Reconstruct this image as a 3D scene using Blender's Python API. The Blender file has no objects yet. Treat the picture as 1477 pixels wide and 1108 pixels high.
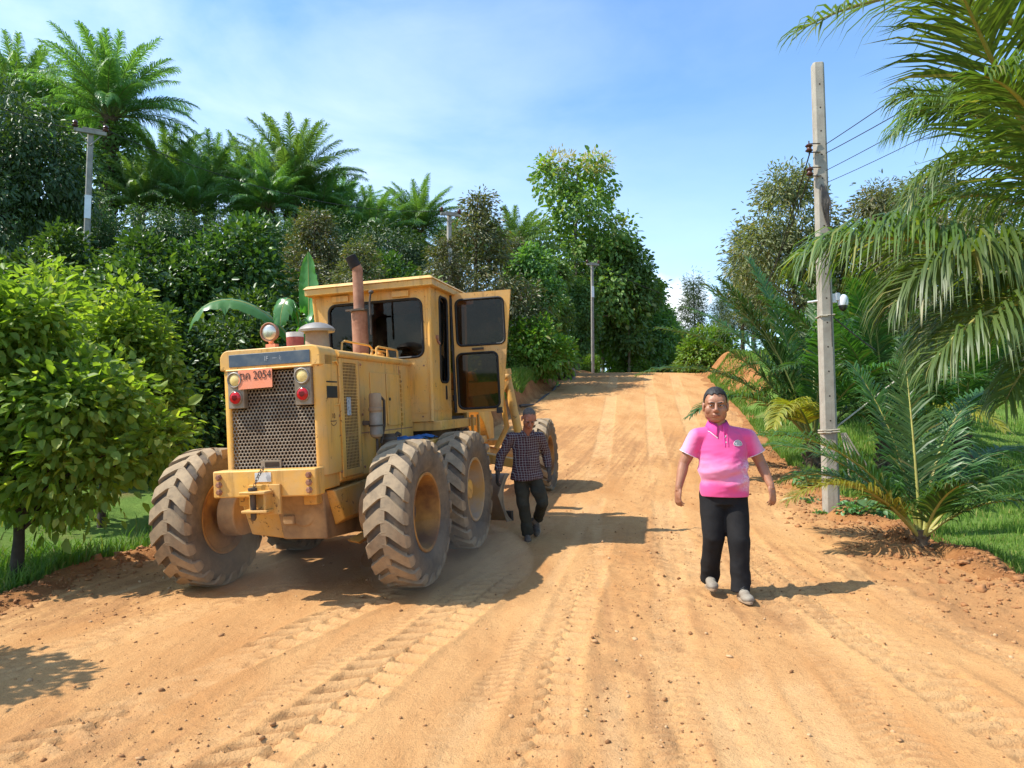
import bpy, bmesh, math, random
import numpy as np
from mathutils import Vector, Matrix

# ------------------------------------------------------------------ camera, light, exposure
SC = bpy.context.scene
COL = SC.collection
FPX, CXP, CYP, PITCH, EYE = 1023.0, 738.5, 554.0, math.radians(3.43), 1.55
cam_data = bpy.data.cameras.new('camera')
cam_data.sensor_width = 36.0
cam_data.sensor_fit = 'HORIZONTAL'
cam_data.lens = FPX / 1477.0 * 36.0
cam_data.clip_start = 0.05
cam_data.clip_end = 3000.0
camera = bpy.data.objects.new('camera', cam_data)
camera.location = (0, 0, EYE)
camera.rotation_euler = (math.pi / 2 + PITCH, 0, 0)
COL.objects.link(camera)
SC.camera = camera

SUN_EL, SUN_AZ = math.radians(50.8), math.radians(261)      # azimuth clockwise from +Y
to_sun = Vector((math.sin(SUN_AZ) * math.cos(SUN_EL), math.cos(SUN_AZ) * math.cos(SUN_EL), math.sin(SUN_EL)))
sun_data = bpy.data.lights.new('sun', 'SUN')
sun_data.energy = 4.3
sun_data.angle = math.radians(0.5)
sun_data.color = (1.0, 0.955, 0.87)
sun = bpy.data.objects.new('sun', sun_data)
sun.rotation_euler = to_sun.to_track_quat('Z', 'Y').to_euler()
sun.location = (-40, -5, 60)
COL.objects.link(sun)

world = bpy.data.worlds.new('World')
SC.world = world
world.use_nodes = True
wn, wl = world.node_tree.nodes, world.node_tree.links
wn.clear()
w_out = wn.new('ShaderNodeOutputWorld')
w_bg = wn.new('ShaderNodeBackground')
w_bg.inputs['Strength'].default_value = 0.15
w_sky = wn.new('ShaderNodeTexSky')
w_sky.sky_type = 'NISHITA'
w_sky.sun_disc = False
w_sky.sun_elevation = SUN_EL
w_sky.sun_rotation = SUN_AZ
w_sky.air_density = 1.0
w_sky.dust_density = 0.6
w_sky.ozone_density = 1.5
# thin high cloud: noise on the sky direction, stretched sideways
w_tc = wn.new('ShaderNodeTexCoord')
w_map = wn.new('ShaderNodeMapping')
w_map.inputs['Scale'].default_value = (1.0, 1.0, 2.6)
w_map.inputs['Rotation'].default_value = (0.0, math.radians(24), 0.0)
w_map.inputs['Location'].default_value = (0.35, 0.0, 0.2)
w_n1 = wn.new('ShaderNodeTexNoise')
w_n1.inputs['Scale'].default_value = 2.6
w_n1.inputs['Detail'].default_value = 8
w_n1.inputs['Roughness'].default_value = 0.55
w_n1.inputs['Distortion'].default_value = 0.3
w_r1 = wn.new('ShaderNodeMapRange')
w_r1.inputs['From Min'].default_value = 0.41
w_r1.inputs['From Max'].default_value = 0.74
w_r1.inputs['To Max'].default_value = 0.50
w_sep = wn.new('ShaderNodeSeparateXYZ')
w_lx = wn.new('ShaderNodeMapRange')               # more cloud towards the left of the valley and low down
w_lx.inputs['From Min'].default_value = 0.35
w_lx.inputs['From Max'].default_value = -0.45
w_lx.inputs['To Min'].default_value = 0.10
w_lx.inputs['To Max'].default_value = 1.0
w_mul = wn.new('ShaderNodeMath'); w_mul.operation = 'MULTIPLY'
w_add = wn.new('ShaderNodeMath'); w_add.operation = 'ADD'; w_add.use_clamp = True
w_hz = wn.new('ShaderNodeMapRange')               # pale air near the horizon
w_hz.inputs['From Min'].default_value = 0.42
w_hz.inputs['From Max'].default_value = 0.0
w_hz.inputs['To Max'].default_value = 0.36
w_mix = wn.new('ShaderNodeMixRGB')
w_mix.inputs['Color2'].default_value = (5.6, 6.2, 6.8, 1)
w_gain = wn.new('ShaderNodeMixRGB'); w_gain.blend_type = 'MULTIPLY'
w_gain.inputs['Fac'].default_value = 1.0
w_gain.inputs['Color2'].default_value = (0.90, 1.13, 1.28, 1)
wl.new(w_tc.outputs['Generated'], w_map.inputs['Vector'])
wl.new(w_map.outputs['Vector'], w_n1.inputs['Vector'])
wl.new(w_n1.outputs['Fac'], w_r1.inputs['Value'])
wl.new(w_tc.outputs['Generated'], w_sep.inputs['Vector'])
wl.new(w_sep.outputs['X'], w_lx.inputs['Value'])
wl.new(w_r1.outputs['Result'], w_mul.inputs[0])
wl.new(w_lx.outputs['Result'], w_mul.inputs[1])
wl.new(w_sep.outputs['Z'], w_hz.inputs['Value'])
wl.new(w_mul.outputs[0], w_add.inputs[0])
wl.new(w_hz.outputs['Result'], w_add.inputs[1])
wl.new(w_sky.outputs['Color'], w_gain.inputs['Color1'])
wl.new(w_gain.outputs['Color'], w_mix.inputs['Color1'])
wl.new(w_add.outputs[0], w_mix.inputs['Fac'])
# one small white cloud low over the crest
w_dot = wn.new('ShaderNodeVectorMath'); w_dot.operation = 'DISTANCE'; w_dot.inputs[1].default_value = (0.212, 0.966, 0.150)
w_n2 = wn.new('ShaderNodeTexNoise'); w_n2.inputs['Scale'].default_value = 16; w_n2.inputs['Detail'].default_value = 6
w_s2 = wn.new('ShaderNodeMath'); w_s2.operation = 'MULTIPLY_ADD'; w_s2.inputs[1].default_value = 0.11
w_r2 = wn.new('ShaderNodeMapRange'); w_r2.inputs['From Min'].default_value = 0.125; w_r2.inputs['From Max'].default_value = 0.085; w_r2.inputs['To Max'].default_value = 0.9
w_mix2 = wn.new('ShaderNodeMixRGB'); w_mix2.inputs['Color2'].default_value = (7.0, 7.2, 7.4, 1)
wl.new(w_tc.outputs['Generated'], w_dot.inputs[0]); wl.new(w_tc.outputs['Generated'], w_n2.inputs['Vector'])
wl.new(w_n2.outputs['Fac'], w_s2.inputs[0]); wl.new(w_dot.outputs['Value'], w_s2.inputs[2]); wl.new(w_s2.outputs[0], w_r2.inputs['Value'])
wl.new(w_mix.outputs['Color'], w_mix2.inputs['Color1']); wl.new(w_r2.outputs['Result'], w_mix2.inputs['Fac'])
wl.new(w_mix2.outputs['Color'], w_bg.inputs['Color'])
wl.new(w_bg.outputs['Background'], w_out.inputs['Surface'])

SC.view_settings.view_transform = 'Standard'
SC.view_settings.look = 'None'
SC.view_settings.exposure = 0.72
SC.view_settings.gamma = 1.0
SC.view_settings.use_curve_mapping = False
SC.render.engine = 'CYCLES'
SC.cycles.max_bounces = 7
SC.cycles.diffuse_bounces = 4
SC.cycles.transparent_max_bounces = 12
SC.cycles.volume_max_steps = 64
try:
    SC.cycles.use_denoising = True
except Exception:
    pass

R = math.radians
def at(px, py, Y):
    """world point seen at a photo pixel, at world depth Y (used to read positions off the photograph)"""
    a = (px - CXP) / FPX; b = (CYP - py) / FPX
    d = Vector((a, math.cos(PITCH) - b * math.sin(PITCH), math.sin(PITCH) + b * math.cos(PITCH)))
    t = Y / d.y
    return Vector((d.x * t, Y, EYE + d.z * t))

def ray_hit(px, py, zf, y0=2.0, y1=60.0):
    """where the line of sight through a photo pixel meets a height function"""
    y = y0; prev = None
    while y < y1:
        p = at(px, py, y); d = p.z - float(zf(np.array([p.x]), np.array([y]))[0])
        if d <= 0: return at(px, py, y if prev is None else y - .02 * (-d) / max(1e-6, prev - d))
        prev = d; y += .02
    return at(px, py, y1)

# ------------------------------------------------------------------ object helpers
def tag(o, label=None, cat=None, group=None, kind=None):
    if label: o['label'] = label
    if cat: o['category'] = cat
    if group: o['group'] = group
    if kind: o['kind'] = kind
    return o

def thing(name, label, cat, loc=(0, 0, 0), rot=(0, 0, 0), group=None):
    o = bpy.data.objects.new(name, None)
    o.empty_display_size = 0.2
    o.location = loc; o.rotation_euler = rot
    COL.objects.link(o)
    return tag(o, label, cat, group)

def np_mesh(name, V, F, mat, parent=None, smooth=False, attrs=None):
    """mesh from arrays: V (n,3); F list of (m,k) index arrays"""
    me = bpy.data.meshes.new(name)
    V = np.ascontiguousarray(V, dtype=np.float32)
    if isinstance(F, np.ndarray): F = [F]
    F = [f for f in F if len(f)]
    me.vertices.add(len(V)); me.vertices.foreach_set('co', V.ravel())
    loops = np.concatenate([f.ravel() for f in F]).astype(np.int32)
    sizes = np.concatenate([np.full(len(f), f.shape[1], np.int32) for f in F])
    starts = np.concatenate([[0], np.cumsum(sizes)[:-1]]).astype(np.int32)
    me.loops.add(len(loops)); me.loops.foreach_set('vertex_index', loops)
    me.polygons.add(len(sizes)); me.polygons.foreach_set('loop_start', starts)
    try: me.polygons.foreach_set('loop_total', sizes)
    except Exception: pass
    if smooth: me.polygons.foreach_set('use_smooth', np.ones(len(sizes), bool))
    for k, a in (attrs or {}).items():
        at_ = me.attributes.new(k, 'FLOAT', 'POINT'); at_.data.foreach_set('value', np.asarray(a, np.float32))
    me.update(calc_edges=True); me.validate()
    for m in (mat if isinstance(mat, (list, tuple)) else [mat]): me.materials.append(m)
    o = bpy.data.objects.new(name, me); COL.objects.link(o)
    if parent: o.parent = parent
    return o

def frame_for(d):
    d = Vector(d).normalized()
    a = Vector((0, 0, 1)) if abs(d.z) < 0.95 else Vector((1, 0, 0))
    x = a.cross(d).normalized(); y = d.cross(x).normalized()
    return x, y, d

class MB:
    """collects shapes into ONE mesh"""
    def __init__(s): s.v = []; s.f = []; s.mi = []; s.cur = 0
    def add(s, vs, fs):
        b = len(s.v); s.v += [tuple(v) for v in vs]
        for f in fs: s.f.append(tuple(b + i for i in f)); s.mi.append(s.cur)
    def box(s, c, size, rot=None):
        hx, hy, hz = size[0] / 2, size[1] / 2, size[2] / 2
        vs = [Vector((x, y, z)) for x in (-hx, hx) for y in (-hy, hy) for z in (-hz, hz)]
        if rot is not None:
            m = rot if isinstance(rot, Matrix) else Matrix.Rotation(rot[2], 3, 'Z') @ Matrix.Rotation(rot[1], 3, 'Y') @ Matrix.Rotation(rot[0], 3, 'X')
            vs = [m @ v for v in vs]
        c = Vector(c)
        s.add([v + c for v in vs], [(0, 1, 3, 2), (4, 6, 7, 5), (0, 4, 5, 1), (2, 3, 7, 6), (0, 2, 6, 4), (1, 5, 7, 3)])
    def span(s, a, b):
        s.box([(a[i] + b[i]) / 2 for i in range(3)], [abs(b[i] - a[i]) for i in range(3)])
    def hexa(s, p):
        """8 points: bottom ring 0-3, top ring 4-7"""
        s.add(p, [(3, 2, 1, 0), (4, 5, 6, 7), (0, 1, 5, 4), (1, 2, 6, 5), (2, 3, 7, 6), (3, 0, 4, 7)])
    def tube(s, pts, rad, n=10, cap=True):
        pts = [Vector(p) for p in pts]
        if not hasattr(rad, '__len__'): rad = [rad] * len(pts)
        vs, fs = [], []; x = None
        for i, p in enumerate(pts):
            d = (pts[min(i + 1, len(pts) - 1)] - pts[max(i - 1, 0)])
            d = d.normalized() if d.length > 1e-9 else Vector((0, 0, 1))
            if x is None: x, y, _ = frame_for(d)
            else:
                x = (x - d * x.dot(d)); x = x.normalized() if x.length > 1e-6 else frame_for(d)[0]
                y = d.cross(x)
            for k in range(n):
                a = 2 * math.pi * k / n
                vs.append(p + (x * math.cos(a) + y * math.sin(a)) * rad[i])
        for i in range(len(pts) - 1):
            for k in range(n):
                fs.append((i * n + k, i * n + (k + 1) % n, (i + 1) * n + (k + 1) % n, (i + 1) * n + k))
        if cap:
            fs.append(tuple(range(n - 1, -1, -1))); fs.append(tuple((len(pts) - 1) * n + k for k in range(n)))
        s.add(vs, fs)
    def cyl(s, a, b, r, r2=None, n=16): s.tube([a, b], [r, r if r2 is None else r2], n)
    def lathe(s, o, d, prof, n=24, closed=False):
        """prof: (distance along d, radius)"""
        x, y, d = frame_for(d); o = Vector(o); vs, fs = [], []
        for (h, r) in prof:
            for k in range(n):
                a = 2 * math.pi * k / n
                vs.append(o + d * h + (x * math.cos(a) + y * math.sin(a)) * r)
        m = len(prof)
        for i in range(m if closed else m - 1):
            j = (i + 1) % m
            for k in range(n):
                fs.append((i * n + k, i * n + (k + 1) % n, j * n + (k + 1) % n, j * n + k))
        if not closed:
            if prof[0][1] > 1e-4: fs.append(tuple(range(n - 1, -1, -1)))
            if prof[-1][1] > 1e-4: fs.append(tuple((m - 1) * n + k for k in range(n)))
        s.add(vs, fs)
    def prism(s, outline, depth):
        """outline: 3D points of a planar polygon, depth: extrusion vector"""
        n = len(outline); d = Vector(depth)
        vs = [Vector(p) for p in outline] + [Vector(p) + d for p in outline]
        s.add(vs, [tuple(range(n - 1, -1, -1)), tuple(range(n, 2 * n))] + [(i, (i + 1) % n, n + (i + 1) % n, n + i) for i in range(n)])
    def loft(s, rings, n=28):
        """closed body through elliptical rings (cx, cy, z, rx, ry)"""
        vs = [(cx + rx * math.cos(2 * math.pi * k / n), cy + ry * math.sin(2 * math.pi * k / n), z) for cx, cy, z, rx, ry in rings for k in range(n)]
        m = len(rings)
        s.add(vs, [(i * n + k, i * n + (k + 1) % n, (i + 1) * n + (k + 1) % n, (i + 1) * n + k) for i in range(m - 1) for k in range(n)] + [tuple(range(n - 1, -1, -1)), tuple((m - 1) * n + k for k in range(n))])
    def ellip(s, c, r, rot=None, n=14, m=9):
        vs, fs = [], []; c = Vector(c)
        for i in range(m + 1):
            t = math.pi * i / m
            for k in range(n):
                a = 2 * math.pi * k / n
                v = Vector((r[0] * math.sin(t) * math.cos(a), r[1] * math.sin(t) * math.sin(a), r[2] * math.cos(t)))
                if rot is not None: v = rot @ v
                vs.append(c + v)
        for i in range(m):
            for k in range(n):
                fs.append((i * n + k, (i + 1) * n + k, (i + 1) * n + (k + 1) % n, i * n + (k + 1) % n))
        s.add(vs, fs)
    def build(s, name, mat, parent=None, smooth=35, bevel=0.0, seg=2):
        me = bpy.data.meshes.new(name); me.from_pydata(s.v, [], s.f); me.update()
        for m in (mat if isinstance(mat, (list, tuple)) else [mat]): me.materials.append(m)
        if max(s.mi or [0]): me.polygons.foreach_set('material_index', s.mi)
        bm = bmesh.new(); bm.from_mesh(me); bmesh.ops.remove_doubles(bm, verts=bm.verts, dist=1e-5)
        bmesh.ops.recalc_face_normals(bm, faces=bm.faces); bm.to_mesh(me); bm.free()
        if smooth:
            me.polygons.foreach_set('use_smooth', [True] * len(me.polygons))
            try: me.set_sharp_from_angle(angle=math.radians(smooth))
            except Exception: pass
        o = bpy.data.objects.new(name, me); COL.objects.link(o)
        if parent: o.parent = parent
        if bevel:
            b = o.modifiers.new('bevel', 'BEVEL'); b.width = bevel; b.segments = seg; b.limit_method = 'ANGLE'; b.angle_limit = math.radians(40)
            b.harden_normals = False
        return o

def copy_tree(o, parent=None):
    c = o.copy(); COL.objects.link(c)
    if parent: c.parent = parent
    for ch in list(o.children): copy_tree(ch, c)
    return c

def unit(a): return a / np.maximum(np.linalg.norm(a, axis=-1, keepdims=True), 1e-9)

def vnoise(x, y, seed=0):
    x = np.asarray(x, float); y = np.asarray(y, float)
    xi = np.floor(x).astype(np.int64); yi = np.floor(y).astype(np.int64)
    fx = x - xi; fy = y - yi
    fx = fx * fx * (3 - 2 * fx); fy = fy * fy * (3 - 2 * fy)
    def h(a, b):
        n = (a * 374761393 + b * 668265263 + seed * 974634599) & 0x7fffffff
        n = ((n ^ (n >> 13)) * 1274126177) & 0x7fffffff
        return ((n ^ (n >> 16)) & 0xffff) / 65535.0
    return (h(xi, yi) * (1 - fx) + h(xi + 1, yi) * fx) * (1 - fy) + (h(xi, yi + 1) * (1 - fx) + h(xi + 1, yi + 1) * fx) * fy
def fbm(x, y, oct=4, seed=0):
    s = 0; a = 0.5
    for i in range(oct):
        s = s + a * vnoise(x * 2 ** i, y * 2 ** i, seed + i * 7); a *= 0.5
    return s
def sstep(a, b, x):
    t = np.clip((x - a) / (b - a), 0, 1); return t * t * (3 - 2 * t)

# ------------------------------------------------------------------ materials
def srgb(r, g, b): return tuple(((c / 255.0) / 12.92 if c / 255.0 <= 0.04045 else ((c / 255.0 + 0.055) / 1.055) ** 2.4) for c in (r, g, b))
def c4(c): return (c[0], c[1], c[2], 1.0)

class NT:
    def __init__(s, name):
        s.m = bpy.data.materials.new(name); s.m.use_nodes = True
        s.t = s.m.node_tree; s.n = s.t.nodes; s.l = s.t.links; s.n.clear()
        s.out = s.n.new('ShaderNodeOutputMaterial')
    def new(s, t, **kw):
        o = s.n.new(t)
        for k, v in kw.items(): setattr(o, k, v)
        return o
    def val(s, sock, v):
        if hasattr(v, 'is_linked') or hasattr(v, 'links'): s.l.new(v, sock)
        else: sock.default_value = c4(v) if (hasattr(v, '__len__') and len(v) == 3 and sock.type == 'RGBA') else v
    def coord(s, kind='Object'): return s.new('ShaderNodeTexCoord').outputs[kind]
    def noise(s, scale, detail=4, rough=0.55, vec=None, dist=0.0, out='Fac'):
        n = s.new('ShaderNodeTexNoise'); n.inputs['Scale'].default_value = scale; n.inputs['Detail'].default_value = detail
        n.inputs['Roughness'].default_value = rough; n.inputs['Distortion'].default_value = dist
        s.l.new(vec if vec is not None else s.coord(), n.inputs['Vector']); return n.outputs[out]
    def stretch(s, scale, vec=None):
        m = s.new('ShaderNodeMapping'); m.inputs['Scale'].default_value = scale
        s.l.new(vec if vec is not None else s.coord(), m.inputs['Vector']); return m.outputs['Vector']
    def rng(s, v, a, b, c=0.0, d=1.0):
        m = s.new('ShaderNodeMapRange'); s.val(m.inputs['Value'], v)
        for k, x in (('From Min', a), ('From Max', b), ('To Min', c), ('To Max', d)): m.inputs[k].default_value = x
        return m.outputs['Result']
    def mix(s, f, a, b, mode='MIX'):
        m = s.new('ShaderNodeMixRGB', blend_type=mode)
        s.val(m.inputs['Fac'], f); s.val(m.inputs['Color1'], a); s.val(m.inputs['Color2'], b); return m.outputs['Color']
    def math(s, op, a, b=0.0, clamp=False):
        m = s.new('ShaderNodeMath', operation=op, use_clamp=clamp); s.val(m.inputs[0], a); s.val(m.inputs[1], b); return m.outputs[0]
    def attr(s, name): return s.new('ShaderNodeAttribute', attribute_name=name).outputs['Fac']
    def bump(s, h, strength=0.3, dist=0.01):
        b = s.new('ShaderNodeBump'); b.inputs['Strength'].default_value = strength; b.inputs['Distance'].default_value = dist
        s.l.new(h, b.inputs['Height']); return b.outputs['Normal']
    def pbsdf(s, col, rough=0.6, metal=0.0, spec=0.5, normal=None, **kw):
        p = s.new('ShaderNodeBsdfPrincipled')
        s.val(p.inputs['Base Color'], col); s.val(p.inputs['Roughness'], rough); s.val(p.inputs['Metallic'], metal)
        s.val(p.inputs['Specular IOR Level'], spec)
        if normal is not None: s.l.new(normal, p.inputs['Normal'])
        for k, v in kw.items(): s.val(p.inputs[k], v)
        return p.outputs['BSDF']
    def done(s, sh, vol=None):
        s.l.new(sh, s.out.inputs['Surface']); return s.m

def plain(name, a, b=None, scale=8.0, rough=0.6, metal=0.0, bump=0.15, bscale=40.0, spec=0.4, lo=0.35, hi=0.65, coord='Object'):
    t = NT(name); b = b or tuple(x * 0.75 for x in a); v = t.coord(coord)
    f = t.rng(t.noise(scale, 5, 0.6, v), lo, hi)
    return t.done(t.pbsdf(t.mix(f, a, b), rough, metal, spec, t.bump(t.noise(bscale, 4, 0.6, v), bump, 0.005) if bump else None))

def leafmat(name, ca, cb, trans=0.35, rough=0.42, spec=0.5, cc=None, tcol=None):
    t = NT(name)
    g = t.new('ShaderNodeNewGeometry'); r = g.outputs['Random Per Island']
    col = t.mix(t.rng(r, 0.1, 0.9), ca, cb)
    if cc: col = t.mix(t.rng(r, 0.86, 0.95, 0, 0.85), col, cc)
    orand = t.new('ShaderNodeObjectInfo').outputs['Random']
    hs = t.new('ShaderNodeHueSaturation'); t.l.new(col, hs.inputs['Color'])
    t.l.new(t.rng(orand, 0, 1, 0.82, 1.18), hs.inputs['Value']); t.l.new(t.rng(orand, 0, 1, 0.485, 0.512), hs.inputs['Hue'])
    col = hs.outputs['Color']
    p = t.pbsdf(col, rough, 0, spec)
    tr = t.new('ShaderNodeBsdfTranslucent')
    t.l.new(t.mix(1.0, col, tcol or (1.5, 1.6, 0.45), 'MULTIPLY'), tr.inputs['Color'])
    m = t.new('ShaderNodeMixShader'); m.inputs[0].default_value = trans
    t.l.new(p, m.inputs[1]); t.l.new(tr.outputs[0], m.inputs[2])
    return t.done(m.outputs[0])

def paint(name, base, dust=(0.52, 0.36, 0.19), rust=(0.10, 0.035, 0.012), rough=0.45, dustamt=0.5, rustlo=0.66):
    """old machine paint: faded patches, dust film, rust chips and runs"""
    t = NT(name); v = t.coord()
    col = t.mix(t.rng(t.noise(1.7, 4, 0.55, v), 0.35, 0.7), base, tuple(x * k for x, k in zip(base, (0.86, 0.80, 0.8))))
    d = t.math('MULTIPLY', t.rng(t.noise(3.1, 6, 0.65, v), 0.42, 0.72), dustamt)
    col = t.mix(d, col, dust)
    run = t.noise(1.0, 5, 0.6, t.stretch((14, 14, 1.3), v))
    col = t.mix(t.rng(run, 0.55, 0.76, 0, 0.6), col, (0.22, 0.11, 0.03))
    chip = t.noise(15, 6, 0.7, v, 0.4)
    col = t.mix(t.rng(chip, rustlo, rustlo + 0.05, 0, 0.85), col, rust)
    fine = t.noise(48, 5, 0.7, v, 0.8); col = t.mix(t.math('MULTIPLY', t.rng(fine, 0.60, 0.66, 0, 0.8), t.rng(t.noise(2.3, 3, .6, v), .5, .62)), col, rust)
    ro = t.rng(t.noise(6, 4, 0.6, v), 0.3, 0.7, rough - 0.1, rough + 0.2)
    return t.done(t.pbsdf(col, ro, 0, 0.4, t.bump(t.noise(4, 4, 0.55, v), 0.35, 0.02)))

M = {}
M['yellow'] = paint('yellow_paint', (0.80, 0.425, 0.085), dustamt=.6, rustlo=.63)
M['yellow_dirty'] = paint('yellow_paint_dirty', (0.66, 0.35, 0.07), dustamt=0.85, rustlo=0.60)
M['roof_paint'] = paint('roof_paint', (0.74, 0.42, 0.10), dustamt=0.6, rustlo=0.62)
M['rust_pipe'] = plain('rust_pipe', (0.40, 0.20, 0.12), (0.26, 0.11, 0.06), 9, 0.8, 0, 0.3)
M['soot'] = plain('soot', (0.012, 0.011, 0.010), (0.03, 0.022, 0.018), 12, 0.9)
M['grey_metal'] = plain('grey_metal', (0.34, 0.31, 0.27), (0.24, 0.20, 0.16), 7, 0.5, 0.2, 0.1)
M['dusty_tan'] = plain('dusty_tan_metal', (0.42, 0.30, 0.18), (0.30, 0.20, 0.12), 6, 0.75, 0, 0.15)
M['dark_iron'] = plain('dark_iron', (0.05, 0.042, 0.035), (0.13, 0.09, 0.06), 6, 0.7, 0.2, 0.2)
M['axle_iron'] = plain('dusty_axle_iron', (0.44, 0.27, 0.125), (0.24, 0.145, 0.075), 5, 0.85, 0, 0.3)
M['black'] = plain('black_rubber', (0.012, 0.012, 0.013), (0.03, 0.027, 0.024), 15, 0.6, 0, 0.1)
M['black_paint'] = plain('black_paint', (0.016, 0.016, 0.017), (0.03, 0.028, 0.026), 6, 0.45, 0, 0.1)
M['navy'] = plain('faded_navy_panel', (0.060, 0.085, 0.115), (0.14, 0.155, 0.16), 9, 0.5, 0, 0.1, lo=0.42, hi=0.75)
M['perforated'] = plain('perforated_grey_steel', (0.33, 0.27, 0.20), (0.20, 0.14, 0.09), 4, 0.6, 0.2, 0.1)
M['core_and_shade'] = plain('radiator_core', (0.03, 0.018, 0.012), (0.05, 0.03, 0.018), 9, 0.9, 0, 0.2)  # radiator core colour, also used for painted shade in hollows and holes
M['wire_mesh'] = plain('wire_mesh_metal', (0.62, 0.36, 0.10), (0.45, 0.27, 0.1), 9, 0.6)
M['plate_orange'] = plain('orange_plate', (0.86, 0.26, 0.12), (0.80, 0.29, 0.16), 12, 0.5, 0, 0.03)
M['ink'] = plain('dark_ink', (0.05, 0.022, 0.018), (0.07, 0.03, 0.02), 20, 0.6, 0, 0)
M['ink_red'] = plain('faded_red_ink', (0.30, 0.05, 0.04), (0.4, 0.1, 0.07), 20, 0.6, 0, 0)
M['pale_mark'] = plain('pale_lettering', (0.50, 0.52, 0.52), (0.2, 0.22, 0.24), 50, 0.6, 0, 0)
M['white_paint'] = plain('white_paint', (0.72, 0.70, 0.66), (0.60, 0.56, 0.50), 10, 0.5, 0, 0.05)
M['red_lens'] = plain('red_lens', (0.55, 0.012, 0.016), (0.40, 0.010, 0.012), 30, 0.18, 0, 0.05)
M['dark_red'] = plain('dark_red_lens', (0.18, 0.008, 0.01), (0.12, 0.006, 0.008), 30, 0.25, 0, 0.05)
M['amber_lens'] = plain('amber_lens', (0.82, 0.62, 0.24), (0.74, 0.52, 0.18), 20, 0.22, 0, 0.05)
M['silver'] = plain('reflector_silver', (0.66, 0.60, 0.50), (0.5, 0.44, 0.36), 20, 0.25, 0.7, 0.05)
M['orange_seat'] = plain('orange_seat_vinyl', (0.50, 0.10, 0.03), (0.34, 0.07, 0.025), 6, 0.6, 0, 0.1)
M['blue_cloth'] = plain('blue_cloth', (0.03, 0.17, 0.42), (0.02, 0.09, 0.25), 20, 0.7, 0, 0.3)
M['hose'] = plain('dusty_black_hose', (0.03, 0.028, 0.027), (0.09, 0.075, 0.06), 9, 0.6)
M['chrome'] = plain('polished_rod', (0.55, 0.53, 0.5), (0.4, 0.37, 0.33), 12, 0.3, 0.9, 0.0)
M['blade_steel'] = plain('worn_blade_steel', (0.26, 0.21, 0.16), (0.38, 0.29, 0.19), 4, 0.55, 0.3, 0.15)
def glassmat():
    t = NT('tinted_glass')
    g = t.new('ShaderNodeBsdfGlossy'); g.inputs['Roughness'].default_value = 0.03; g.inputs['Color'].default_value = (0.6, 0.6, 0.6, 1)
    tr = t.new('ShaderNodeBsdfTransparent'); tr.inputs['Color'].default_value = (0.34, 0.26, 0.18, 1)
    fr = t.new('ShaderNodeFresnel'); fr.inputs['IOR'].default_value = 1.45
    m = t.new('ShaderNodeMixShader'); t.l.new(fr.outputs[0], m.inputs[0]); t.l.new(tr.outputs[0], m.inputs[1]); t.l.new(g.outputs[0], m.inputs[2])
    dust = t.new('ShaderNodeBsdfDiffuse'); dust.inputs['Color'].default_value = (0.35, 0.26, 0.17, 1)
    m2 = t.new('ShaderNodeMixShader'); t.l.new(t.rng(t.noise(4, 5, 0.6), 0.45, 0.8, 0.0, 0.07), m2.inputs[0]); t.l.new(m.outputs[0], m2.inputs[1]); t.l.new(dust.outputs[0], m2.inputs[2])
    return t.done(m2.outputs[0])
M['glass'] = glassmat()
def tyremat():
    t = NT('dusty_tyre_rubber'); v = t.coord()
    lug = t.attr('lug')
    base = t.mix(t.rng(t.noise(5, 5, 0.6, v), 0.35, 0.65), (0.060, 0.050, 0.042), (0.115, 0.088, 0.064))
    dust = t.mix(t.noise(9, 4, 0.6, v), (0.40, 0.29, 0.175), (0.28, 0.205, 0.125))
    f = t.math('ADD', t.math('MULTIPLY', lug, 0.86), t.rng(t.noise(3.5, 5, 0.65, v), 0.40, 0.75, 0.05, 0.5), True)
    f = t.math('MULTIPLY', f, t.rng(t.noise(14, 4, 0.7, v), 0.3, 0.6, 0.62, 1.0))
    return t.done(t.pbsdf(t.mix(f, base, dust), 0.82, 0, 0.25, t.bump(t.noise(60, 3, 0.6, v), 0.25, 0.004)))
M['tyre'] = tyremat()
M['rim'] = plain('rusty_yellow_rim', (0.50, 0.24, 0.055), (0.20, 0.085, 0.03), 4.5, 0.75, 0, 0.2)
M['rim_grey'] = plain('dusty_grey_rim', (0.40, 0.30, 0.20), (0.50, 0.27, 0.07), 4.5, 0.75, 0, 0.2)
def concretemat(name, a, b, c):
    t = NT(name); v = t.coord()
    col = t.mix(t.rng(t.noise(5, 6, 0.65, v), 0.35, 0.65), a, b)
    col = t.mix(t.rng(t.noise(1.2, 5, 0.7, t.stretch((7, 7, 0.5), v)), 0.55, 0.75, 0, 0.8), col, c)
    return t.done(t.pbsdf(col, 0.9, 0, 0.2, t.bump(t.noise(70, 4, 0.6, v), 0.35, 0.006)))
M['concrete'] = concretemat('weathered_concrete', (0.40, 0.36, 0.29), (0.29, 0.25, 0.20), (0.12, 0.10, 0.08))
M['concrete_grey'] = concretemat('grey_concrete', (0.34, 0.31, 0.27), (0.24, 0.22, 0.19), (0.10, 0.09, 0.08))
M['wire'] = plain('cable_black', (0.02, 0.02, 0.022), (0.035, 0.035, 0.035), 10, 0.6, 0, 0)
M['ceramic'] = plain('brown_ceramic', (0.06, 0.022, 0.018), (0.09, 0.035, 0.025), 10, 0.25, 0, 0)
M['rope'] = plain('pale_rope', (0.48, 0.42, 0.32), (0.34, 0.29, 0.21), 60, 0.9, 0, 0.4)
M['cam_white'] = plain('white_plastic', (0.74, 0.75, 0.76), (0.66, 0.67, 0.68), 6, 0.35, 0, 0.0)
M['bark'] = plain('grey_brown_bark', (0.17, 0.125, 0.085), (0.075, 0.052, 0.035), 5, 0.9, 0, 0.7, 22)
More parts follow.
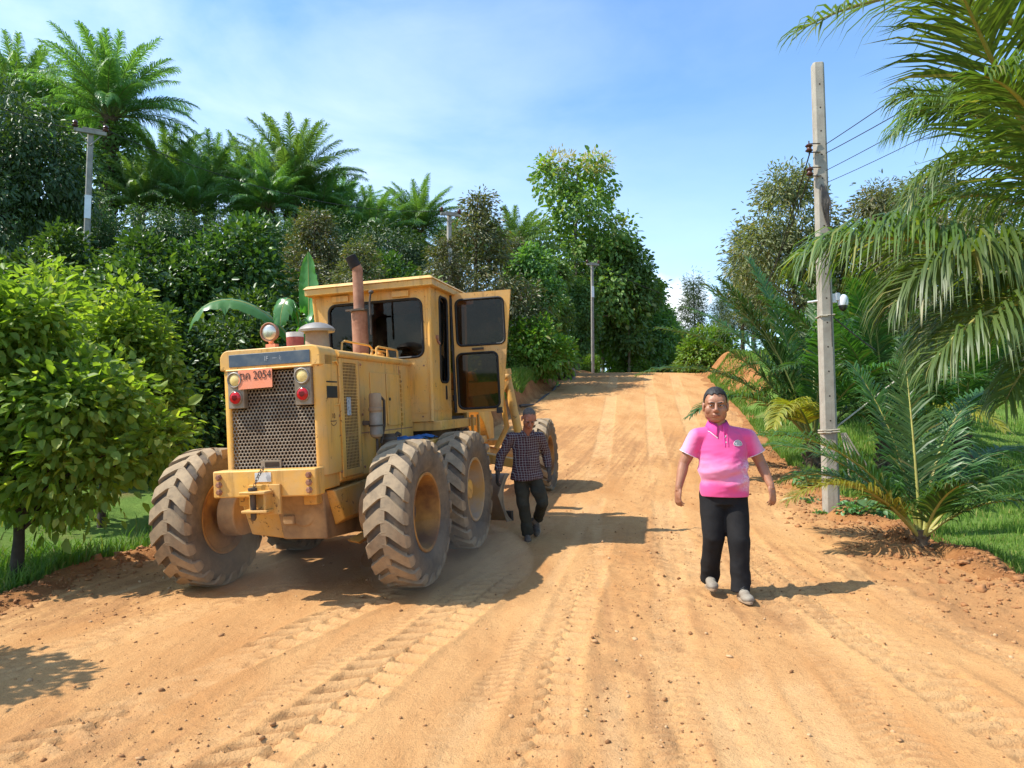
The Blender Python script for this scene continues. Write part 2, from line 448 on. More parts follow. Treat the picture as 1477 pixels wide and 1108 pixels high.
M['bark_dark'] = plain('dark_bark', (0.075, 0.055, 0.04), (0.035, 0.026, 0.02), 6, 0.9, 0, 0.7, 26)
M['bark_pale'] = plain('pale_bark', (0.30, 0.25, 0.19), (0.16, 0.125, 0.09), 5, 0.9, 0, 0.6, 22)
M['palm_trunk'] = plain('palm_trunk_fibre', (0.14, 0.10, 0.06), (0.06, 0.042, 0.027), 9, 0.95, 0, 0.8, 18)
M['rachis'] = plain('frond_stalk', (0.34, 0.33, 0.07), (0.26, 0.22, 0.06), 4, 0.5, 0, 0.1)
M['rachis_green'] = plain('green_frond_stalk', (0.13, 0.19, 0.045), (0.2, 0.2, 0.06), 4, 0.5, 0, 0.1)
# foliage
M['leaf_bush'] = leafmat('young_bright_leaf', (0.15, 0.235, 0.038), (0.24, 0.335, 0.06), 0.5, 0.5, 0.3, (0.40, 0.44, 0.10))
M['leaf_jack'] = leafmat('glossy_dark_leaf', (0.042, 0.090, 0.020), (0.088, 0.155, 0.034), 0.28, 0.40, 0.45, (0.16, 0.23, 0.045))
M['leaf_dark'] = leafmat('deep_green_leaf', (0.048, 0.098, 0.032), (0.085, 0.15, 0.046), 0.26, 0.42, 0.5)
M['leaf_durian'] = leafmat('olive_brown_leaf', (0.095, 0.115, 0.042), (0.155, 0.155, 0.06), 0.28, 0.42, 0.55, (0.20, 0.13, 0.06))
M['leaf_teak'] = leafmat('broad_teak_leaf', (0.125, 0.21, 0.048), (0.19, 0.29, 0.065), 0.40, 0.5, 0.4, (0.27, 0.26, 0.09))
M['leaf_teak_flower'] = leafmat('teak_flower_spray', (0.42, 0.35, 0.17), (0.50, 0.40, 0.20), 0.3, 0.7, 0.2)
M['leaf_vine'] = leafmat('vine_leaf', (0.095, 0.185, 0.048), (0.155, 0.265, 0.07), 0.36, 0.45, 0.45)
M['leaf_gum'] = leafmat('sparse_olive_leaf', (0.125, 0.145, 0.062), (0.19, 0.20, 0.085), 0.35, 0.5, 0.4, (0.27, 0.20, 0.09))
M['leaf_pine'] = leafmat('needle_green', (0.06, 0.10, 0.05), (0.10, 0.14, 0.065), 0.28, 0.5, 0.4)
M['leaf_lime'] = leafmat('lime_bush_leaf', (0.11, 0.21, 0.03), (0.18, 0.29, 0.045), 0.38, 0.42, 0.45, (0.2, 0.17, 0.06))
M['frond_oil'] = leafmat('oil_palm_leaflet', (0.105, 0.205, 0.066), (0.165, 0.28, 0.095), 0.42, 0.36, 0.6)
M['frond_coco'] = leafmat('coconut_leaflet', (0.078, 0.138, 0.032), (0.135, 0.198, 0.050), 0.38, 0.42, 0.45, (0.32, 0.29, 0.09))
M['frond_young'] = leafmat('young_coconut_leaflet', (0.042, 0.115, 0.028), (0.080, 0.17, 0.040), 0.34, 0.42, 0.45, (0.20, 0.19, 0.06))
M['frond_yellow'] = leafmat('yellowing_leaflet', (0.34, 0.31, 0.04), (0.20, 0.24, 0.04), 0.36, 0.4, 0.5)
M['banana'] = leafmat('banana_leaf', (0.075, 0.20, 0.045), (0.11, 0.25, 0.06), 0.4, 0.32, 0.6)
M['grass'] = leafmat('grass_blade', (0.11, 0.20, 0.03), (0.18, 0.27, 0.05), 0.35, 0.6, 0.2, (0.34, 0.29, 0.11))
M['weed_grass'] = leafmat('weed_blade', (0.075, 0.155, 0.025), (0.13, 0.22, 0.035), 0.35, 0.55, 0.3, (0.22, 0.20, 0.08))  # deeper green blades for the roadside weeds
M['weed'] = leafmat('broad_weed_leaf', (0.10, 0.22, 0.075), (0.15, 0.27, 0.11), 0.3, 0.5, 0.4)

# ------------------------------------------------------------------ the lie of the land
_py = np.array([-60, 0, 3, 6, 8, 10, 12, 16, 20, 25, 30, 35, 38, 41, 44, 50, 60, 80, 120, 200.])
_pz = np.array([-1.60, -1.52, -1.47, -1.39, -1.33, -1.22, -1.07, -.62, -.05, .72, 1.62, 2.50, 2.90, 3.10, 3.12, 2.95, 2.5, 1.8, 1.2, 1.0])
_yy = np.linspace(-60, 200, 2601)
_zz = np.convolve(np.pad(np.interp(_yy, _py, _pz), 12, 'edge'), np.hanning(27)[1:-1] / np.hanning(27)[1:-1].sum(), 'valid')
def prof(Y): return np.interp(Y, _yy, _zz)
_ly = [-60, 0, 6, 8, 12, 18, 24, 38, 44, 50, 60, 80, 200]; _lx = [-5.0, -4.4, -4.15, -4.0, -3.0, -1.35, .25, 3.4, 6.2, 9.8, 16.5, 32, 130]
_ry = [-60, 0, 5.5, 9.6, 17.7, 24, 38, 44, 50, 60, 80, 200]; _rx = [4.0, 3.9, 4.0, 4.25, 6.0, 7.5, 9.9, 11.8, 15.5, 22, 38, 136]
def sm(y, x): 
    return np.convolve(np.pad(np.interp(_yy, y, x), 15, 'edge'), np.ones(31) / 31, 'valid')
_LL, _RR = sm(_ly, _lx), sm(_ry, _rx)
def Ledge(Y): return np.interp(Y, _yy, _LL)
def Redge(Y): return np.interp(Y, _yy, _RR)
def road_z(X, Y):
    c = (Ledge(Y) + Redge(Y)) / 2
    return EYE + prof(Y) + 0.028 * (X - c) * (1 - sstep(14, 30, Y)) - 0.0035 * (X - c) ** 2 * sstep(10, 30, Y)
def ground_z(X, Y, rough=True):
    X = np.asarray(X, float); Y = np.asarray(Y, float)
    L, Rr = Ledge(Y), Redge(Y)
    base = road_z(np.clip(X, L, Rr), Y)
    n = (fbm(X * .9, Y * .9, 4, 3) - .47) if rough else 0
    eL = L + (vnoise(Y * 1.1, Y * 0 + 3.3, 5) - .5) * .5
    eR = Rr + (vnoise(Y * 1.3, Y * 0 + 7.1, 9) - .5) * .6
    dl = eL - X; dr = X - eR
    bl = np.interp(Y, [0, 12, 15, 18, 22, 28, 33, 40, 60], [0, 0, .15, .75, 1.0, .9, .25, .2, .2])
    sl = np.interp(Y, [0, 6, 12, 20, 40, 80], [.02, .05, .10, .17, .17, .10])
    br = np.interp(Y, [0, 8, 12, 16, 22, 28, 34, 42, 60], [-.30, -.34, -.28, .05, .5, 1.15, 1.35, .8, .3])
    sr = np.interp(Y, [0, 8, 14, 22, 30, 60], [0, .0, .02, .10, .14, .10])
    # low ridge of loose earth the grader pushed to each side
    ridgeL = (.085 * np.exp(-((dl - .22) / .20) ** 2)) * (1 - sstep(14, 17, Y)) * (.55 + .9 * vnoise(X * 3, Y * 3, 21))
    ridgeR = (.085 * np.exp(-((dr - .15) / .26) ** 2)) * (1 - .6 * sstep(14, 20, Y)) * (.5 + 1.0 * vnoise(X * 3, Y * 3, 22))
    zl = bl * sstep(0, .75, dl) + sl * np.maximum(0, dl - 2.0) + ridgeL
    zr = br * sstep(.25, 1.25 + .5 * (br > 0), dr) + sr * np.maximum(0, dr - 3.5) + ridgeR
    z = base + np.where(dl > 0, zl, 0) + np.where(dr > 0, zr, 0)
    z = z + n * .22 * sstep(.1, 1.5, np.maximum(dl, dr)) + (fbm(X * .12, Y * .12, 3, 40) - .45) * 2.0 * sstep(8, 25, np.maximum(dl, dr))
    inside = sstep(.0, .30, np.minimum(X - eL, eR - X) - .05)
    return z - inside * .20
def gz(x, y): return float(ground_z(np.array([x]), np.array([y]))[0])

def axis_pts(lo, hi, c, d0, g):
    a = [c]; d = d0
    while a[-1] < hi: a.append(a[-1] + d); d *= g
    b = [c]; d = d0
    while b[-1] > lo: b.append(b[-1] - d); d *= g
    return np.array(sorted(set(a + b)))
gx = np.unique(np.concatenate([np.linspace(-9, 13, 200), axis_pts(-400, -9.01, -9.01, .25, 1.12), axis_pts(13.01, 400, 13.01, .25, 1.12)]))
gy = np.unique(np.concatenate([np.linspace(-6, 2, 14), 2 * np.exp(np.linspace(0, math.log(30), 260)), axis_pts(60.01, 900, 60.01, .8, 1.13), np.array([-8, -12, -20, -40, -100, -300.])]))
GX, GY = np.meshgrid(gx, gy)
GZ = ground_z(GX, GY)
nr, nc = GX.shape
def grid_faces(nr, nc):
    i = np.arange(nr * nc).reshape(nr, nc)
    return np.stack([i[:-1, :-1], i[:-1, 1:], i[1:, 1:], i[1:, :-1]], -1).reshape(-1, 4)
dl = Ledge(GY) - GX; dr = GX - Redge(GY)
bank = sstep(15, 20, GY) * ((1 - sstep(.55, 1.0, dl)) * (dl > -1)) + (1 - sstep(.3, .6, dl)) * (1 - sstep(15, 20, GY)) * (dl > -1)
bankr = (1 - sstep(.45 - .3 * sstep(9.5, 12, GY), 1.0 - .45 * sstep(9.5, 12, GY), dr + .5 * (vnoise(GX * 1.2, GY * 1.2, 61) - .5))) * (1 - sstep(22, 27, GY)) + sstep(22, 27, GY) * (1 - sstep(1.4, 2.0, dr + .7 * (vnoise(GX * .8, GY * .8, 62) - .5)))
earth = np.clip(np.where(dl > dr, bank, bankr), 0, 1)
earth = np.where((dl < 0) & (dr < 0), 1, earth)
def groundmat():
    t = NT('earth_and_turf'); v = t.coord()
    e = t.attr('earth')
    e = t.rng(t.math('ADD', e, t.rng(t.noise(3, 5, .65, v), .3, .7, -.22, .22)), .42, .62)
    turf = t.mix(t.rng(t.noise(1.3, 5, .6, v), .38, .62), (0.085, 0.15, 0.028), (0.13, 0.20, 0.04))
    turf = t.mix(t.rng(t.noise(.7, 4, .6, v), .55, .72, 0, .75), turf, (0.17, 0.115, 0.05))
    soil = t.mix(t.rng(t.noise(2.2, 6, .7, v), .35, .65), (0.40, 0.19, 0.070), (0.25, 0.10, 0.036))
    soil = t.mix(t.rng(t.noise(11, 5, .7, v), .55, .75, 0, .6), soil, (0.50, 0.28, 0.12))
    return t.done(t.pbsdf(t.mix(e, turf, soil), .95, 0, .1, t.bump(t.noise(9, 8, .72, v), .9, .05)))
ground = np_mesh('ground', np.stack([GX, GY, GZ], -1).reshape(-1, 3), grid_faces(nr, nc), groundmat(), smooth=True, attrs={'earth': earth.ravel()})
tag(ground, kind='structure')

# ------------------------------------------------------------------ the graded laterite road, with its tyre prints
ry = 1.6 * np.exp(np.linspace(0, math.log(48 / 1.6), 1060))
ry = np.concatenate([np.linspace(-8, 1.55, 60), ry])
tt = np.linspace(-.02, 1.02, 470)
TY, TT = np.meshgrid(ry, tt, indexing='ij')
XL, XR = Ledge(TY) - .25, Redge(TY) + .25
TX = XL + (XR - XL) * TT
TZ = road_z(TX, TY)
loose = np.zeros_like(TX); worn = np.zeros_like(TX)
along = TY; across = TX - (Ledge(TY) + Redge(TY)) / 2
# long scraper streaks, undulation
streak = fbm(across * 3.2, along * .16, 4, 12) - .47
TZ += streak * .030 + (fbm(TX * .6, TY * .6, 3, 33) - .45) * .03
comb = fbm((across - .05 * along) * 17, along * .35, 3, 19) - .47
TZ += comb * .014 * sstep(.35, .6, fbm(TX * .7 + 9, TY * .4, 3, 25))
fine = (fbm(TX * 9, TY * 9, 4, 71) - .47)
rough_zone = sstep(.45, .62, fbm(TX * .55 + 3, TY * .30, 3, 15))
TZ += fine * (.014 + .026 * rough_zone)
band_ = sstep(.75, .10, np.abs(TX - (.50 + (TY - 3.1) * .22) + (fbm(TX * 1.5, TY * 1.5, 3, 91) - .45) * .35)) * (1 - sstep(8, 13, TY))
rough_zone = np.maximum(rough_zone, band_ * .9)
loose += np.maximum(rough_zone * .7, band_ * .55)
TZ += band_ * fine * .02
def tyre_track(p0, p1, bend, hw, pitch, depth, side=0, chev=3.2, fade=(2, 12), seed=1, skip=.35):
    """prints of one tyre from (x,y) p0 to p1; lateral bend in metres at mid-way"""
    global TZ, loose, worn
    s = (TY - p0[1]) / (p1[1] - p0[1])
    cxx = p0[0] + (p1[0] - p0[0]) * s + bend * 4 * s * (1 - s)
    q = TX - cxx + (vnoise(TY * 2.2, TY * 0, seed) - .5) * .05
    m = sstep(hw + .03, hw - .03, np.abs(q)) * sstep(-.02, .06, s) * (1 - sstep(.90, 1.04, s))
    keep = sstep(skip, skip + .14, fbm(q * 2 + seed * 3, TY * 1.1, 3, seed + 50))
    half = np.where(q > 0, 0.0, .5)
    ph = TY / pitch + np.abs(q) * chev + half + (vnoise(TX * 5, TY * 5, seed + 4) - .5) * .22
    w = ph - np.floor(ph)
    lug = sstep(.0, .09, w) * (1 - sstep(.50, .66, w))
    if side: m = m * np.where(q * side > -.05, 1, .35)
    d = m * keep * depth
    TZ += -d * lug + d * .45 * (1 - lug) * sstep(.72, 1.0, w)
    TZ += np.exp(-((np.abs(q) - hw - .03) / .035) ** 2) * d.max() * .45 * keep * sstep(-.02, .06, s) * (1 - sstep(.90, 1.04, s)) * (.4 + vnoise(TX * 7, TY * 7, seed + 9))
    worn = np.maximum(worn, m * .6 * (1 - lug * .5)); loose = np.maximum(loose, m * keep * lug * .45)
tyre_track((-1.42, 2.6), (.0, 6.9), .06, .20, .165, 0.0286, 0, 2.0, seed=2, skip=.16)
tyre_track((-2.35, 3.2), (-.8, 6.6), .0, .18, .165, 0.0218, 0, 2.0, seed=5, skip=.22)
tyre_track((-.02, 2.4), (1.35, 9.6), -.12, .17, .15, 0.0190, 1, 1.6, seed=7, skip=.24)
tyre_track((2.35, 2.6), (3.3, 11.5), -.36, .19, .125, 0.0204, 0, 1.2, seed=9, skip=.22)
tyre_track((2.0, 5.3), (2.3, 9.0), .1, .14, .12, 0.0122, 0, 2.6, seed=11, skip=.36)
tyre_track((-3.3, 4.2), (-1.6, 7.4), .05, .16, .18, 0.0095, 0, 2.6, seed=13, skip=.42)
for (q0, q1, bd, sd_) in (((-1.9, 2.4), (.55, 9.5), .1, 31), ((.55, 2.2), (2.4, 11.5), .0, 32), ((1.5, 2.2), (2.65, 10), .1, 33), ((2.9, 3.2), (3.6, 10), -.2, 34), ((-3.4, 4.6), (-1.9, 7.0), .0, 35), ((-.6, 2.2), (.5, 6.5), .05, 36)):
    tyre_track(q0, q1, bd, .13, .075, .0085, 0, 2.6, seed=sd_, skip=.30)
for (a, b, hw, dep) in (((.35, 2.2), (1.6, 14), .06, .012), ((.95, 2.2), (1.9, 8.6), .19, .010), ((1.32, 2.2), (2.0, 7.4), .10, .012), ((-.5, 2.2), (.9, 9), .05, .014),
                        ((1.9, 8.5), (6.9, 36), .20, .02), ((3.3, 11), (8.2, 36), .22, .02), ((.9, 9), (5.2, 36), .2, .02), ((-3.9, 5.5), (-2.6, 9.0), .04, .018), ((-3.4, 5), (-2.3, 8), .04, .014)):
    s = (TY - a[1]) / (b[1] - a[1]); q = TX - (a[0] + (b[0] - a[0]) * s)
    m = sstep(hw + .05, hw - .03, np.abs(q)) * sstep(-.05, .05, s) * (1 - sstep(.95, 1.05, s)) * sstep(.25, .5, fbm(q * 2, TY * .6, 2, 77))
    TZ -= m * dep * .6; worn = np.maximum(worn, m)
ed = np.minimum(TX - Ledge(TY), Redge(TY) - TX)
right_loose = sstep(1.5, .3, Redge(TY) - TX + (fbm(TX * .8, TY * .5, 3, 81) - .45) * 1.6) * (TT > .5) * (1 - sstep(16, 24, TY))
left_loose = sstep(.45, .05, TX - Ledge(TY) + (fbm(TX * .8, TY * .8, 3, 82) - .45) * .5)
TZ += right_loose * (fbm(TX * 3.2, TY * 3.2, 5, 83) - .40) * .16 + left_loose * (fbm(TX * 3.2, TY * 3.2, 5, 84) - .40) * .12
loose = np.maximum(loose, np.maximum(right_loose, left_loose) * 1.0); loose = loose + np.clip(comb * 1.6, -.25, .3)
TZ -= sstep(-.06, -.25, ed) * .18
def roadmat():
    t = NT('laterite_road'); v = t.coord()
    lo = t.attr('loose'); wo = t.attr('worn')
    lo = t.rng(t.math('ADD', lo, t.rng(t.noise(2.6, 6, .68, v), .3, .7, -.3, .3)), .35, .85)
    n1 = t.rng(t.noise(.8, 7, .68, t.stretch((1.6, .5, 1), v)), .38, .62)
    col = t.mix(n1, (0.575, 0.318, 0.128), (0.465, 0.228, 0.083))
    col = t.mix(t.math('MULTIPLY', lo, .85), col, (0.39, 0.195, 0.078))
    col = t.mix(t.math('MULTIPLY', wo, t.rng(t.noise(5, 5, .6, v), .3, .7, .2, .75)), col, (0.64, 0.385, 0.175))
    grit = t.noise(85, 3, .7, v)
    col = t.mix(t.rng(grit, .56, .70, 0, .6), col, (0.26, 0.125, 0.055)); col = t.mix(t.rng(t.noise(22, 5, .75, v), .55, .72, 0, .55), col, (0.31, 0.15, 0.06))
    col = t.mix(t.rng(t.noise(120, 2, .6, v), .68, .76, 0, .6), col, (0.72, 0.52, 0.32))
    b = t.math('ADD', t.math('MULTIPLY', t.noise(30, 6, .7, v), .7), t.math('MULTIPLY', t.noise(110, 3, .7, v), .35))
    return t.done(t.pbsdf(col, .95, 0, .12, t.bump(b, .8, .03)))
road = np_mesh('road', np.stack([TX, TY, TZ], -1).reshape(-1, 3), grid_faces(*TX.shape), roadmat(), smooth=True,
               attrs={'loose': loose.ravel(), 'worn': worn.ravel()})
tag(road, kind='structure')

# clods and gravel lying loose (nobody could count them)
def rock_template(seed, sub=1):
    bm = bmesh.new(); bmesh.ops.create_icosphere(bm, subdivisions=sub, radius=1.0)
    r = random.Random(seed)
    for v in bm.verts: v.co *= .55 + .75 * r.random()
    V = np.array([v.co[:] for v in bm.verts]); F = np.array([[w.index for w in f.verts] for f in bm.faces]); bm.free(); return V, F
def scatter_rocks(name, P, size, mat, seed, sub=1, flat=.7):
    g = np.random.default_rng(seed); T = [rock_template(seed * 10 + k, sub) for k in range(5)]
    Vs, Fs, off = [], [], 0
    for k in range(5):
        idx = np.arange(k, len(P), 5)
        if not len(idx): continue
        V, F = T[k]; n = len(idx)
        a = g.uniform(0, 6.28, n); sc = size[idx][:, None] * g.uniform(.6, 1.25, (n, 3)); sc[:, 2] *= flat
        X = V[None] * sc[:, None, :]
        ca, sa = np.cos(a)[:, None], np.sin(a)[:, None]
        W = np.stack([X[..., 0] * ca - X[..., 1] * sa, X[..., 0] * sa + X[..., 1] * ca, X[..., 2]], -1) + P[idx][:, None, :]
        Vs.append(W.reshape(-1, 3)); Fs.append((F[None] + (np.arange(n) * len(V))[:, None, None] + off).reshape(-1, 3)); off += n * len(V)
    o = np_mesh(name, np.concatenate(Vs), np.concatenate(Fs), mat); tag(o, kind='stuff'); return o
M['clod'] = plain('earth_clod', (0.38, 0.18, 0.068), (0.27, 0.115, 0.042), 7, .95, 0, .7, 35)
def gritmat(name, a, b, c):
    t = NT(name); r = t.new('ShaderNodeNewGeometry').outputs['Random Per Island']
    return t.done(t.pbsdf(t.mix(t.rng(r, .72, .95), t.mix(t.rng(r, 0, .6), a, b), c), .95, 0, .1, t.bump(t.noise(60, 4, .6), .4, .005)))
M['grit'] = gritmat('road_gravel', (0.22, 0.105, 0.045), (0.42, 0.22, 0.095), (0.50, 0.32, 0.17))
g = np.random.default_rng(4)
def zroad_i(x, y):
    """height of the finished road sheet (nearest vertex)"""
    i = np.clip(np.searchsorted(ry, y), 1, len(ry) - 2)
    L_, R_ = Ledge(y) - .25, Redge(y) + .25
    j = np.clip(np.round(((x - L_) / (R_ - L_) + .02) / 1.04 * (len(tt) - 1)).astype(int), 0, len(tt) - 1)
    return TZ[i, j]
n = 15000
yy = 2.2 * np.exp(g.uniform(0, math.log(7), n)); xx = Ledge(yy) + .1 + g.uniform(0, 1, n) * (Redge(yy) - Ledge(yy) - .2)
msk = g.random(n) < (.18 + .9 * rough_zone[np.clip(np.searchsorted(ry, yy), 0, len(ry) - 1), np.clip(((xx - Ledge(yy)) / (Redge(yy) - Ledge(yy)) * 469).astype(int), 0, 469)])
xx, yy = xx[msk], yy[msk]
sz = np.exp(g.normal(-5.3, .55, len(xx))); sz = np.clip(sz, .002, .020)
scatter_rocks('gravel', np.stack([xx, yy, zroad_i(xx, yy) + sz * .25], -1), sz, M['grit'], 3, 1)
# clods along the two edges
n = 5200
yy = np.concatenate([5.0 + 11 * g.random(3600) ** 1.2, 5.5 + 8.5 * g.random(1600)])
right = np.arange(n) < 3600
dd = np.where(right, g.normal(.0, .34, n), g.normal(.12, .16, n))
xx = np.where(right, Redge(yy) + dd, Ledge(yy) - dd)
sz = np.clip(np.exp(g.normal(-4.7, .6, n)), .004, .045) * np.where(right, 1, 1.1)
zz = np.maximum(ground_z(xx, yy), zroad_i(xx, yy))
scatter_rocks('earth_clods', np.stack([xx, yy, zz + sz * .2], -1), sz, M['clod'], 6, 2, .75)

# ------------------------------------------------------------------ grass
def blades(name, X, Y, h, w, mat, seed, lean=.35):
    g = np.random.default_rng(seed); n = len(X)
    Z = ground_z(X, Y) - .015
    a = g.uniform(0, 2 * np.pi, n); b = g.uniform(0, 2 * np.pi, n)
    side = np.stack([np.cos(a), np.sin(a), np.zeros(n)], -1) * w[:, None]
    ld = np.stack([np.cos(b), np.sin(b), np.zeros(n)], -1) * (h * g.uniform(.1, 1, n) * lean)[:, None]
    B = np.stack([X, Y, Z], -1); up = np.zeros((n, 3)); up[:, 2] = h
    m = B + up * .55 + ld * .35; tp = B + up * .95 + ld * 1.3
    V = np.stack([B - side, B + side, m - side * .8, m + side * .8, tp], 1).reshape(-1, 3)
    k = (np.arange(n) * 5)[:, None]
    o = np_mesh(name, V, [k + np.array([[0, 1, 3, 2]]), k + np.array([[2, 3, 4]])], mat)
    tag(o, kind='stuff'); return o
def patch(n, ylo, yhi, dlo, dhi, side, seed, pw=1.0):
    g = np.random.default_rng(seed)
    y = ylo * np.exp(g.random(n) * math.log(yhi / ylo)); d = dlo + (dhi - dlo) * g.random(n) ** pw
    x = (Redge(y) + d) if side > 0 else (Ledge(y) - d)
    k = fbm(x * 1.1, y * 1.1, 3, seed + 200) + g.normal(0, .06, n) > .40
    return x[k], y[k]
g = np.random.default_rng(9)
x, y = patch(150000, 4.8, 18, .45, 11, 1, 31, 1.0)
d = x - Redge(y)
h = np.clip(g.normal(.05, .02, len(x)), .02, .25) * (1 + 1.2 * np.exp(-((d - .9) / .5) ** 2) * (vnoise(x, y * .8, 8) > .5)); 
blades('lawn_grass', x, y, h, .0026 + .0004 * y, M['grass'], 32)
x, y = patch(110000, 9.8, 34, .20, 10, 1, 33, 1.9)
blades('bank_grass', x, y, np.clip(g.normal(.12, .05, len(x)), .04, .3), .0032 + .00040 * y, M['grass'], 34)
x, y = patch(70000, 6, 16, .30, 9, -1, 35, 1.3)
blades('roadside_weeds', x, y, np.clip(g.normal(.12, .06, len(x)), .03, .38), .0035 + .0006 * y, M['weed_grass'], 36, .6)
x, y = patch(70000, 16, 36, .40, 7, -1, 37, 1.8)
blades('verge_grass', x, y, np.clip(g.normal(.22, .09, len(x)), .06, .5), .004 + .00045 * y, M['grass'], 38, .7)

# ------------------------------------------------------------------ the motor grader (seen from behind; x right, y forward, z up)
gr = thing('motor_grader', 'old yellow motor grader with open cab door standing on the red dirt road', 'grader')
_yaw, _pit, _rol = .22278, .04065, -.04486
gr.location = (-1.633, 7.238, .165)
gr.rotation_euler = (Matrix.Rotation(-_yaw, 3, 'Z') @ Matrix.Rotation(_pit, 3, 'X') @ Matrix.Rotation(_rol, 3, 'Y')).to_euler()
def rrect(v0, v1, w0, w1, r, k=5):
    """rounded rectangle in 2D, counter-clockwise, k+1 points per corner"""
    out = []
    for cx_, cy_, a0 in ((v1 - r, w1 - r, 0), (v0 + r, w1 - r, 90), (v0 + r, w0 + r, 180), (v1 - r, w0 + r, 270)):
        for i in range(k + 1):
            a = R(a0 + 90 * i / k); out.append((cx_ + r * math.cos(a), cy_ + r * math.sin(a)))
    return out
def holed_panel(mb, outer, inner, nrm, k=5):
    """outer: 4 corners (3D) matching the inner corner order (top-right, top-left, bottom-left, bottom-right); inner: 3D points; nrm: thickness vector"""
    d = Vector(nrm); n = len(inner)
    for lay in (0, 1):
        o = [Vector(p) + d * lay for p in outer]; q = [Vector(p) + d * lay for p in inner]
        fs = []
        for i in range(n):
            j = (i + 1) % n; ci, cj = i // (k + 1), j // (k + 1)
            fs.append((i, j, n + cj, n + ci) if ci != cj else (i, j, n + ci))
        mb.add(q + o, fs)
    mb.add([Vector(p) for p in inner] + [Vector(p) + d for p in inner], [(i, (i + 1) % n, n + (i + 1) % n, n + i) for i in range(n)])
    mb.add([Vector(p) for p in outer] + [Vector(p) + d for p in outer], [(i, (i + 1) % 4, 4 + (i + 1) % 4, 4 + i) for i in range(4)])
def seal(mb, pts, r=.014):
    mb.tube(list(pts) + [pts[0], pts[1]], r, 6, cap=False)
Y_, YD = M['yellow'], M['yellow_dirty']

# chassis
b = MB()
for s in (-1, 1): b.span((s * .24, -1.28, .78), (s * .36, 2.3, .96))
b.span((-.24, -.9, .80), (.24, -.7, .94)); b.span((-.24, .3, .80), (.24, .5, .94))
b.build('chassis', YD, gr, bevel=.01)
b = MB(); b.span((-.465, -1.47, .875), (.465, -1.32, 1.095)); b.span((-.44, -1.33, .90), (-.30, -1.0, 1.06)); b.span((.30, -1.33, .90), (.44, -1.0, 1.06))
bump = b.build('rear_bumper', Y_, gr, bevel=.012)
for v in (-.405, .405):
    for w in (1.045, .985, .925):
        bb = MB(); bb.lathe((v, -1.468, w), (0, -1, 0), [(0, .027), (.016, .027), (.018, .020), (.03, .018)], 6); bb.build('bolt', M['rust_pipe'], bump)
b = MB(); b.span((-.13, -1.62, .915), (.10, -1.47, .937)); b.span((-.13, -1.60, .765), (.10, -1.47, .787)); b.span((.06, -1.585, .787), (.082, -1.47, .915)); b.span((-.12, -1.50, .74), (.16, -1.47, .98))
hitch = b.build('tow_hitch', YD, bump, bevel=.005)
b = MB(); b.lathe((-.05, -1.55, .70), (0, 0, 1), [(0, .010), (.02, .022), (.06, .024), (.235, .024), (.24, .036), (.262, .036)], 12); b.build('hitch_pin', M['dark_iron'], bump)
b = MB()
for i in range(9):
    t = i / 8; c = Vector((-.05 + .06 * t, -1.535 + .05 * t + .0 * t, .955 + .15 * t + .02 * math.sin(3 * t)))
    b.tube([c + Vector((.010 * math.cos(a), 0, .016 * math.sin(a))) if i % 2 else c + Vector((0, .010 * math.cos(a), .016 * math.sin(a))) for a in [k * .7854 for k in range(9)]], .0032, 5, cap=False)
b.build('pin_chain', M['dark_iron'], bump)
b = MB(); b.span((-.075, -1.474, 1.0), (.07, -1.4705, 1.075)); b.build('bumper_sticker', M['white_paint'], bump)

# radiator surround, hood shell
def arc2(c, r, a0, a1, k=6): return [(c[0] + r * math.cos(R(a0 + (a1 - a0) * i / k)), c[1] + r * math.sin(R(a0 + (a1 - a0) * i / k))) for i in range(k + 1)]
for s in (-1, 1):
    b = MB()
    out = [(.385, -1.20), (.385, -1.30)] + arc2((.395, -1.235), .07, -90, 0) + [(.465, -1.02), (.44, -1.02), (.44, -1.20)]
    b.prism([(s * x, y, 1.02) for x, y in out], (0, 0, 1.00))
    b.build('radiator_post', Y_, gr, bevel=.004)
b = MB()
prof_ = [(-.465, 1.93)] + [(x, y) for x, y in arc2((-.385, 2.02), .08, 180, 90)] + [(x, y) for x, y in arc2((.385, 2.02), .08, 90, 0)] + [(.465, 1.93)]
pp = [(x, -1.315, z) for x, z in prof_]; b.prism(pp, (0, .30, 0)); b.span((-.40, -1.34, 1.918), (.40, -1.20, 1.936))
b.build('radiator_header', Y_, gr, bevel=.014, seg=3)
b = MB(); b.span((-.375, -1.321, 1.955), (.375, -1.314, 2.06)); nav = b.build('name_panel', M['navy'], gr, bevel=.004)
def text(body, size, loc, rot, mat, parent, name='lettering', ext=.0008, ax='CENTER', sx=1.0):
    c = bpy.data.curves.new(name, 'FONT'); c.body = body; c.size = size; c.extrude = ext; c.align_x = ax; c.align_y = 'CENTER'
    c.materials.append(mat); tmp = bpy.data.objects.new(name, c); COL.objects.link(tmp)
    dg = bpy.context.evaluated_depsgraph_get(); dg.update(); me = bpy.data.meshes.new_from_object(tmp.evaluated_get(dg)); bpy.data.objects.remove(tmp)
    o = bpy.data.objects.new(name, me); COL.objects.link(o); o.parent = parent; o.location = loc; o.rotation_euler = rot; o.scale = (sx, 1, 1); return o
FACE_REAR, FACE_RIGHT = (R(90), 0, 0), (R(90), 0, R(90))
text('IF', .055, (-.02, -1.3225, 2.008), FACE_REAR, M['pale_mark'], nav)
for x0, x1, z0, z1 in ((.035, .075, 2.008, 2.012), (.10, .103, 1.995, 2.03), (.112, .115, 1.985, 2.02)): 
    b = MB(); b.span((x0, -1.3222, z0), (x1, -1.3205, z1)); b.build('scratch', M['pale_mark'], nav)
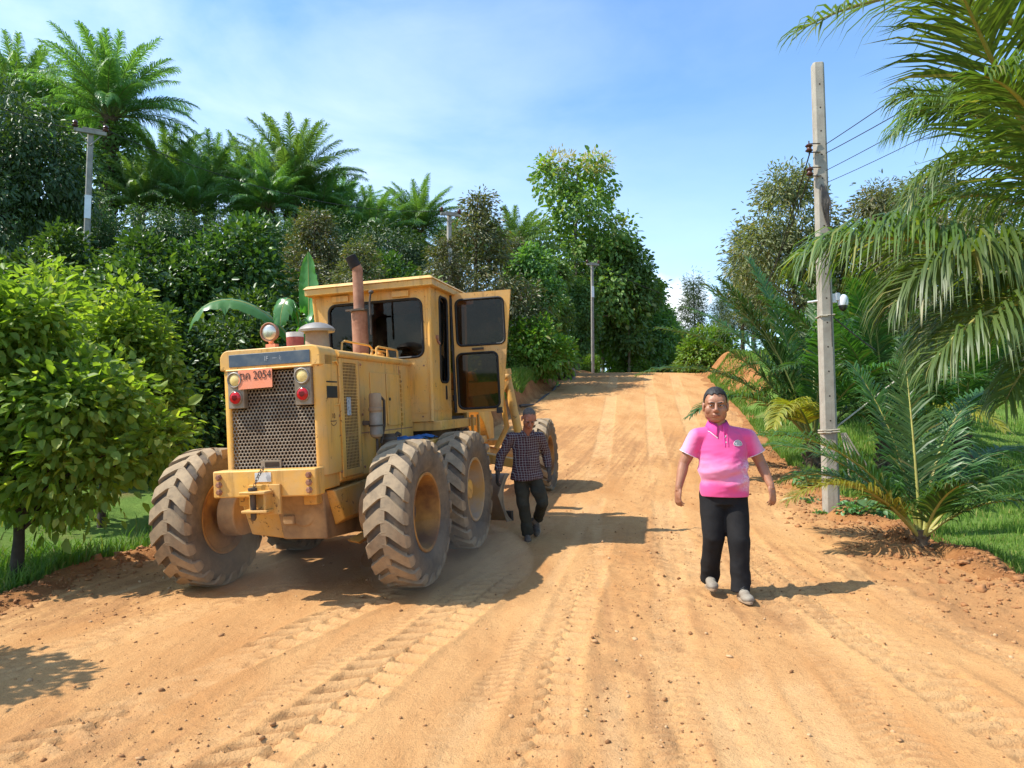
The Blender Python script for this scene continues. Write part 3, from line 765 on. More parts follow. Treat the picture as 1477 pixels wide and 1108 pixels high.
# hood
b = MB()
outer = [(-.455, .95), (-.455, 2.01)] + arc2((-.385, 2.015), .07, 180, 90)[1:] + arc2((.385, 2.015), .07, 90, 0)[:-1] + [(.455, 2.01), (.455, .95)]
inn = [(x * .94, z - .03) for x, z in outer][::-1]
b.prism([(x, -1.015, z) for x, z in outer + inn], (0, 1.78, 0))
hood = b.build('hood', Y_, gr, bevel=.006)
b = MB(); b.tube([(.452, -1.0, 2.035), (.452, .74, 2.035)], .032, 10); b.tube([(-.452, -1.0, 2.035), (-.452, .74, 2.035)], .032, 10); b.build('hood_edge_roll', Y_, gr, smooth=60)
# perforated rear grille: hexagonal cells with real holes
def perforated(v0, v1, w0, w1, p, hole, u, skip):
    V, F = [], []; rows = int((w1 - w0) / (p * .866)); cols = int((v1 - v0) / p)
    for j in range(rows):
        for i in range(cols + 1):
            cx_ = v0 + (i + (.5 if j % 2 else 0)) * p; cz_ = w0 + (j + .5) * p * .866
            if cx_ > v1 or skip(cx_, cz_): continue
            bs = len(V)
            for k in range(12):
                a = math.pi / 6 * k + math.pi / 6
                rad = p / math.sqrt(3) * (1 if k % 2 == 0 else .866)
                V.append((cx_ + rad * math.cos(a), u, cz_ + rad * math.sin(a)))
            for k in range(12):
                a = math.pi / 6 * k + math.pi / 6; V.append((cx_ + hole * math.cos(a), u, cz_ + hole * math.sin(a)))
            for k in range(12):
                a = math.pi / 6 * k + math.pi / 6; V.append((cx_ + hole * math.cos(a), u + .006, cz_ + hole * math.sin(a)))
            for k in range(12):
                l = (k + 1) % 12; F.append((bs + k, bs + l, bs + 12 + l, bs + 12 + k)); F.append((bs + 12 + k, bs + 12 + l, bs + 24 + l, bs + 24 + k))
    return np.array(V), np.array(F)
V, F = perforated(-.385, .385, 1.085, 1.925, .0325, .0125, -1.285, lambda x, z: abs(x) > .235 and z > 1.60)
gril = np_mesh('rear_grille', V, F, M['perforated'], gr)
b = MB(); b.span((-.40, -1.292, 1.068), (.40, -1.278, 1.09)); b.span((-.13, -1.294, 1.09), (.06, -1.284, 1.16)); b.build('grille_bar', M['perforated'], gril, bevel=.002)
b = MB(); b.span((-.09, -1.297, 1.105), (.04, -1.292, 1.145)); b.build('slot_shade', M['core_and_shade'], gril)  # dark plate painted as the shade inside an opening
b = MB(); b.span((-.40, -1.20, 1.05), (.40, -1.14, 1.93)); b.build('radiator_core', M['core_and_shade'], gr)
for s in (-1, 1):
    b = MB(); b.span((s * .235, -1.335, 1.605), (s * .384, -1.272, 1.922)); hs = b.build('lamp_housing', M['perforated'], gr, bevel=.006)
    b = MB(); b.lathe((s * .31, -1.333, 1.845), (0, -1, 0), [(0, .066), (.022, .066), (.026, .060), (.018, .054), (.005, .052)], 28); b.build('lamp_bezel', M['grey_metal'], hs)
    b = MB(); b.lathe((s * .31, -1.338, 1.845), (0, -1, 0), [(0, .054), (.008, .050), (.016, .034), (.02, .0)], 28); b.build('rear_lamp', M['amber_lens'], hs)
    b = MB(); b.lathe((s * .31, -1.333, 1.695), (0, -1, 0), [(0, .060), (.012, .060), (.016, .055), (.010, .050)], 28); b.build('lamp_bezel', M['perforated'], hs)
    b = MB(); b.lathe((s * .31, -1.338, 1.695), (0, -1, 0), [(0, .052), (.010, .050), (.018, .040), (.020, .024)], 28); tl = b.build('tail_lamp', M['red_lens'], hs)
    b = MB(); b.span((s * .31 - .022, -1.362, 1.688), (s * .31 + .022, -1.355, 1.715)); b.lathe((s * .31, -1.356, 1.695), (0, -1, 0), [(0, .024), (.004, .022), (.005, 0)], 16); b.build('tail_lamp_centre', M['dark_red'], tl)
b = MB(); b.box((-.115, -1.348, 1.845), (.315, .004, .16), (R(-3), R(-1.2), 0)); pl = b.build('licence_plate', M['plate_orange'], gr)
PR = (R(87), R(-1.2), 0)
text('ตค 2054', .098, (-.112, -1.3525, 1.872), PR, M['ink'], pl, sx=.86)
text('ระนอง', .048, (-.115, -1.3515, 1.795), PR, M['ink_red'], pl, sx=.9)
text('ร', .03, (-.252, -1.3525, 1.895), PR, M['ink'], pl)

# right flank of the hood: vent door, label, service doors, filter
b = MB(); fr = rrect(-.965, -.615, .985, 2.005, .03)
holed_panel(b, [(.456, -.60, 2.0), (.456, -.985, 2.0), (.456, -.985, .97), (.456, -.60, .97)], [(.456, u, w) for u, w in rrect(-.925, -.645, 1.03, 1.965, .015)], (.014, 0, 0)); vd = b.build('vent_door', Y_, gr, bevel=.003)
b = MB()
for i in range(10): u = -.925 + .28 * (i + .5) / 10; b.span((.461, u - .003, 1.03), (.466, u + .003, 1.965))
for i in range(34): w = 1.03 + .935 * (i + .5) / 34; b.span((.4625, -.925, w - .003), (.4675, -.645, w + .003))
b.build('wire_mesh', M['wire_mesh'], vd)
b = MB(); b.span((.4555, -.93, 1.025), (.4575, -.64, 1.97)); b.build('vent_recess_shade', M['core_and_shade'], vd)  # dark sheet stands in for the shaded recess behind the mesh
b = MB(); b.span((.470, -.875, 1.50), (.474, -.80, 1.66)); b.build('notice_plate', M['pale_mark'], vd)
b = MB(); b.span((.464, -1.225, 1.655), (.4675, -1.035, 1.755)); b.span((.464, -1.225, 1.785), (.4675, -1.035, 1.797)); sid = b.build('side_label', M['black_paint'], gr)
b = MB(); b.tube([(.462, -1.10, 1.96), (.475, -1.05, 1.97), (.475, -1.01, 1.93), (.475, -1.005, 1.66), (.475, -1.03, 1.60), (.46, -1.10, 1.59)], .008, 7); b.build('grab_handle', Y_, gr)
text('10', .06, (.4665, -1.125, 1.50), FACE_RIGHT, M['ink'], gr, 'sticker_lettering')
b = MB(); b.span((.464, -1.18, 1.455), (.4668, -1.075, 1.462)); b.tube([(.4660, -1.17, 1.44), (.4660, -1.14, 1.42), (.4660, -1.10, 1.425), (.4660, -1.075, 1.445)], .003, 4); b.build('sticker_mark', M['ink'], gr)
for (u0, u1) in ((-.34, .02), (.045, .40)):
    b = MB(); b.span((.455, u0, 1.37), (.467, u1, 1.90)); d = b.build('service_door', Y_, gr, bevel=.004)
    b = MB(); b.lathe((.467, u0 + .06, 1.64), (1, 0, 0), [(0, .016), (.01, .016), (.012, .01)], 10); b.build('door_latch', M['dark_iron'], d)
b = MB()
for i in range(12): b.span((.455, .425, 1.36 + i * .05), (.472, .455, 1.395 + i * .05))
b.build('hinge', YD, gr)
b = MB(); b.lathe((.575, -.50, 1.27), (0, 0, 1), [(0, .02), (.02, .05), (.05, .058), (.25, .058), (.26, .066), (.285, .066), (.29, .058), (.40, .058), (.42, .05), (.425, 0)], 20); can = b.build('filter_canister', M['dusty_tan'], gr)
b = MB(); b.lathe((.575, -.50, 1.31), (0, 0, 1), [(0, .061), (.20, .061)], 20); b.build('filter_bowl', M['grey_metal'], can)
b = MB(); b.span((.45, -.54, 1.40), (.53, -.46, 1.44)); b.lathe((.575, -.50, 1.385), (0, 0, 1), [(0, .070), (.014, .070)], 20); b.tube([(.60, -.44, 1.66), (.62, -.40, 1.62), (.61, -.39, 1.40), (.58, -.42, 1.22)], .014, 7); b.tube([(.575, -.5, 1.28), (.575, -.5, 1.05), (.56, -.48, .92)], .012, 7)
b.build('filter_bracket', M['dark_iron'], can)
b = MB(); b.lathe((.56, -.18, 1.05), (0, 0, 1), [(0, .08), (.20, .08), (.22, .06), (.25, .06)], 16); b.tube([(.56, -.18, 1.2), (.62, -.1, 1.3), (.6, .0, 1.28)], .02, 8); b.build('fuel_strainer', M['dark_iron'], gr)
# side locker that carries the batteries
b = MB(); b.span((.47, .08, .98), (.80, .70, 1.20)); b.span((.46, .05, .955), (.82, .73, .98)); b.build('battery_box', YD, gr, bevel=.008)
b = MB(); b.span((-.80, .08, .98), (-.47, .70, 1.25)); b.build('tool_box', YD, gr, bevel=.008)

b = MB()
for u in (-.98, -.56): 
    for w in (1.02, 1.5, 1.96): b.lathe((.469 if u > -.6 else .458, u + (.0 if u > -.6 else -.03), w), (1, 0, 0), [(0, .012), (.008, .011), (.010, .006)], 8)
for u in (-.9, -.6, -.3, 0, .3, .6): b.lathe((.455, u, .985), (1, 0, 0), [(0, .014), (.008, .013), (.010, .006)], 8)
b.span((.455, -1.0, 1.325), (.4585, .74, 1.335)); b.span((.455, .41, .96), (.4585, .418, 1.99)); b.span((.455, -.58, .96), (.4585, -.572, 1.99))
b.build('panel_seam', M['rust_pipe'], gr)
b = MB()
for x in (-.6, -.35, -.1, .15, .4, .62):
    for w in (1.44, 2.0): b.lathe((x * .94 if w < 1.6 else x, .752, w), (0, -1, 0), [(0, .011), (.007, .010), (.009, .005)], 8)
b.build('rivet_row', M['rust_pipe'], gr)
# precleaner, exhaust, lamp, rails on top of the hood
b = MB(); b.lathe((0, -.47, 2.08), (0, 0, 1), [(0, .13), (.02, .115), (.235, .105)], 28); pc = b.build('air_precleaner', M['dusty_tan'], gr)
b = MB(); b.lathe((0, -.47, 2.305), (0, 0, 1), [(0, .11), (.0, .168), (.022, .172), (.05, .145), (.075, .10), (.088, .05), (.09, 0)], 32); b.build('precleaner_cap', M['grey_metal'], pc)
b = MB(); b.lathe((.0, .50, 2.07), (0, 0, 1), [(0, .086), (.56, .086)], 22); ex = b.build('exhaust_muffler', M['rust_pipe'], gr)
b = MB(); b.lathe((.0, .50, 2.60), (0, 0, 1), [(0, .064), (.03, .058), (.46, .056)], 20); b.tube([(0, .50, 3.05), (0, .50, 3.08), (-.01, .49, 3.11)], .058, 18); b.build('exhaust_pipe', M['rust_pipe'], ex, smooth=50)
b = MB(); b.lathe((0, .50, 2.61), (0, 0, 1), [(0, .094), (.028, .094)], 20); b.span((-.11, .39, 2.615), (.11, .42, 2.632)); b.build('pipe_clamp', M['dark_iron'], ex)
b = MB(); p0 = Vector((-.01, .49, 3.10))
b.lathe(p0, (-.30, -.20, .75), [(0, .060), (.05, .061), (.13, .060), (.135, .05), (.06, .046), (.0, .04)], 20); b.build('exhaust_tip', M['soot'], ex, smooth=50)
b = MB(); b.tube([(.15, .45, 2.35), (.15, .45, 2.72), (.16, .46, 2.80)], .012, 8); b.ellip((.165, .46, 2.81), (.03, .02, .022)); b.build('antenna', M['dark_iron'], gr)
b = MB(); b.span((-.14, -1.13, 2.09), (-.05, -1.07, 2.15)); b.tube([(-.095, -1.10, 2.14), (-.095, -1.12, 2.18)], .022, 8); wl_ = b.build('work_lamp_bracket', M['plate_orange'], gr)
b = MB(); b.lathe((-.105, -1.10, 2.255), (-.05, -1, -.02), [(-.06, .0), (-.05, .045), (-.02, .075), (.02, .085), (.03, .085), (.035, .078), (.02, .072)], 28); b.build('work_lamp', M['rust_pipe'], wl_)
b = MB(); b.lathe((-.105, -1.10, 2.255), (-.05, -1, -.02), [(.018, .074), (.030, .06), (.036, .03), (.038, 0)], 28); b.build('lamp_lens', M['silver'], wl_)
b = MB()
b.tube([(.20, -.38, 2.09), (.20, -.36, 2.20), (.20, -.30, 2.22), (.22, .22, 2.21), (.22, .28, 2.19), (.22, .30, 2.09)], .010, 8)
b.tube([(.34, .12, 2.09), (.34, .13, 2.17), (.34, .18, 2.185), (.36, .60, 2.18), (.36, .64, 2.165), (.36, .645, 2.09)], .012, 8); b.tube([(.34, .40, 2.09), (.345, .40, 2.18)], .010, 8)
b.tube([(.26, .16, 2.09), (.26, .2, 2.16), (.28, .56, 2.16), (.28, .6, 2.09)], .010, 8)
b.build('hood_rail', Y_, gr)
b = MB(); b.span((-.44, -.95, 2.087), (-.18, -.9, 2.12)); b.span((-.44, -1.12, 2.095), (-.40, -.5, 2.125)); b.build('hood_strip', M['dusty_tan'], gr, bevel=.004)
b = MB(); b.lathe((.24, .42, 2.08), (0, 0, 1), [(0, .06), (.05, .06), (.055, .045), (.08, .03), (.085, 0)], 14); b.ellip((.12, .3, 2.11), (.07, .10, .035)); b.build('filler_cap', YD, gr)

# axle, transmission belly
b = MB(); b.lathe((-.82, 0, .66), (1, 0, 0), [(0, .15), (.25, .17), (.45, .26), (.62, .33), (1.02, .33), (1.2, .26), (1.4, .17), (1.64, .15)], 24); b.build('rear_axle', M['axle_iron'], gr, smooth=50)
b = MB(); b.hexa([(-.05, -1.12, .47), (.36, -1.12, .47), (.36, -.2, .40), (-.05, -.2, .40), (-.08, -1.2, .87), (.38, -1.2, .87), (.38, -.1, .87), (-.08, -.1, .87)])
b.lathe((.16, -1.13, .70), (0, -1, 0), [(0, .125), (.03, .12), (.035, .09), (.03, .0)], 24); b.span((-.02, -1.185, .60), (.09, -1.12, .68)); b.span((.03, -1.165, .72), (.08, -1.14, .76))
b.build('transmission_case', M['axle_iron'], gr, bevel=.012)
b = MB(); b.hexa([(-.40, -1.05, .50), (-.06, -1.05, .46), (-.06, -.3, .46), (-.40, -.3, .50), (-.44, -1.16, .87), (-.08, -1.16, .87), (-.08, -.2, .87), (-.44, -.2, .87)])
b.hexa([(.37, -1.0, .56), (.47, -1.0, .62), (.47, -.5, .62), (.37, -.5, .56), (.37, -1.15, .88), (.455, -1.15, .88), (.455, -.4, .9), (.37, -.4, .9)]); b.build('belly_guard', YD, gr, bevel=.012)
for s in (-1, 1):
    b = MB(); pts = [(u, w) for u, w in rrect(-1.02, 1.02, .46, .86, .18, 6)]
    b.prism([(s * .60, u, w) for u, w in pts], (s * .17, 0, 0)); b.lathe((s * .5, 0, .66), (s, 0, 0), [(0, .22), (.12, .22)], 24); b.build('tandem_case', M['axle_iron'], gr, bevel=.012)

# wheels with traction tyres
def tyre_arrays(Rt=.63, hw=.172, nl=20):
    k = Rt / .63
    pr = [(-.135, .335), (-.165, .38), (-.182, .45), (-.182, .52), (-.168, .578), (-.135, .598), (-.06, .602), (0, .603), (.06, .602), (.135, .598), (.168, .578), (.182, .52), (.182, .45), (.165, .38), (.135, .335), (.10, .325), (-.10, .325)]
    n = 96; V, F, A = [], [], []
    for a, r in pr:
        for i in range(n):
            t = 2 * math.pi * i / n; V.append((a, -r * k * math.cos(t), -r * k * math.sin(t))); A.append(.15 if r < .56 else .0)
    m = len(pr)
    for i in range(m):
        for q in range(n): F.append((i * n + q, i * n + (q + 1) % n, ((i + 1) % m) * n + (q + 1) % n, ((i + 1) % m) * n + q))
    pitch = 2 * math.pi / nl
    st = [(-.018, -.05, .634, .36), (.028, .0, .634, .36), (.046, .05, .633, .345), (.100, .28, .631, .335), (.150, .50, .628, .335), (.172, .60, .616, .33), (.186, .68, .575, .31), (.187, .74, .535, .22)]
    for s in (-1, 1):
        for j in range(nl):
            t0 = pitch * (j + (0 if s > 0 else .5)); bs = len(V)
            for (a, f, rt, w) in st:
                th = t0 + f * pitch; rb = min(rt - .012, .58) if a < .17 else rt - .03
                for (dw, r, at_) in ((-w, rb, .25), (-w * .86, rt, 1), (w * .86, rt, 1), (w, rb, .25)):
                    t = th + dw * pitch; aa = a if r == rt else (a if a < .17 else a - .02)
                    V.append((s * aa, -r * k * math.cos(t), -r * k * math.sin(t))); A.append(at_ if rt > .56 or at_ < 1 else .5)
            for i in range(len(st) - 1):
                for c in range(3): F.append((bs + i * 4 + c, bs + i * 4 + c + 1, bs + i * 4 + 5 + c, bs + i * 4 + 4 + c))
            F.append((bs, bs + 1, bs + 2, bs + 3)); e = bs + (len(st) - 1) * 4; F.append((e + 3, e + 2, e + 1, e))
    return np.array(V), np.array(F), np.array(A)
TV, TF, TA = tyre_arrays()
def wheel(pos, s, rimmat, hubmat, dish, spin, cyl=False):
    b = MB(); o = (0, 0, 0)
    b.lathe(o, (s, 0, 0), [(.150, .345), (.156, .335), (.150, .318), (.11, .305), (.02, .297), (dish - .07, .285), (dish - .10, .255), (dish - .085, .16), (dish - .05, .10), (-.12, .10), (-.12, .29), (-.15, .335), (-.145, .345)], 40, closed=True)
    w = b.build('wheel', rimmat, gr, smooth=30); w.location = pos; w.rotation_euler = (spin, 0, 0)
    b = MB(); b.lathe((dish * s - .095 * s, 0, 0), (s, 0, 0), [(0, .165), (.035, .16), (.045, .12), (.12, .10), (.13, .05), (.133, 0)], 28)
    for i in range(10):
        a = i * .6283; b.lathe(((dish - .098) * s, .20 * math.cos(a), .20 * math.sin(a)), (s, 0, 0), [(0, .016), (.018, .016), (.02, .01), (.03, .008)], 6)
    b.build('hub', hubmat, w, smooth=35)
    V = TV.copy(); t = np_mesh('tyre', V, TF, M['tyre'], w, attrs={'lug': TA})
    t.data.polygons.foreach_set('use_smooth', [True] * len(t.data.polygons)); t.data.set_sharp_from_angle(angle=R(30))
    return w
HW = .985
wheel((HW, -.78, .63), 1, M['rim'], M['dark_iron'], -.02, .05)
wheel((HW, .78, .63), 1, M['rim_grey'], Y_, .06, .9)
wheel((-HW, -.78, .63), -1, M['rim'], M['dark_iron'], -.02, .15)
wheel((-HW, .78, .63), -1, M['rim_grey'], Y_, .06, .6)
wheel((1.03, 5.34, .63), 1, M['rim'], M['rim_grey'], .0, .3)
wheel((-1.03, 5.34, .63), -1, M['rim'], M['rim_grey'], .0, .7)

# cab
def cw(v, w):                               # cab walls lean in slightly towards the floor
    f = (2.86 - w) / 1.48; return v * (1 - (.055 if v > 0 else .16) * f)
U0, U1, W0, W1, VL, VR = .75, 2.16, 1.385, 2.87, -.68, .735
def cp(v, u, w): return (cw(v, w), u, w)
b = MB()
holed_panel(b, [cp(VR, U0, W1), cp(VL, U0, W1), cp(VL, U0, W0), cp(VR, U0, W0)], [(v, U0, w) for v, w in rrect(-.485, .625, 2.10, 2.745, .085)], (0, .035, 0))
# right wall behind the door opening, with its narrow window
holed_panel(b, [cp(VR, 1.43, W1), cp(VR, U0 + .035, W1), cp(VR, U0 + .035, W0), cp(VR, 1.43, W0)], [cp(VR, u, w) for u, w in rrect(1.04, 1.33, 1.82, 2.80, .07)], (-.035, 0, 0))
# left wall and front wall with windows
holed_panel(b, [cp(VL, U1, W1), cp(VL, U0 + .035, W1), cp(VL, U0 + .035, W0), cp(VL, U1, W0)], [cp(VL, u, w) for u, w in rrect(1.0, 2.05, 1.95, 2.78, .07)], (.035, 0, 0))
holed_panel(b, [cp(VR, U1, W1), cp(VL, U1, W1), cp(VL, U1, W0), cp(VR, U1, W0)], [(v, U1, w) for v, w in rrect(-.52, .60, 1.75, 2.78, .07)], (0, -.035, 0))
b.hexa([cp(VR - .05, 2.06, W0), cp(VR, 2.06, W0), cp(VR, U1 - .036, W0), cp(VR - .05, U1 - .036, W0), cp(VR - .05, 2.06, W1), cp(VR, 2.06, W1), cp(VR, U1 - .036, W1), cp(VR - .05, U1 - .036, W1)])
b.span((cw(VR, 2.8) - .05, 1.43, 2.80), (cw(VR, 2.8), 2.06, 2.87))
cab = b.build('cab', Y_, gr, smooth=30)
b = MB(); b.span((-.60, U0 + .035, W0), (.66, U1 - .035, W0 + .03)); b.build('cab_floor', M['dark_iron'], cab)
b = MB(); b.tube([cp(VR - .012, U0 + .008, W0), cp(VR - .012, U0 + .008, W1)], .022, 10); b.tube([cp(VL + .012, U0 + .008, W0), cp(VL + .012, U0 + .008, W1)], .022, 10)
b.span((.655, U0 - .006, 1.42), (.664, U0 - .001, 2.85)); b.span((.10, U0 - .008, 2.76), (.115, U0 - .001, 2.865)); b.span((cw(VR, 1.5) - .002, .79, 1.50), (cw(VR, 1.5) + .012, 1.42, 1.515)); b.span((.40, U0 - .008, 1.48), (.66, U0 - .001, 1.494)); b.build('cab_trim', Y_, cab)
for (x0, x1) in ((-.43, -.23), (.29, .49)):
    b = MB(); b.span((x0, U0 - .03, 2.775), (x1, U0 - .001, 2.845)); b.build('vent_cover', Y_, cab, bevel=.006)
b = MB(); b.span((-.72, .64, 2.862), (.80, 2.28, 2.935)); b.hexa([(-.735, .62, 2.935), (.815, .62, 2.935), (.815, 2.30, 2.935), (-.735, 2.30, 2.935), (-.70, .66, 2.975), (.77, .66, 2.975), (.77, 2.26, 2.975), (-.70, 2.26, 2.975)])
b.build('cab_roof', M['roof_paint'], cab, bevel=.008)
b = MB(); b.lathe((.55, 2.05, 2.97), (0, 0, 1), [(0, .05), (.05, .045), (.07, .02), (.072, 0)], 14); b.build('roof_lamp', M['plate_orange'], cab)
def pane(name, pts, nrm, parent):
    b = MB(); d = Vector(nrm); b.prism([Vector(p) + d * .4 for p in pts], d * .2); return b.build(name, M['glass'], parent, smooth=0)
def window(pts, nrm, parent):
    w = pane('window', pts, nrm, parent); b = MB(); seal(b, [Vector(p) for p in pts], .015); b.build('window_seal', M['black'], w, smooth=60); return w
window([(v, U0, w) for v, w in rrect(-.485, .625, 2.10, 2.745, .085)], (0, .035, 0), cab)
window([cp(VR, u, w) for u, w in rrect(1.04, 1.33, 1.82, 2.80, .07)], (-.035, 0, 0), cab)
window([cp(VL, u, w) for u, w in rrect(1.0, 2.05, 1.95, 2.78, .07)], (.035, 0, 0), cab)
window([(v, U1, w) for v, w in rrect(-.52, .60, 1.75, 2.78, .07)], (0, -.035, 0), cab)
b = MB(); b.span((cw(VR, 1.7) - .004, 1.22, 1.62), (cw(VR, 1.7) + .006, 1.27, 1.78)); b.build('door_handle', M['black_paint'], cab)
b = MB(); b.span((.70, .90, 2.30), (.745, .94, 2.34)); b.tube([(.72, .95, 2.30), (.75, .95, 2.24)], .014, 6); b.build('door_catch', M['rust_pipe'], cab)
b = MB(); b.box((.0, 1.30, 1.62), (.50, .46, .14)); b.box((.0, 1.10, 1.92), (.48, .14, .56), (R(8), 0, 0)); st_ = b.build('operator_seat', M['orange_seat'], cab, bevel=.04, seg=3)
b = MB(); b.span((-.2, 1.15, 1.41), (.2, 1.45, 1.55)); b.build('seat_base', M['dark_iron'], st_)
b = MB(); b.span((-.30, 1.78, 1.41), (.30, 1.95, 2.02)); b.tube([(0, 1.80, 2.0), (0, 1.68, 2.13)], .03, 8); b.build('control_console', M['dark_iron'], cab, bevel=.02)
b = MB()
for i in range(7): v = -.27 + .09 * i; b.tube([(v, 1.78, 2.0), (v, 1.70, 2.2)], .008, 6); b.ellip((v, 1.695, 2.22), (.016, .016, .02))
b.build('control_lever', M['black'], cab)
b = MB(); c0 = Vector((0, 1.66, 2.15)); b.tube([c0 + Vector((.19 * math.cos(a), .07 * math.sin(a), .175 * math.sin(a))) for a in [k * .2618 for k in range(25)]], .014, 8, cap=False); b.build('steering_wheel', M['black'], cab, smooth=60)
b = MB(); b.span((-.62, .9, 1.12), (.62, 2.1, 1.38)); b.span((.30, 1.0, .96), (.70, 1.35, 1.12)); b.build('cab_base', M['dark_iron'], gr, bevel=.02)
b = MB(); b.span((.40, .78, 1.28), (.78, 2.2, 1.385)); b.build('cab_sill', Y_, gr, bevel=.008)

# open door, swung square to the cab
b = MB(); UD = 1.46
def dp(v, w): return (v, UD + .06 * (v - .74), w)
rt = lambda w: 1.47 - .17 * (2.88 - w) / 1.42
holed_panel(b, [dp(rt(2.88), 2.88), dp(.745, 2.88), dp(.745, 2.205), dp(rt(2.205), 2.205)], [dp(v, w) for v, w in rrect(.80, 1.375, 2.25, 2.80, .065)], (0, .035, 0))
holed_panel(b, [dp(rt(2.205), 2.205), dp(.745, 2.205), dp(.745, 1.455), dp(rt(1.455), 1.455)], [dp(v, w) for v, w in rrect(.785, 1.275, 1.50, 2.155, .065)], (0, .035, 0))
door = b.build('cab_door', Y_, gr, smooth=30)
for rr in (rrect(.80, 1.375, 2.25, 2.80, .065), rrect(.785, 1.275, 1.50, 2.155, .065)):
    window([dp(v, w) for v, w in rr], (0, .035, 0), door)
b = MB(); b.tube([dp(.74, 1.46), dp(.74, 2.88)], .018, 8)
for w in (1.6, 2.2, 2.75): b.lathe((.735, UD, w), (0, 0, 1), [(0, .026), (.07, .026)], 10)
b.build('door_hinge', M['black'], door)
b = MB(); b.span((.98, UD - .012, 2.19), (1.12, UD + .01, 2.215)); b.build('door_lock', M['dark_iron'], door)
b = MB(); b.span((1.24, UD + .0, 1.43), (1.30, UD + .07, 1.50)); b.build('door_stop', M['black'], door)

# front frame, drawbar, circle, blade, front axle
b = MB(); side = [(2.16, 1.15), (2.16, 1.75), (3.0, 1.92), (4.6, 1.90), (5.2, 1.62), (5.55, 1.30), (5.55, .95), (5.2, .95), (4.9, 1.25), (4.4, 1.52), (3.0, 1.50), (2.4, 1.05)]
b.prism([(-.15, u, w) for u, w in side], (.30, 0, 0)); ff = b.build('front_frame', Y_, gr, bevel=.012)
text('CAT', .26, (.153, 3.9, 1.71), FACE_RIGHT, M['black_paint'], ff)
b = MB(); b.lathe((-.92, 5.34, .66), (1, 0, 0), [(0, .11), (.5, .10), (.8, .16), (1.04, .16), (1.34, .10), (1.84, .11)], 18); b.hexa([(-.75, 5.24, .84), (.75, 5.24, .84), (.75, 5.36, .84), (-.75, 5.36, .84), (-.75, 5.24, .93), (.75, 5.24, .93), (.75, 5.36, .93), (-.75, 5.36, .93)]); b.build('front_axle', YD, gr, smooth=40)
b = MB(); n = 40
for i in range(n):
    a0, a1 = 2 * math.pi * i / n, 2 * math.pi * (i + 1) / n
    def q(a, r, w): return (r * math.cos(a), 2.95 + r * math.sin(a), w)
    b.hexa([q(a0, .56, .86), q(a0, .72, .86), q(a1, .72, .86), q(a1, .56, .86), q(a0, .56, .95), q(a0, .72, .95), q(a1, .72, .95), q(a1, .56, .95)])
b.build('turning_circle', YD, gr)
b = MB(); b.hexa([(-.5, 2.6, .96), (.5, 2.6, .96), (.10, 5.3, .90), (-.10, 5.3, .90), (-.5, 2.6, 1.08), (.5, 2.6, 1.08), (.10, 5.3, 1.02), (-.10, 5.3, 1.02)]); b.build('drawbar', YD, gr, bevel=.01)
# blade: a curved moldboard set across the machine at an angle
pr = [(math.sin(a) * .52 - .30, .30 - math.cos(a) * .34 + .08) for a in [R(-62 + 124 * i / 12) for i in range(13)]]
A_, B_ = Vector((1.26, 1.86, .10)), Vector((-1.55, 3.15, .05)); ln_ = (B_ - A_); fwd = Vector((-ln_.y, ln_.x, 0)).normalized() * -1
if fwd.y < 0: fwd = -fwd
sec = []
for i in range(13):
    a = R(-66 + 132 * i / 12); sec.append((-.26 * math.cos(a) + .12, .29 + .315 * math.sin(a)))
b = MB(); m = 13; vs = []
for P_ in (A_, B_):
    for th in (0, .022):
        for (f, z) in sec: vs.append(P_ + fwd * (f - th) + Vector((0, 0, z)))
fs = []
for i in range(m - 1):
    fs += [(i, i + 1, 2 * m + i + 1, 2 * m + i), (m + i, 3 * m + i, 3 * m + i + 1, m + i + 1), (i, m + i, m + i + 1, i + 1), (2 * m + i, 2 * m + i + 1, 3 * m + i + 1, 3 * m + i)]
fs += [(0, 2 * m, 3 * m, m), (m - 1, 2 * m - 1, 4 * m - 1, 3 * m - 1)]; b.add(vs, fs)
mb_ = b.build('blade', M['blade_steel'], gr, smooth=50)
b = MB(); d = ln_.normalized(); e = A_ + d * .005
b.prism([e + fwd * (f - .004) + Vector((0, 0, z)) for f, z in sec] + [e + fwd * (sec[-1][0] - .10) + Vector((0, 0, sec[-1][1])), e + fwd * -.24 + Vector((0, 0, .34)), e + fwd * (sec[0][0] - .10) + Vector((0, 0, sec[0][1]))], d * .02)
b.build('end_bit', M['blade_steel'], mb_)
b = MB(); b.prism([A_ + fwd * (sec[0][0] + .02) + Vector((0, 0, .0)), A_ + fwd * (sec[0][0] - .02) + Vector((0, 0, .0)), A_ + fwd * (sec[0][0] - .02) + Vector((0, 0, .12)), A_ + fwd * (sec[0][0] + .02) + Vector((0, 0, .12))], ln_); b.build('cutting_edge', M['dark_iron'], mb_)
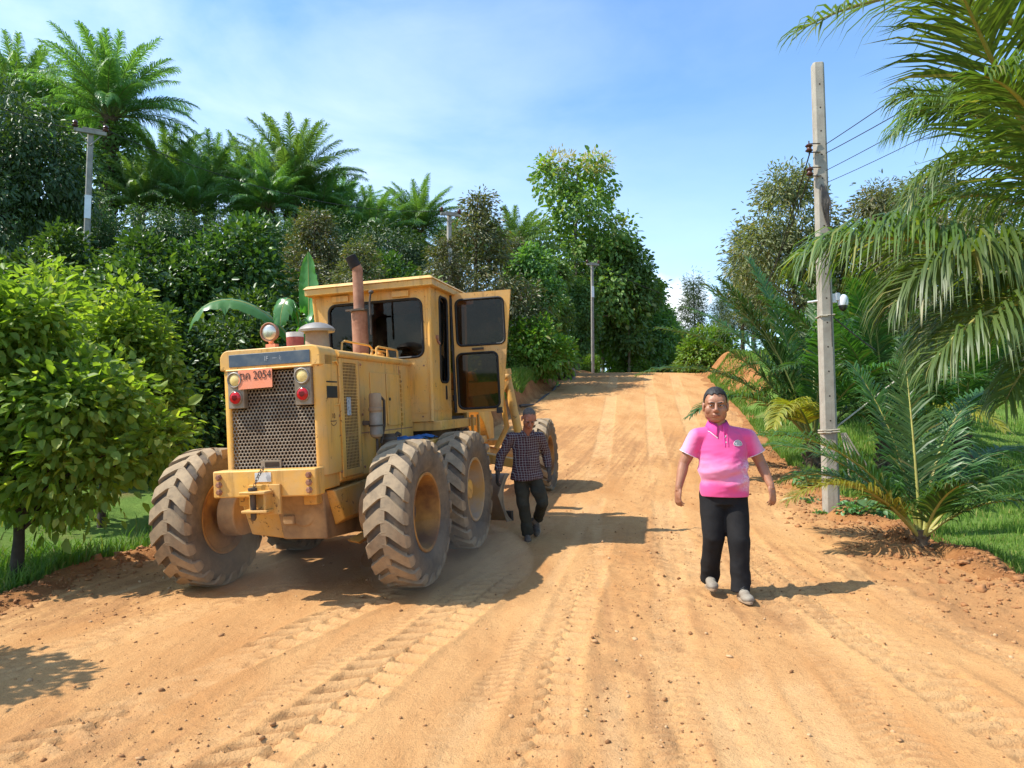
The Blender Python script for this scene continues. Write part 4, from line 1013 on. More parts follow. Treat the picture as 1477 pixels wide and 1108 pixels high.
for s in (-1, 1):
    b = MB(); b.hexa([(s * .55 - .05, 2.35, .30), (s * .55 + .05, 2.35, .30), (s * .55 + .05, 2.62, .30), (s * .55 - .05, 2.62, .30), (s * .55 - .05, 2.6, .88), (s * .55 + .05, 2.6, .88), (s * .55 + .05, 2.85, .88), (s * .55 - .05, 2.85, .88)]); b.build('blade_arm', YD, gr, bevel=.01)
    b = MB(); b.hexa([(s * .45, 2.50, .84), (s * 1.34, 2.56, .64), (s * 1.34, 2.68, .64), (s * .45, 2.74, .84), (s * .45, 2.50, .97), (s * 1.34, 2.56, .76), (s * 1.34, 2.68, .76), (s * .45, 2.74, .97)]); b.build('lift_bracket', YD, gr, bevel=.008)
    a0, a1 = Vector((s * 1.10, 2.72, 1.86)), Vector((s * 1.30, 2.62, .72)); mid = a0.lerp(a1, .62)
    b = MB(); b.cyl(a0.lerp(a1, -.08), mid, .058, n=16); b.lathe(mid, a1 - a0, [(0, .07), (.05, .07)], 16); b.tube([a0.lerp(a1, -.12), a0.lerp(a1, -.06)], .075, 12); lc = b.build('lift_cylinder', Y_, gr, smooth=40)
    b = MB(); b.cyl(mid, a1, .03, n=12); b.ellip(a1, (.05, .05, .05)); b.build('cylinder_rod', M['grey_metal'], lc)
    b = MB(); b.tube([(s * 1.0, 2.72, 1.74), (s * 1.06, 2.70, 1.22), (s * .9, 2.7, .95)], .035, 10); b.hexa([(s * .1, 2.62, 1.62), (s * 1.06, 2.64, 1.70), (s * 1.06, 2.78, 1.70), (s * .1, 2.82, 1.62), (s * .1, 2.62, 1.86), (s * 1.14, 2.64, 1.84), (s * 1.14, 2.78, 1.84), (s * .1, 2.82, 1.86)]); b.ellip((s * 1.10, 2.70, 1.90), (.06, .06, .06)); b.build('lift_arm', Y_, gr, smooth=40)
b = MB(); b.hexa([(-.55, 3.05, 1.88), (.55, 3.05, 1.88), (.55, 3.25, 1.88), (-.55, 3.25, 1.88), (-.50, 3.05, 2.02), (.50, 3.05, 2.02), (.50, 3.25, 2.02), (-.50, 3.25, 2.02)]); b.build('lift_yoke', YD, gr, bevel=.012)
# pipes, step and clutter under the cab
b = MB(); b.tube([(.40, 1.0, 1.02), (.66, 1.5, 1.05), (.78, 2.2, .98), (.7, 2.9, .95)], .05, 12); b.tube([(.45, 1.4, 1.2), (.62, 1.9, 1.10)], .035, 10); b.build('side_shift_cylinder', M['dusty_tan'], gr, smooth=50)
b = MB()
for i, (v, w, k) in enumerate(((.50, 1.28, .1), (.55, 1.22, .2), (.62, 1.30, .0), (.46, 1.15, .25), (.58, 1.12, .15))):
    b.tube([(v - .15, 1.2 + k, w), (v, 1.5, w - .12 - .03 * i), (v + .12, 1.85, w - .05), (v + .05, 2.2, w - .14)], .016, 7)
b.tube([(.55, 1.62, 1.28), (.66, 1.60, 1.10), (.7, 1.65, .95)], .012, 6)
b.build('hydraulic_hose', M['hose'], gr, smooth=60)
b = MB(); c0 = Vector((.66, 1.75, 1.16)); b.tube([c0 + Vector((.0, .11 * math.cos(a), .11 * math.sin(a))) for a in [k * .3142 for k in range(21)]], .014, 7, cap=False); b.tube([c0 - Vector((.2, 0, 0)), c0 + Vector((.02, 0, 0))], .03, 10); b.build('hand_wheel', M['dark_iron'], gr, smooth=60)
b = MB(); b.span((.80, 1.86, .62), (.83, 1.90, 1.42)); b.span((.80, 2.14, .62), (.83, 2.18, 1.42))
for w in (.64, .88, 1.12): b.span((.795, 1.90, w), (.86, 2.14, w + .03))
b.build('step_ladder', YD, gr, bevel=.004)
b = MB(); b.hexa([(.50, -1.0, .42), (.60, -1.0, .40), (.60, -.62, .42), (.50, -.62, .44), (.50, -1.05, .445), (.60, -1.05, .425), (.60, -.62, .445), (.50, -.62, .465)]); b.build('step_plate', YD, gr, bevel=.004)

# things carried on the grader
GW = Matrix.Translation(gr.location) @ gr.rotation_euler.to_matrix().to_4x4()
def on_grader(o, p): o.location = GW @ Vector(p); o.rotation_euler = gr.rotation_euler; return o
bk = on_grader(thing('paint_bucket', 'small white and red can standing on the grader hood behind the round work lamp', 'can'), (.03, -.93, 2.095))
b = MB(); b.lathe((0, 0, 0), (0, 0, 1), [(0, .070), (.16, .076), (.163, .076), (.163, .07), (.15, .07)], 22); b.build('can_body', M['white_paint'], bk)
b = MB(); b.lathe((0, 0, .03), (0, 0, 1), [(0, .0735), (.09, .0765)], 22); b.build('can_label', M['ink_red'], bk)
def rag(name, label, p, sx, sy, seed):
    n = 22; x, y = np.meshgrid(np.linspace(-1, 1, n), np.linspace(-1, 1, n))
    z = .02 + .07 * np.abs(fbm(x * 2 + seed, y * 2, 4, seed) - .2) * (1.2 - .5 * (x * x + y * y)); k = 1 + .25 * (vnoise(x * 2, y * 2, seed + 3) - .5)
    V = np.stack([x * sx * k, y * sy * k, z], -1).reshape(-1, 3); o = np_mesh(name, V, grid_faces(n, n), M['blue_cloth'], smooth=True)
    so = o.modifiers.new('thickness', 'SOLIDIFY'); so.thickness = .006
    tag(o, label, 'rag', 'blue cloths on the battery box'); on_grader(o, p)
rag('rag', 'crumpled blue cloth lying on the rear end of the grader battery box', (.62, .24, 1.20), .15, .13, 3)
rag('rag', 'crumpled blue cloth lying on the front end of the grader battery box, nearer the cab', (.64, .55, 1.20), .13, .10, 8)

# ------------------------------------------------------------------ utility poles, wires, camera, pipe, hose
def pole_body(mb, H, w0, w1, holes=True):
    """square tapering concrete pole with chamfered corners"""
    def ring(z, w):
        c = w * .16; h = w / 2
        return [(-h + c, -h, z), (h - c, -h, z), (h, -h + c, z), (h, h - c, z), (h - c, h, z), (-h + c, h, z), (-h, h - c, z), (-h, -h + c, z)]
    zs = [-1.0, 0, H * .33, H * .66, H - .02, H]; vs, fs = [], []
    for z in zs:
        f = max(0, z) / H; vs += ring(z, (w0 + (w1 - w0) * f) * (.93 if z == H else 1))
    for i in range(len(zs) - 1):
        for k in range(8): fs.append((i * 8 + k, i * 8 + (k + 1) % 8, i * 8 + 8 + (k + 1) % 8, i * 8 + 8 + k))
    fs.append(tuple((len(zs) - 1) * 8 + k for k in range(8))); mb.add(vs, fs)
def insulator(parent, p, d=(0, 0, 1), s=1.0):
    b = MB(); b.lathe(p, d, [(-.06 * s, .008), (0, .012), (.0, .035 * s), (.02 * s, .045 * s), (.04 * s, .028 * s), (.055 * s, .04 * s), (.08 * s, .03 * s), (.10 * s, .0)], 14); return b.build('insulator', M['ceramic'], parent)
P1 = at(1199, 738, 9.55); Z1 = P1.z
pole = thing('utility_pole', 'tall square concrete utility pole beside the road at right, nearest to the camera', 'utility pole', (P1.x, P1.y, Z1), (0, R(-.25), R(-8)))
b = MB(); pole_body(b, 6.15, .192, .150); pb = b.build('pole_shaft', M['concrete'], pole, bevel=.004)
b = MB()
for z in [.55 + i * .33 for i in range(17)]:
    w = .192 - .042 * z / 6.15; b.lathe((0, -w / 2 - .001, z), (0, 1, 0), [(0, .011), (.002, .011)], 10)
b.build('bolt_hole_shade', M['core_and_shade'], pb)  # flat dark discs, the shade of holes put into colour
br = MB()
for z in (4.93, 4.60):
    br.tube([(-.02, -.09, z + .06), (-.17, -.10, z + .06)], .008, 6); br.tube([(-.02, -.09, z - .06), (-.17, -.10, z - .06)], .008, 6); br.tube([(-.17, -.10, z - .09), (-.17, -.10, z + .10)], .009, 6)
bo_ = br.build('insulator_bracket', M['dark_iron'], pole)
for z in (4.93, 4.60):
    b = MB(); b.lathe((-.17, -.10, z - .05), (0, 0, 1), [(0, .035), (.015, .052), (.03, .036), (.05, .03), (.065, .036), (.08, .052), (.10, .035)], 16); b.build('spool_insulator', M['ceramic'], bo_)
b = MB()
for k in range(7): b.tube([Vector((-.02 + .012 * k, -.095, 4.42 - .02 * k)), Vector((-.035 + .02 * k, -.12, 4.15)), Vector((.0 + .01 * k, -.11, 3.95 - .03 * k)), Vector((.05, -.10, 4.18)), Vector((.03, -.095, 4.40))], .010, 6)
b.tube([(.04, -.095, 4.0), (.075, -.10, 3.7), (.03, -.10, 3.55), (.05, -.098, 2.9), (.05, -.098, 2.2)], .006, 5)
b.build('cable_coil', M['hose'], pole, smooth=60)
b = MB()
for z, r in ((2.62, .115), (1.05, .128), (1.08, .128)):
    h = r * .82; b.tube([(-h, -h, z), (h, -h, z + .015), (h, h, z), (-h, h, z), (-h, -h, z), (0, -h - .004, z)], .010, 6)
b.build('rope_band', M['rope'], pole)
def sag(a, b_, s, n=14): 
    a, b_ = Vector(a), Vector(b_); return [a.lerp(b_, i / n) - Vector((0, 0, s * 4 * (i / n) * (1 - i / n))) for i in range(n + 1)]
def cable(name, label, a, b_, s, r, group, mat='wire', cat='cable'):
    m = MB(); m.tube(sag(a, b_, s), r, 6); o = m.build(name, M[mat], None, smooth=60); return tag(o, label, cat, group)
pz = lambda z: Vector((P1.x + .02, P1.y - .05, Z1 + z))
cg = 'power cables running from the near pole to the upper right'
E1 = at(1500, -10, 5.2); E2 = at(1500, 10, 5.2); E3 = at(1500, 40, 5.2); E4 = at(1500, -60, 5.2)
cable('power_cable', 'topmost power cable from the near pole to the upper right corner', pz(4.98), E4 + Vector((.6, -1.2, .1)), .05, .0055, cg)
cable('power_cable', 'second power cable from the top, near pole to the upper right corner', pz(4.86), E1 + Vector((.6, -1.2, .0)), .06, .0055, cg)
cable('power_cable', 'third power cable from the top, near pole to the upper right corner', pz(4.62), E2 + Vector((.6, -1.2, -.05)), .06, .0045, cg)
cable('power_cable', 'lowest thin cable from the near pole to the upper right corner', pz(4.45), E3 + Vector((.6, -1.2, -.1)), .08, .004, cg)
cable('power_cable', 'cable sloping down behind the near pole towards the crest', Vector((P1.x - .16, P1.y, Z1 + 4.9)), at(1075, 470, 30), .5, .009, 'power cables running from the near pole up the road')
cable('power_cable', 'lower cable sloping down behind the near pole towards the crest', Vector((P1.x - .16, P1.y, Z1 + 4.6)), at(1060, 480, 30), .5, .009, 'power cables running from the near pole up the road')
# guy ropes tied to the pole
gr_ = 'ropes tied to the near pole'
cable('guy_rope', 'pale rope from the near pole base up to the right into the palm fronds', (P1.x + .09, P1.y, Z1 + 1.12), at(1375, 480, 10.5), .02, .011, gr_, 'rope', 'rope')
cable('guy_rope', 'short dark rope from the middle of the near pole up to the right', (P1.x + .09, P1.y, Z1 + 2.62), at(1262, 505, 9.9), .01, .009, gr_, 'hose', 'rope')
m = MB()
for k in range(4): 
    a = Vector((P1.x + .12 + .02 * k, P1.y - .08, Z1 + 1.05)); m.tube([a, a + Vector((.06 + .03 * k, -.03, -.28)), a + Vector((.08 + .05 * k, -.02, -.55 + .06 * k)), a + Vector((.25 + .03 * k, 0, -.72 + .05 * k))], .010, 6)
tag(m.build('rope_tail', M['rope'], None, smooth=60), 'loose pale rope ends hanging down the right side of the near pole', 'rope', gr_)
# security camera on its arm
pc_ = at(1216, 440, 9.5)
cam_ = thing('security_camera', 'white dome security camera on a short arm fixed to the near pole', 'camera', (pc_.x, pc_.y, pc_.z))
b = MB(); b.lathe((0, 0, -.01), (0, 0, 1), [(0, .062), (.03, .066), (.10, .066), (.13, .05), (.15, .03), (.152, 0)], 20); b.span((-.11, -.03, .06), (-.05, .03, .16)); b.build('camera_body', M['cam_white'], cam_, bevel=.004)
b = MB(); b.ellip((0, 0, -.015), (.055, .055, .07)); b.build('camera_dome', M['black_paint'], cam_)
b = MB(); b.tube([(-.42, .14, .06), (-.05, .0, .10)], .014, 8); b.span((-.17, -.02, .03), (-.09, .05, .15)); b.build('camera_arm', M['cam_white'], cam_)

def cross_pole(label, px, py, Y, H, w, arm, rz, plate_z, sz=1.0, group='utility poles on the left side'):
    p = at(px, py, Y); o = thing('utility_pole', label, 'utility pole', (p.x, Y, p.z - H), (0, 0, rz), group)
    b = MB(); pole_body(b, H, w * 1.2, w); s = b.build('pole_shaft', M['concrete_grey'], o)
    b = MB(); b.span((-arm * .62, -w * .5 - .09, H - .18), (arm * .62, -w * .5, H - .08)); b.span((-arm * .3, -w * .5 - .05, H - .06), (arm * .62, -w * .5 - .01, H - .02)); b.tube([(-arm * .42, -w * .5 - .03, H - .18), (0, -w * .5 - .02, H - .5)], .018, 6); b.tube([(arm * .42, -w * .5 - .03, H - .18), (0, -w * .5 - .02, H - .5)], .018, 6)
    b.build('crossarm', M['concrete_grey'], o, bevel=.006)
    for x in (-arm * .58, arm * .58): insulator(o, (x, -w * .5 - .05, H - .05), s=1.9)
    if plate_z: b = MB(); b.span((-w * .53, -w * .5 - .05, plate_z - .32), (w * .53, -w * .5 - .02, plate_z + .32)); b.build('number_plate', M['cam_white'], o)
    return o, p
q1, a1_ = cross_pole('leftmost utility pole with crossarm standing in front of the tall vine-wrapped palm', 131, 186, 19, 7.2, .145, .62, R(28), 5.0)
q2, a2_ = cross_pole('middle utility pole with crossarm rising between the oil palms and durian tree', 648, 306, 27, 7.6, .155, .62, R(24), 5.85)
q3, a3_ = cross_pole('farthest utility pole at the crest in front of the slender trees', 854, 379, 40.2, 8.0, .135, .6, R(15), 6.3)
lg = 'far power cables along the left side'
cable('power_cable', 'far cable from the leftmost pole out of the left edge of the photo', a1_ + Vector((-.25, 0, -.02)), at(-120, 90, 17), .3, .010, lg)
cable('power_cable', 'far cable from the leftmost pole across the palms to the middle pole', a1_ + Vector((.3, 0, .02)), a2_ + Vector((-.3, 0, .05)), .7, .010, lg)
cable('power_cable', 'far cable from the middle pole behind the durian tree to the farthest pole', a2_ + Vector((.3, 0, .05)), a3_ + Vector((-.2, 0, .05)), .5, .010, lg)
cable('power_cable', 'far cable from the farthest pole to the right across the sky above the crest', a3_ + Vector((.2, 0, .0)), at(1075, 452, 40), .5, .012, lg)

# concrete culvert pipe lying on the bank, and the black water hose below it
pa, pb2 = at(768, 520, 38.0), at(820, 541, 33.6)
cul = thing('culvert_pipe', 'grey concrete culvert pipe lying on the grassy bank beside the road', 'pipe', (pb2.x, pb2.y, pb2.z))
d_ = pa - pb2; b = MB(); b.lathe((0, 0, 0), d_, [(0, .40), (d_.length, .40), (d_.length, .30), (0.0, .30)], 26, closed=True); b.build('pipe_barrel', M['concrete_grey'], cul, smooth=40)
b = MB(); b.lathe(d_ * .12, d_, [(0, .298), (.01, 0)], 20); b.build('pipe_inner_shade', M['core_and_shade'], cul)  # added dark disc stands for the shade inside the hollow pipe
hp = [at(750, 585, 24.3), at(772, 582, 26), at(788, 572, 28), at(802, 560, 30.5), at(812, 550, 32.6)]
m = MB(); m.tube([Vector((p.x, p.y, float(max(gz(p.x, p.y), 0)) + .06)) for p in [hp[0].lerp(hp[1], .0), hp[0].lerp(hp[1], .5), hp[1], hp[1].lerp(hp[2], .5), hp[2], hp[2].lerp(hp[3], .5), hp[3], hp[4]]], .05, 8)
tag(m.build('water_hose', M['hose'], None, smooth=60), 'black hose lying along the foot of the left dirt bank', 'hose')

# ------------------------------------------------------------------ foliage builders
def leaf_arrays(P, ax, nr, ln, wd, fold=.18, wide_at=.42):
    ax = unit(ax); sd = unit(np.cross(nr, ax)); nr = np.cross(ax, sd)
    ln = ln[:, None]; wd = wd[:, None]
    mid = P + ax * ln * wide_at + nr * wd * fold
    m1 = P + ax * ln * .30 + nr * wd * fold * .9; m2 = P + ax * ln * .70 + nr * (wd * fold * .8 - ln * .05)
    V = np.stack([P, m1 - sd * wd * .47, m2 - sd * wd * .40, P + ax * ln - nr * ln * .14, m2 + sd * wd * .40, m1 + sd * wd * .47], 1)
    k = (np.arange(len(P)) * 6)[:, None]
    return V.reshape(-1, 3), np.concatenate([k + np.array([[0, 1, 2, 3]]), k + np.array([[0, 3, 4, 5]])])

def crown_arrays(seed, lobes, nclump, per, clump_r, ln, wd, droop=.3, shell=.5, up=.7, stretch=(1, 1, 1)):
    """leaf clumps spread through the volume of several lobes: (centre, radii, weight)"""
    g = np.random.default_rng(seed)
    w = np.array([l[2] for l in lobes], float); w /= w.sum()
    li = g.choice(len(lobes), nclump, p=w)
    c = np.array([l[0] for l in lobes])[li]; r = np.array([l[1] for l in lobes])[li]
    d = unit(g.normal(size=(nclump, 3))); rad = (shell ** 3 + (1 - shell ** 3) * g.random(nclump)) ** (1 / 3)
    cc = c + d * rad[:, None] * r
    out = unit(d * r.mean() / r)
    size = np.exp(g.normal(0, .25, nclump))
    ci = np.repeat(np.arange(nclump), per); n = len(ci)
    off = g.normal(size=(n, 3)) * np.array(stretch)
    off = off / np.maximum(1, np.linalg.norm(off, axis=1, keepdims=True) / 1.8)
    P = cc[ci] + off * clump_r * size[ci][:, None] * .62
    ax = unit(unit(off) * .8 + out[ci] * .55 + g.normal(size=(n, 3)) * .35 + np.array([0, 0, -droop]))
    nr = unit(out[ci] * .45 + np.array([0, 0, up]) + g.normal(size=(n, 3)) * .45)
    L = ln * np.exp(g.normal(0, .22, n)); W = L * wd
    V, F = leaf_arrays(P, ax, nr, L, W)
    return V, F, cc

def limbs(mb, trunk, targets, r0, seed, n=7, sub=.35):
    """curved tapering limbs from the trunk polyline to clump centres"""
    g = random.Random(seed); trunk = [Vector(p) for p in trunk]
    H = trunk[-1].z - trunk[0].z
    for tg in targets:
        tg = Vector(tg); hz = max(.12, min(.97, (tg.z - trunk[0].z - .35 * math.hypot(tg.x, tg.y)) / max(H, .1)))
        f = hz * (len(trunk) - 1); i = min(int(f), len(trunk) - 2); a = trunk[i].lerp(trunk[i + 1], f - i)
        m = a.lerp(tg, .5) + Vector((g.uniform(-.1, .1), g.uniform(-.1, .1), .08)) * (tg - a).length
        rr = r0 * (1 - .7 * hz) * sub
        mb.tube([a, a.lerp(m, .55), m, m.lerp(tg, .55), tg], [rr, rr * .85, rr * .62, rr * .4, rr * .16], n, cap=False)

def make_tree(name, label, cat, seed, lobes, nclump, per, clump_r, ln, wd, leaf, bark, trunk, tr, nl=26, droop=.3, shell=.5, up=.7, extra=None, group=None, stretch=(1, 1, 1), limb=.35):
    root = thing(name, label, cat, group=group)
    V, F, cc = crown_arrays(seed, lobes, nclump, per, clump_r, ln, wd, droop, shell, up, stretch)
    np_mesh('crown', V, F, M[leaf], root)
    if extra:
        V2, F2, _ = crown_arrays(seed + 5, *extra[:-1]); np_mesh('flower_spray', V2, F2, M[extra[-1]], root)
    mb = MB(); k = len(trunk)
    mb.tube(trunk, [tr * (1.25 if i == 0 else 1 - .78 * i / (k - 1)) for i in range(k)], 10)
    g = np.random.default_rng(seed + 1)
    limbs(mb, trunk, cc[g.choice(len(cc), min(nl, len(cc)), replace=False)], tr, seed, sub=limb)
    mb.build('trunk', M[bark], root, smooth=60)
    return root

def frond_arrays(g, base, dirh, e0, e1, L, nleaf, ll, lw, droop=.6, plum=.25, start=.14, twist=0.0, pts=None, hang=.5, tipk=.35):
    """rachis polyline + leaflets. dirh: azimuth; e0,e1: elevation at base and tip"""
    ns = 14
    if pts is None:
        P = [np.array(base, float)]
        for i in range(ns):
            s = (i + .5) / ns; e = e0 + (e1 - e0) * s ** 1.35; a = dirh + twist * s
            P.append(P[-1] + np.array([math.cos(a) * math.cos(e), math.sin(a) * math.cos(e), math.sin(e)]) * L / ns)
        P = np.array(P)
    else:
        q = np.array([tuple(p) for p in pts], float); u = np.linspace(0, 1, ns + 1)[:, None]; n = len(q) - 1
        P = sum(math.comb(n, k) * (1 - u) ** (n - k) * u ** k * q[k] for k in range(n + 1))
        L = np.linalg.norm(np.diff(P, axis=0), axis=1).sum()
    T = unit(np.gradient(P, axis=0))
    s = start + (1 - start) * (np.arange(nleaf) + .5) / nleaf
    f = s * ns; i = np.minimum(f.astype(int), ns - 1); fr = (f - i)[:, None]
    Q = P[i] * (1 - fr) + P[i + 1] * fr; t = unit(T[i] * (1 - fr) + T[i + 1] * fr)
    upv = np.tile([0, 0, 1.0], (nleaf, 1)); sd = unit(np.cross(t, upv)); nn = np.cross(sd, t)
    Vs, F4, F3 = [], [], []; off = 0
    for sg in (-1, 1):
        m = nleaf
        prof_ = np.sin(np.pi * np.clip(.12 + .80 * s, 0, 1)) ** .55 * (1 - tipk * s)
        l = ll * prof_ * g.uniform(.86, 1.1, m)
        ang = (62 - 30 * s + g.normal(0, 5, m)) * np.pi / 180
        lift = g.normal(.18, plum, m)
        d0 = unit(t * np.cos(ang)[:, None] + sd * (sg * np.sin(ang))[:, None] + nn * lift[:, None])
        dn = np.zeros((m, 3)); dn[:, 2] = -1
        k1 = droop * g.uniform(.7, 1.25, m)[:, None]
        d1 = unit(d0 + dn * k1 * hang); d2 = unit(d0 * .7 + dn * k1 * 1.5)
        A = Q; B = A + d0 * (l * .38)[:, None]; C = B + d1 * (l * .34)[:, None]; D = C + d2 * (l * .28)[:, None]
        wv = unit(np.cross(d0, nn)) ; wv = np.where((np.sum(wv * t, 1) < 0)[:, None], -wv, wv)
        wv = unit(wv + nn * (.25 * g.normal(0, 1, m))[:, None])
        w = lw * (.6 + .4 * prof_)[:, None]
        V = np.stack([A - wv * w * .35, A + wv * w * .35, B - wv * w * .5, B + wv * w * .5, C - wv * w * .36, C + wv * w * .36, D], 1)
        k = (np.arange(m) * 7)[:, None] + off
        F4 += [k + np.array([[0, 1, 3, 2]]), k + np.array([[2, 3, 5, 4]])]; F3.append(k + np.array([[4, 5, 6]]))
        Vs.append(V.reshape(-1, 3)); off += m * 7
    return P, np.concatenate(Vs), np.concatenate(F4), np.concatenate(F3)

def join_arrays(items):
    Vs, F4s, F3s, off = [], [], [], 0
    for V, F4, F3 in items:
        Vs.append(V); F4s.append(F4 + off); F3s.append(F3 + off); off += len(V)
    return np.concatenate(Vs), [np.concatenate(F4s), np.concatenate(F3s)]

def make_palm(name, label, seed, nf, L, ll, lw, nleaf, leaf, trunk_h, trunk_r, e_lo, e_hi, droop, cat='palm tree', group=None, plum=.3, arch=1.35, stalk='rachis_green', vines=False, split=True, specs=None, part='frond', trunk_mat='palm_trunk', lean=(0, 0), rr=.026):
    """palm with every frond a part (rachis as sub-part); fronds spiral by the golden angle from old (low) to young (upright)"""
    g = np.random.default_rng(seed); root = thing(name, label, cat, group=group)
    specs = specs or [(k * 2.39996 + g.normal(0, .12), R(e_lo + (e_hi - e_lo) * ((k + .5) / nf) ** .62 + g.normal(0, 4)), None, 1.0, None) for k in range(nf)]
    top = Vector((lean[0], lean[1], trunk_h))
    allit, mb_all = [], MB()
    for (a, e0, e1, ls, lm) in specs:
        Lk = L * ls * g.uniform(.92, 1.08)
        e1v = e1 if e1 is not None else e0 - arch * (.62 + .38 * math.cos(max(e0, 0)))
        bs = top + Vector((math.cos(a), math.sin(a), 0)) * trunk_r * .7
        P, V, F4, F3 = frond_arrays(g, bs, a, e0, e1v, Lk, nleaf, ll * (.75 + .25 * ls), lw, droop, plum, twist=g.normal(0, .12))
        rb = MB() if split else mb_all
        rb.tube([Vector(p) for p in P[::2]], [rr * L / 4 * (1.25 - 1.1 * i / 7) for i in range(8)], 6)
        if split:
            fo = np_mesh(part, V, [F4, F3], M[lm or leaf], root); rb.build('rachis', M[stalk], fo, smooth=60)
        else: allit.append((V, F4, F3))
    if not split:
        V, F = join_arrays(allit); np_mesh('crown', V, F, M[leaf], root); mb_all.build('rachis', M[stalk], root, smooth=60)
    mb = MB(); k = 9
    mb.tube([Vector((lean[0] * (i / k) ** 1.5, lean[1] * (i / k) ** 1.5, -.3 + (trunk_h + .35) * i / k)) for i in range(k + 1)], [trunk_r * (1.25 - .35 * (i / k)) for i in range(k + 1)], 12)
    # stubs of cut frond bases
    r2 = random.Random(seed); nb = int(trunk_h / max(trunk_r, .05) * 4.5)
    for i in range(min(nb, 150)):
        z = trunk_h * (i + .5) / min(nb, 150); a = i * 2.39996; q = trunk_r * (1.2 - .3 * z / trunk_h)
        lx, ly = lean[0] * (z / trunk_h) ** 1.5, lean[1] * (z / trunk_h) ** 1.5
        p = Vector((lx + math.cos(a) * q * .8, ly + math.sin(a) * q * .8, z))
        mb.tube([p, p + Vector((math.cos(a) * q * .75, math.sin(a) * q * .75, q * r2.uniform(.5, 1.2)))], [q * .30, q * .16], 5)
    mb.build('trunk', M[trunk_mat], root, smooth=50)
    if vines:
        V, F, _ = crown_arrays(seed + 3, [((0, 0, trunk_h * .42), (trunk_r * 2.3, trunk_r * 2.3, trunk_h * .5), 1), ((.3, 0, trunk_h * .8), (trunk_r * 2.8, trunk_r * 2.8, trunk_h * .16), .6)], 130, 42, .42, .17, .7, .7, .8)
        np_mesh('vine_cover', V, F, M['leaf_vine'], root)
    return root

def put(o, x, y, z=None, rz=0.0, s=1.0, label=None, group=None, tilt=0.0, sz=None):
    o.location = (x, y, gz(x, y) - .05 if z is None else z); o.rotation_euler = (tilt, 0, rz)
    o.scale = (s, s, sz or s)
    if label: o['label'] = label
    if group: o['group'] = group
    return o
_tops = {}
def top_of(o):
    k = max(o.children, key=lambda c: len(c.data.vertices)).data.name
    if k not in _tops:
        z = np.empty(len(bpy.data.meshes[k].vertices) * 3, np.float32); bpy.data.meshes[k].vertices.foreach_get('co', z); _tops[k] = float(np.percentile(z[2::3], 99.7))
    return _tops[k]
def put_px(o, px, py, Y, rz=0, s=1, label=None, group=None, H=None, tilt=0.0):
    """stand a tree so its top (its own height H times s) shows at a photo pixel; the foot goes to the ground"""
    p = at(px, py, Y); zg = gz(p.x, Y) - .1
    if H: H = top_of(o)
    k = (p.z - zg) / H if H else s
    return put(o, p.x, Y, zg, rz, k if H else s, label, group, tilt)

# ------------------------------------------------------------------ oil palms on the left rise
OIL_H = 7.0 + 3.4
oil = make_palm('oil_palm', 'tallest oil palm at far left, its trunk wrapped in vines', 11, 46, 4.3, 1.0, .046, 92, 'frond_oil', 9.5, .34, 4, 86, 1.3, plum=.10, arch=1.25, vines=True, split=False)
oil2 = make_palm('oil_palm', 'oil palm with upright feathery crown above the dark broadleaf trees', 12, 42, 4.2, .98, .046, 90, 'frond_oil', 7.6, .32, 6, 87, 1.25, plum=.10, arch=1.2, split=False)
oil_group = 'oil palms on the rise behind the grader'
def zput(o, px, py_top, Y, rz, label, H):
    put_px(o, px, py_top, Y, rz, label=label, group=oil_group, H=H)
zput(oil, 163, 62, 33, .4, 'tallest oil palm with vines on its trunk, just right of the leftmost utility pole', 10.9)
zput(oil2, 424, 182, 36, 2.0, 'oil palm with tall upright crown standing against the sky behind the cab roof left end', 9.2)
for (src, H, px, py, Y, rz, lab) in (
    (oil, 10.9, 30, 70, 41, 1.2, 'oil palm at the left edge of the photo, behind the dark hanging tree'),
    (oil2, 9.2, 245, 190, 38, 3.0, 'oil palm with drooping fronds to the right of the tallest vine-wrapped palm'),
    (oil2, 9.2, 305, 205, 37, 4.4, 'oil palm in the middle of the row, second left of the tall upright crown'),
    (oil, 10.9, 360, 208, 40, 5.1, 'oil palm half hidden directly left of the tall upright crown'),
    (oil2, 9.2, 492, 262, 40, .9, 'oil palm with pale green fronds above the exhaust stack'),
    (oil2, 9.2, 535, 275, 36, 5.6, 'oil palm with low yellow green crown above the cab roof'),
    (oil, 10.9, 603, 268, 39, 3.7, 'oil palm with two raised fronds beside the middle utility pole'),
    (oil2, 9.2, 742, 305, 44, 2.4, 'oil palm peeping out left of the tall teak tree'),
    (oil2, 9.2, 205, 232, 33, 2.2, 'small oil palm in front of the drooping one, right of the vine-wrapped trunk'),
    (oil2, 9.2, 275, 238, 34, 1.1, 'low oil palm between the two drooping palms, above the glossy dark trees'),
    (oil, 10.9, 388, 232, 34, 3.3, 'low oil palm just left below the tall upright crown'),
    (oil2, 9.2, 462, 246, 38, 4.9, 'oil palm just right of the tall upright crown'),
    (oil, 10.9, 570, 300, 40, 1.7, 'oil palm between the yellow green one and the two raised fronds'),
    (oil2, 9.2, 655, 318, 42, .3, 'oil palm directly behind the middle utility pole'),
    (oil, 10.9, 110, 118, 45, 2.9, 'oil palm crown behind the tallest vine-wrapped palm')):
    c = copy_tree(src); put_px(c, px, py, Y, rz, label=lab, group=oil_group, H=H)

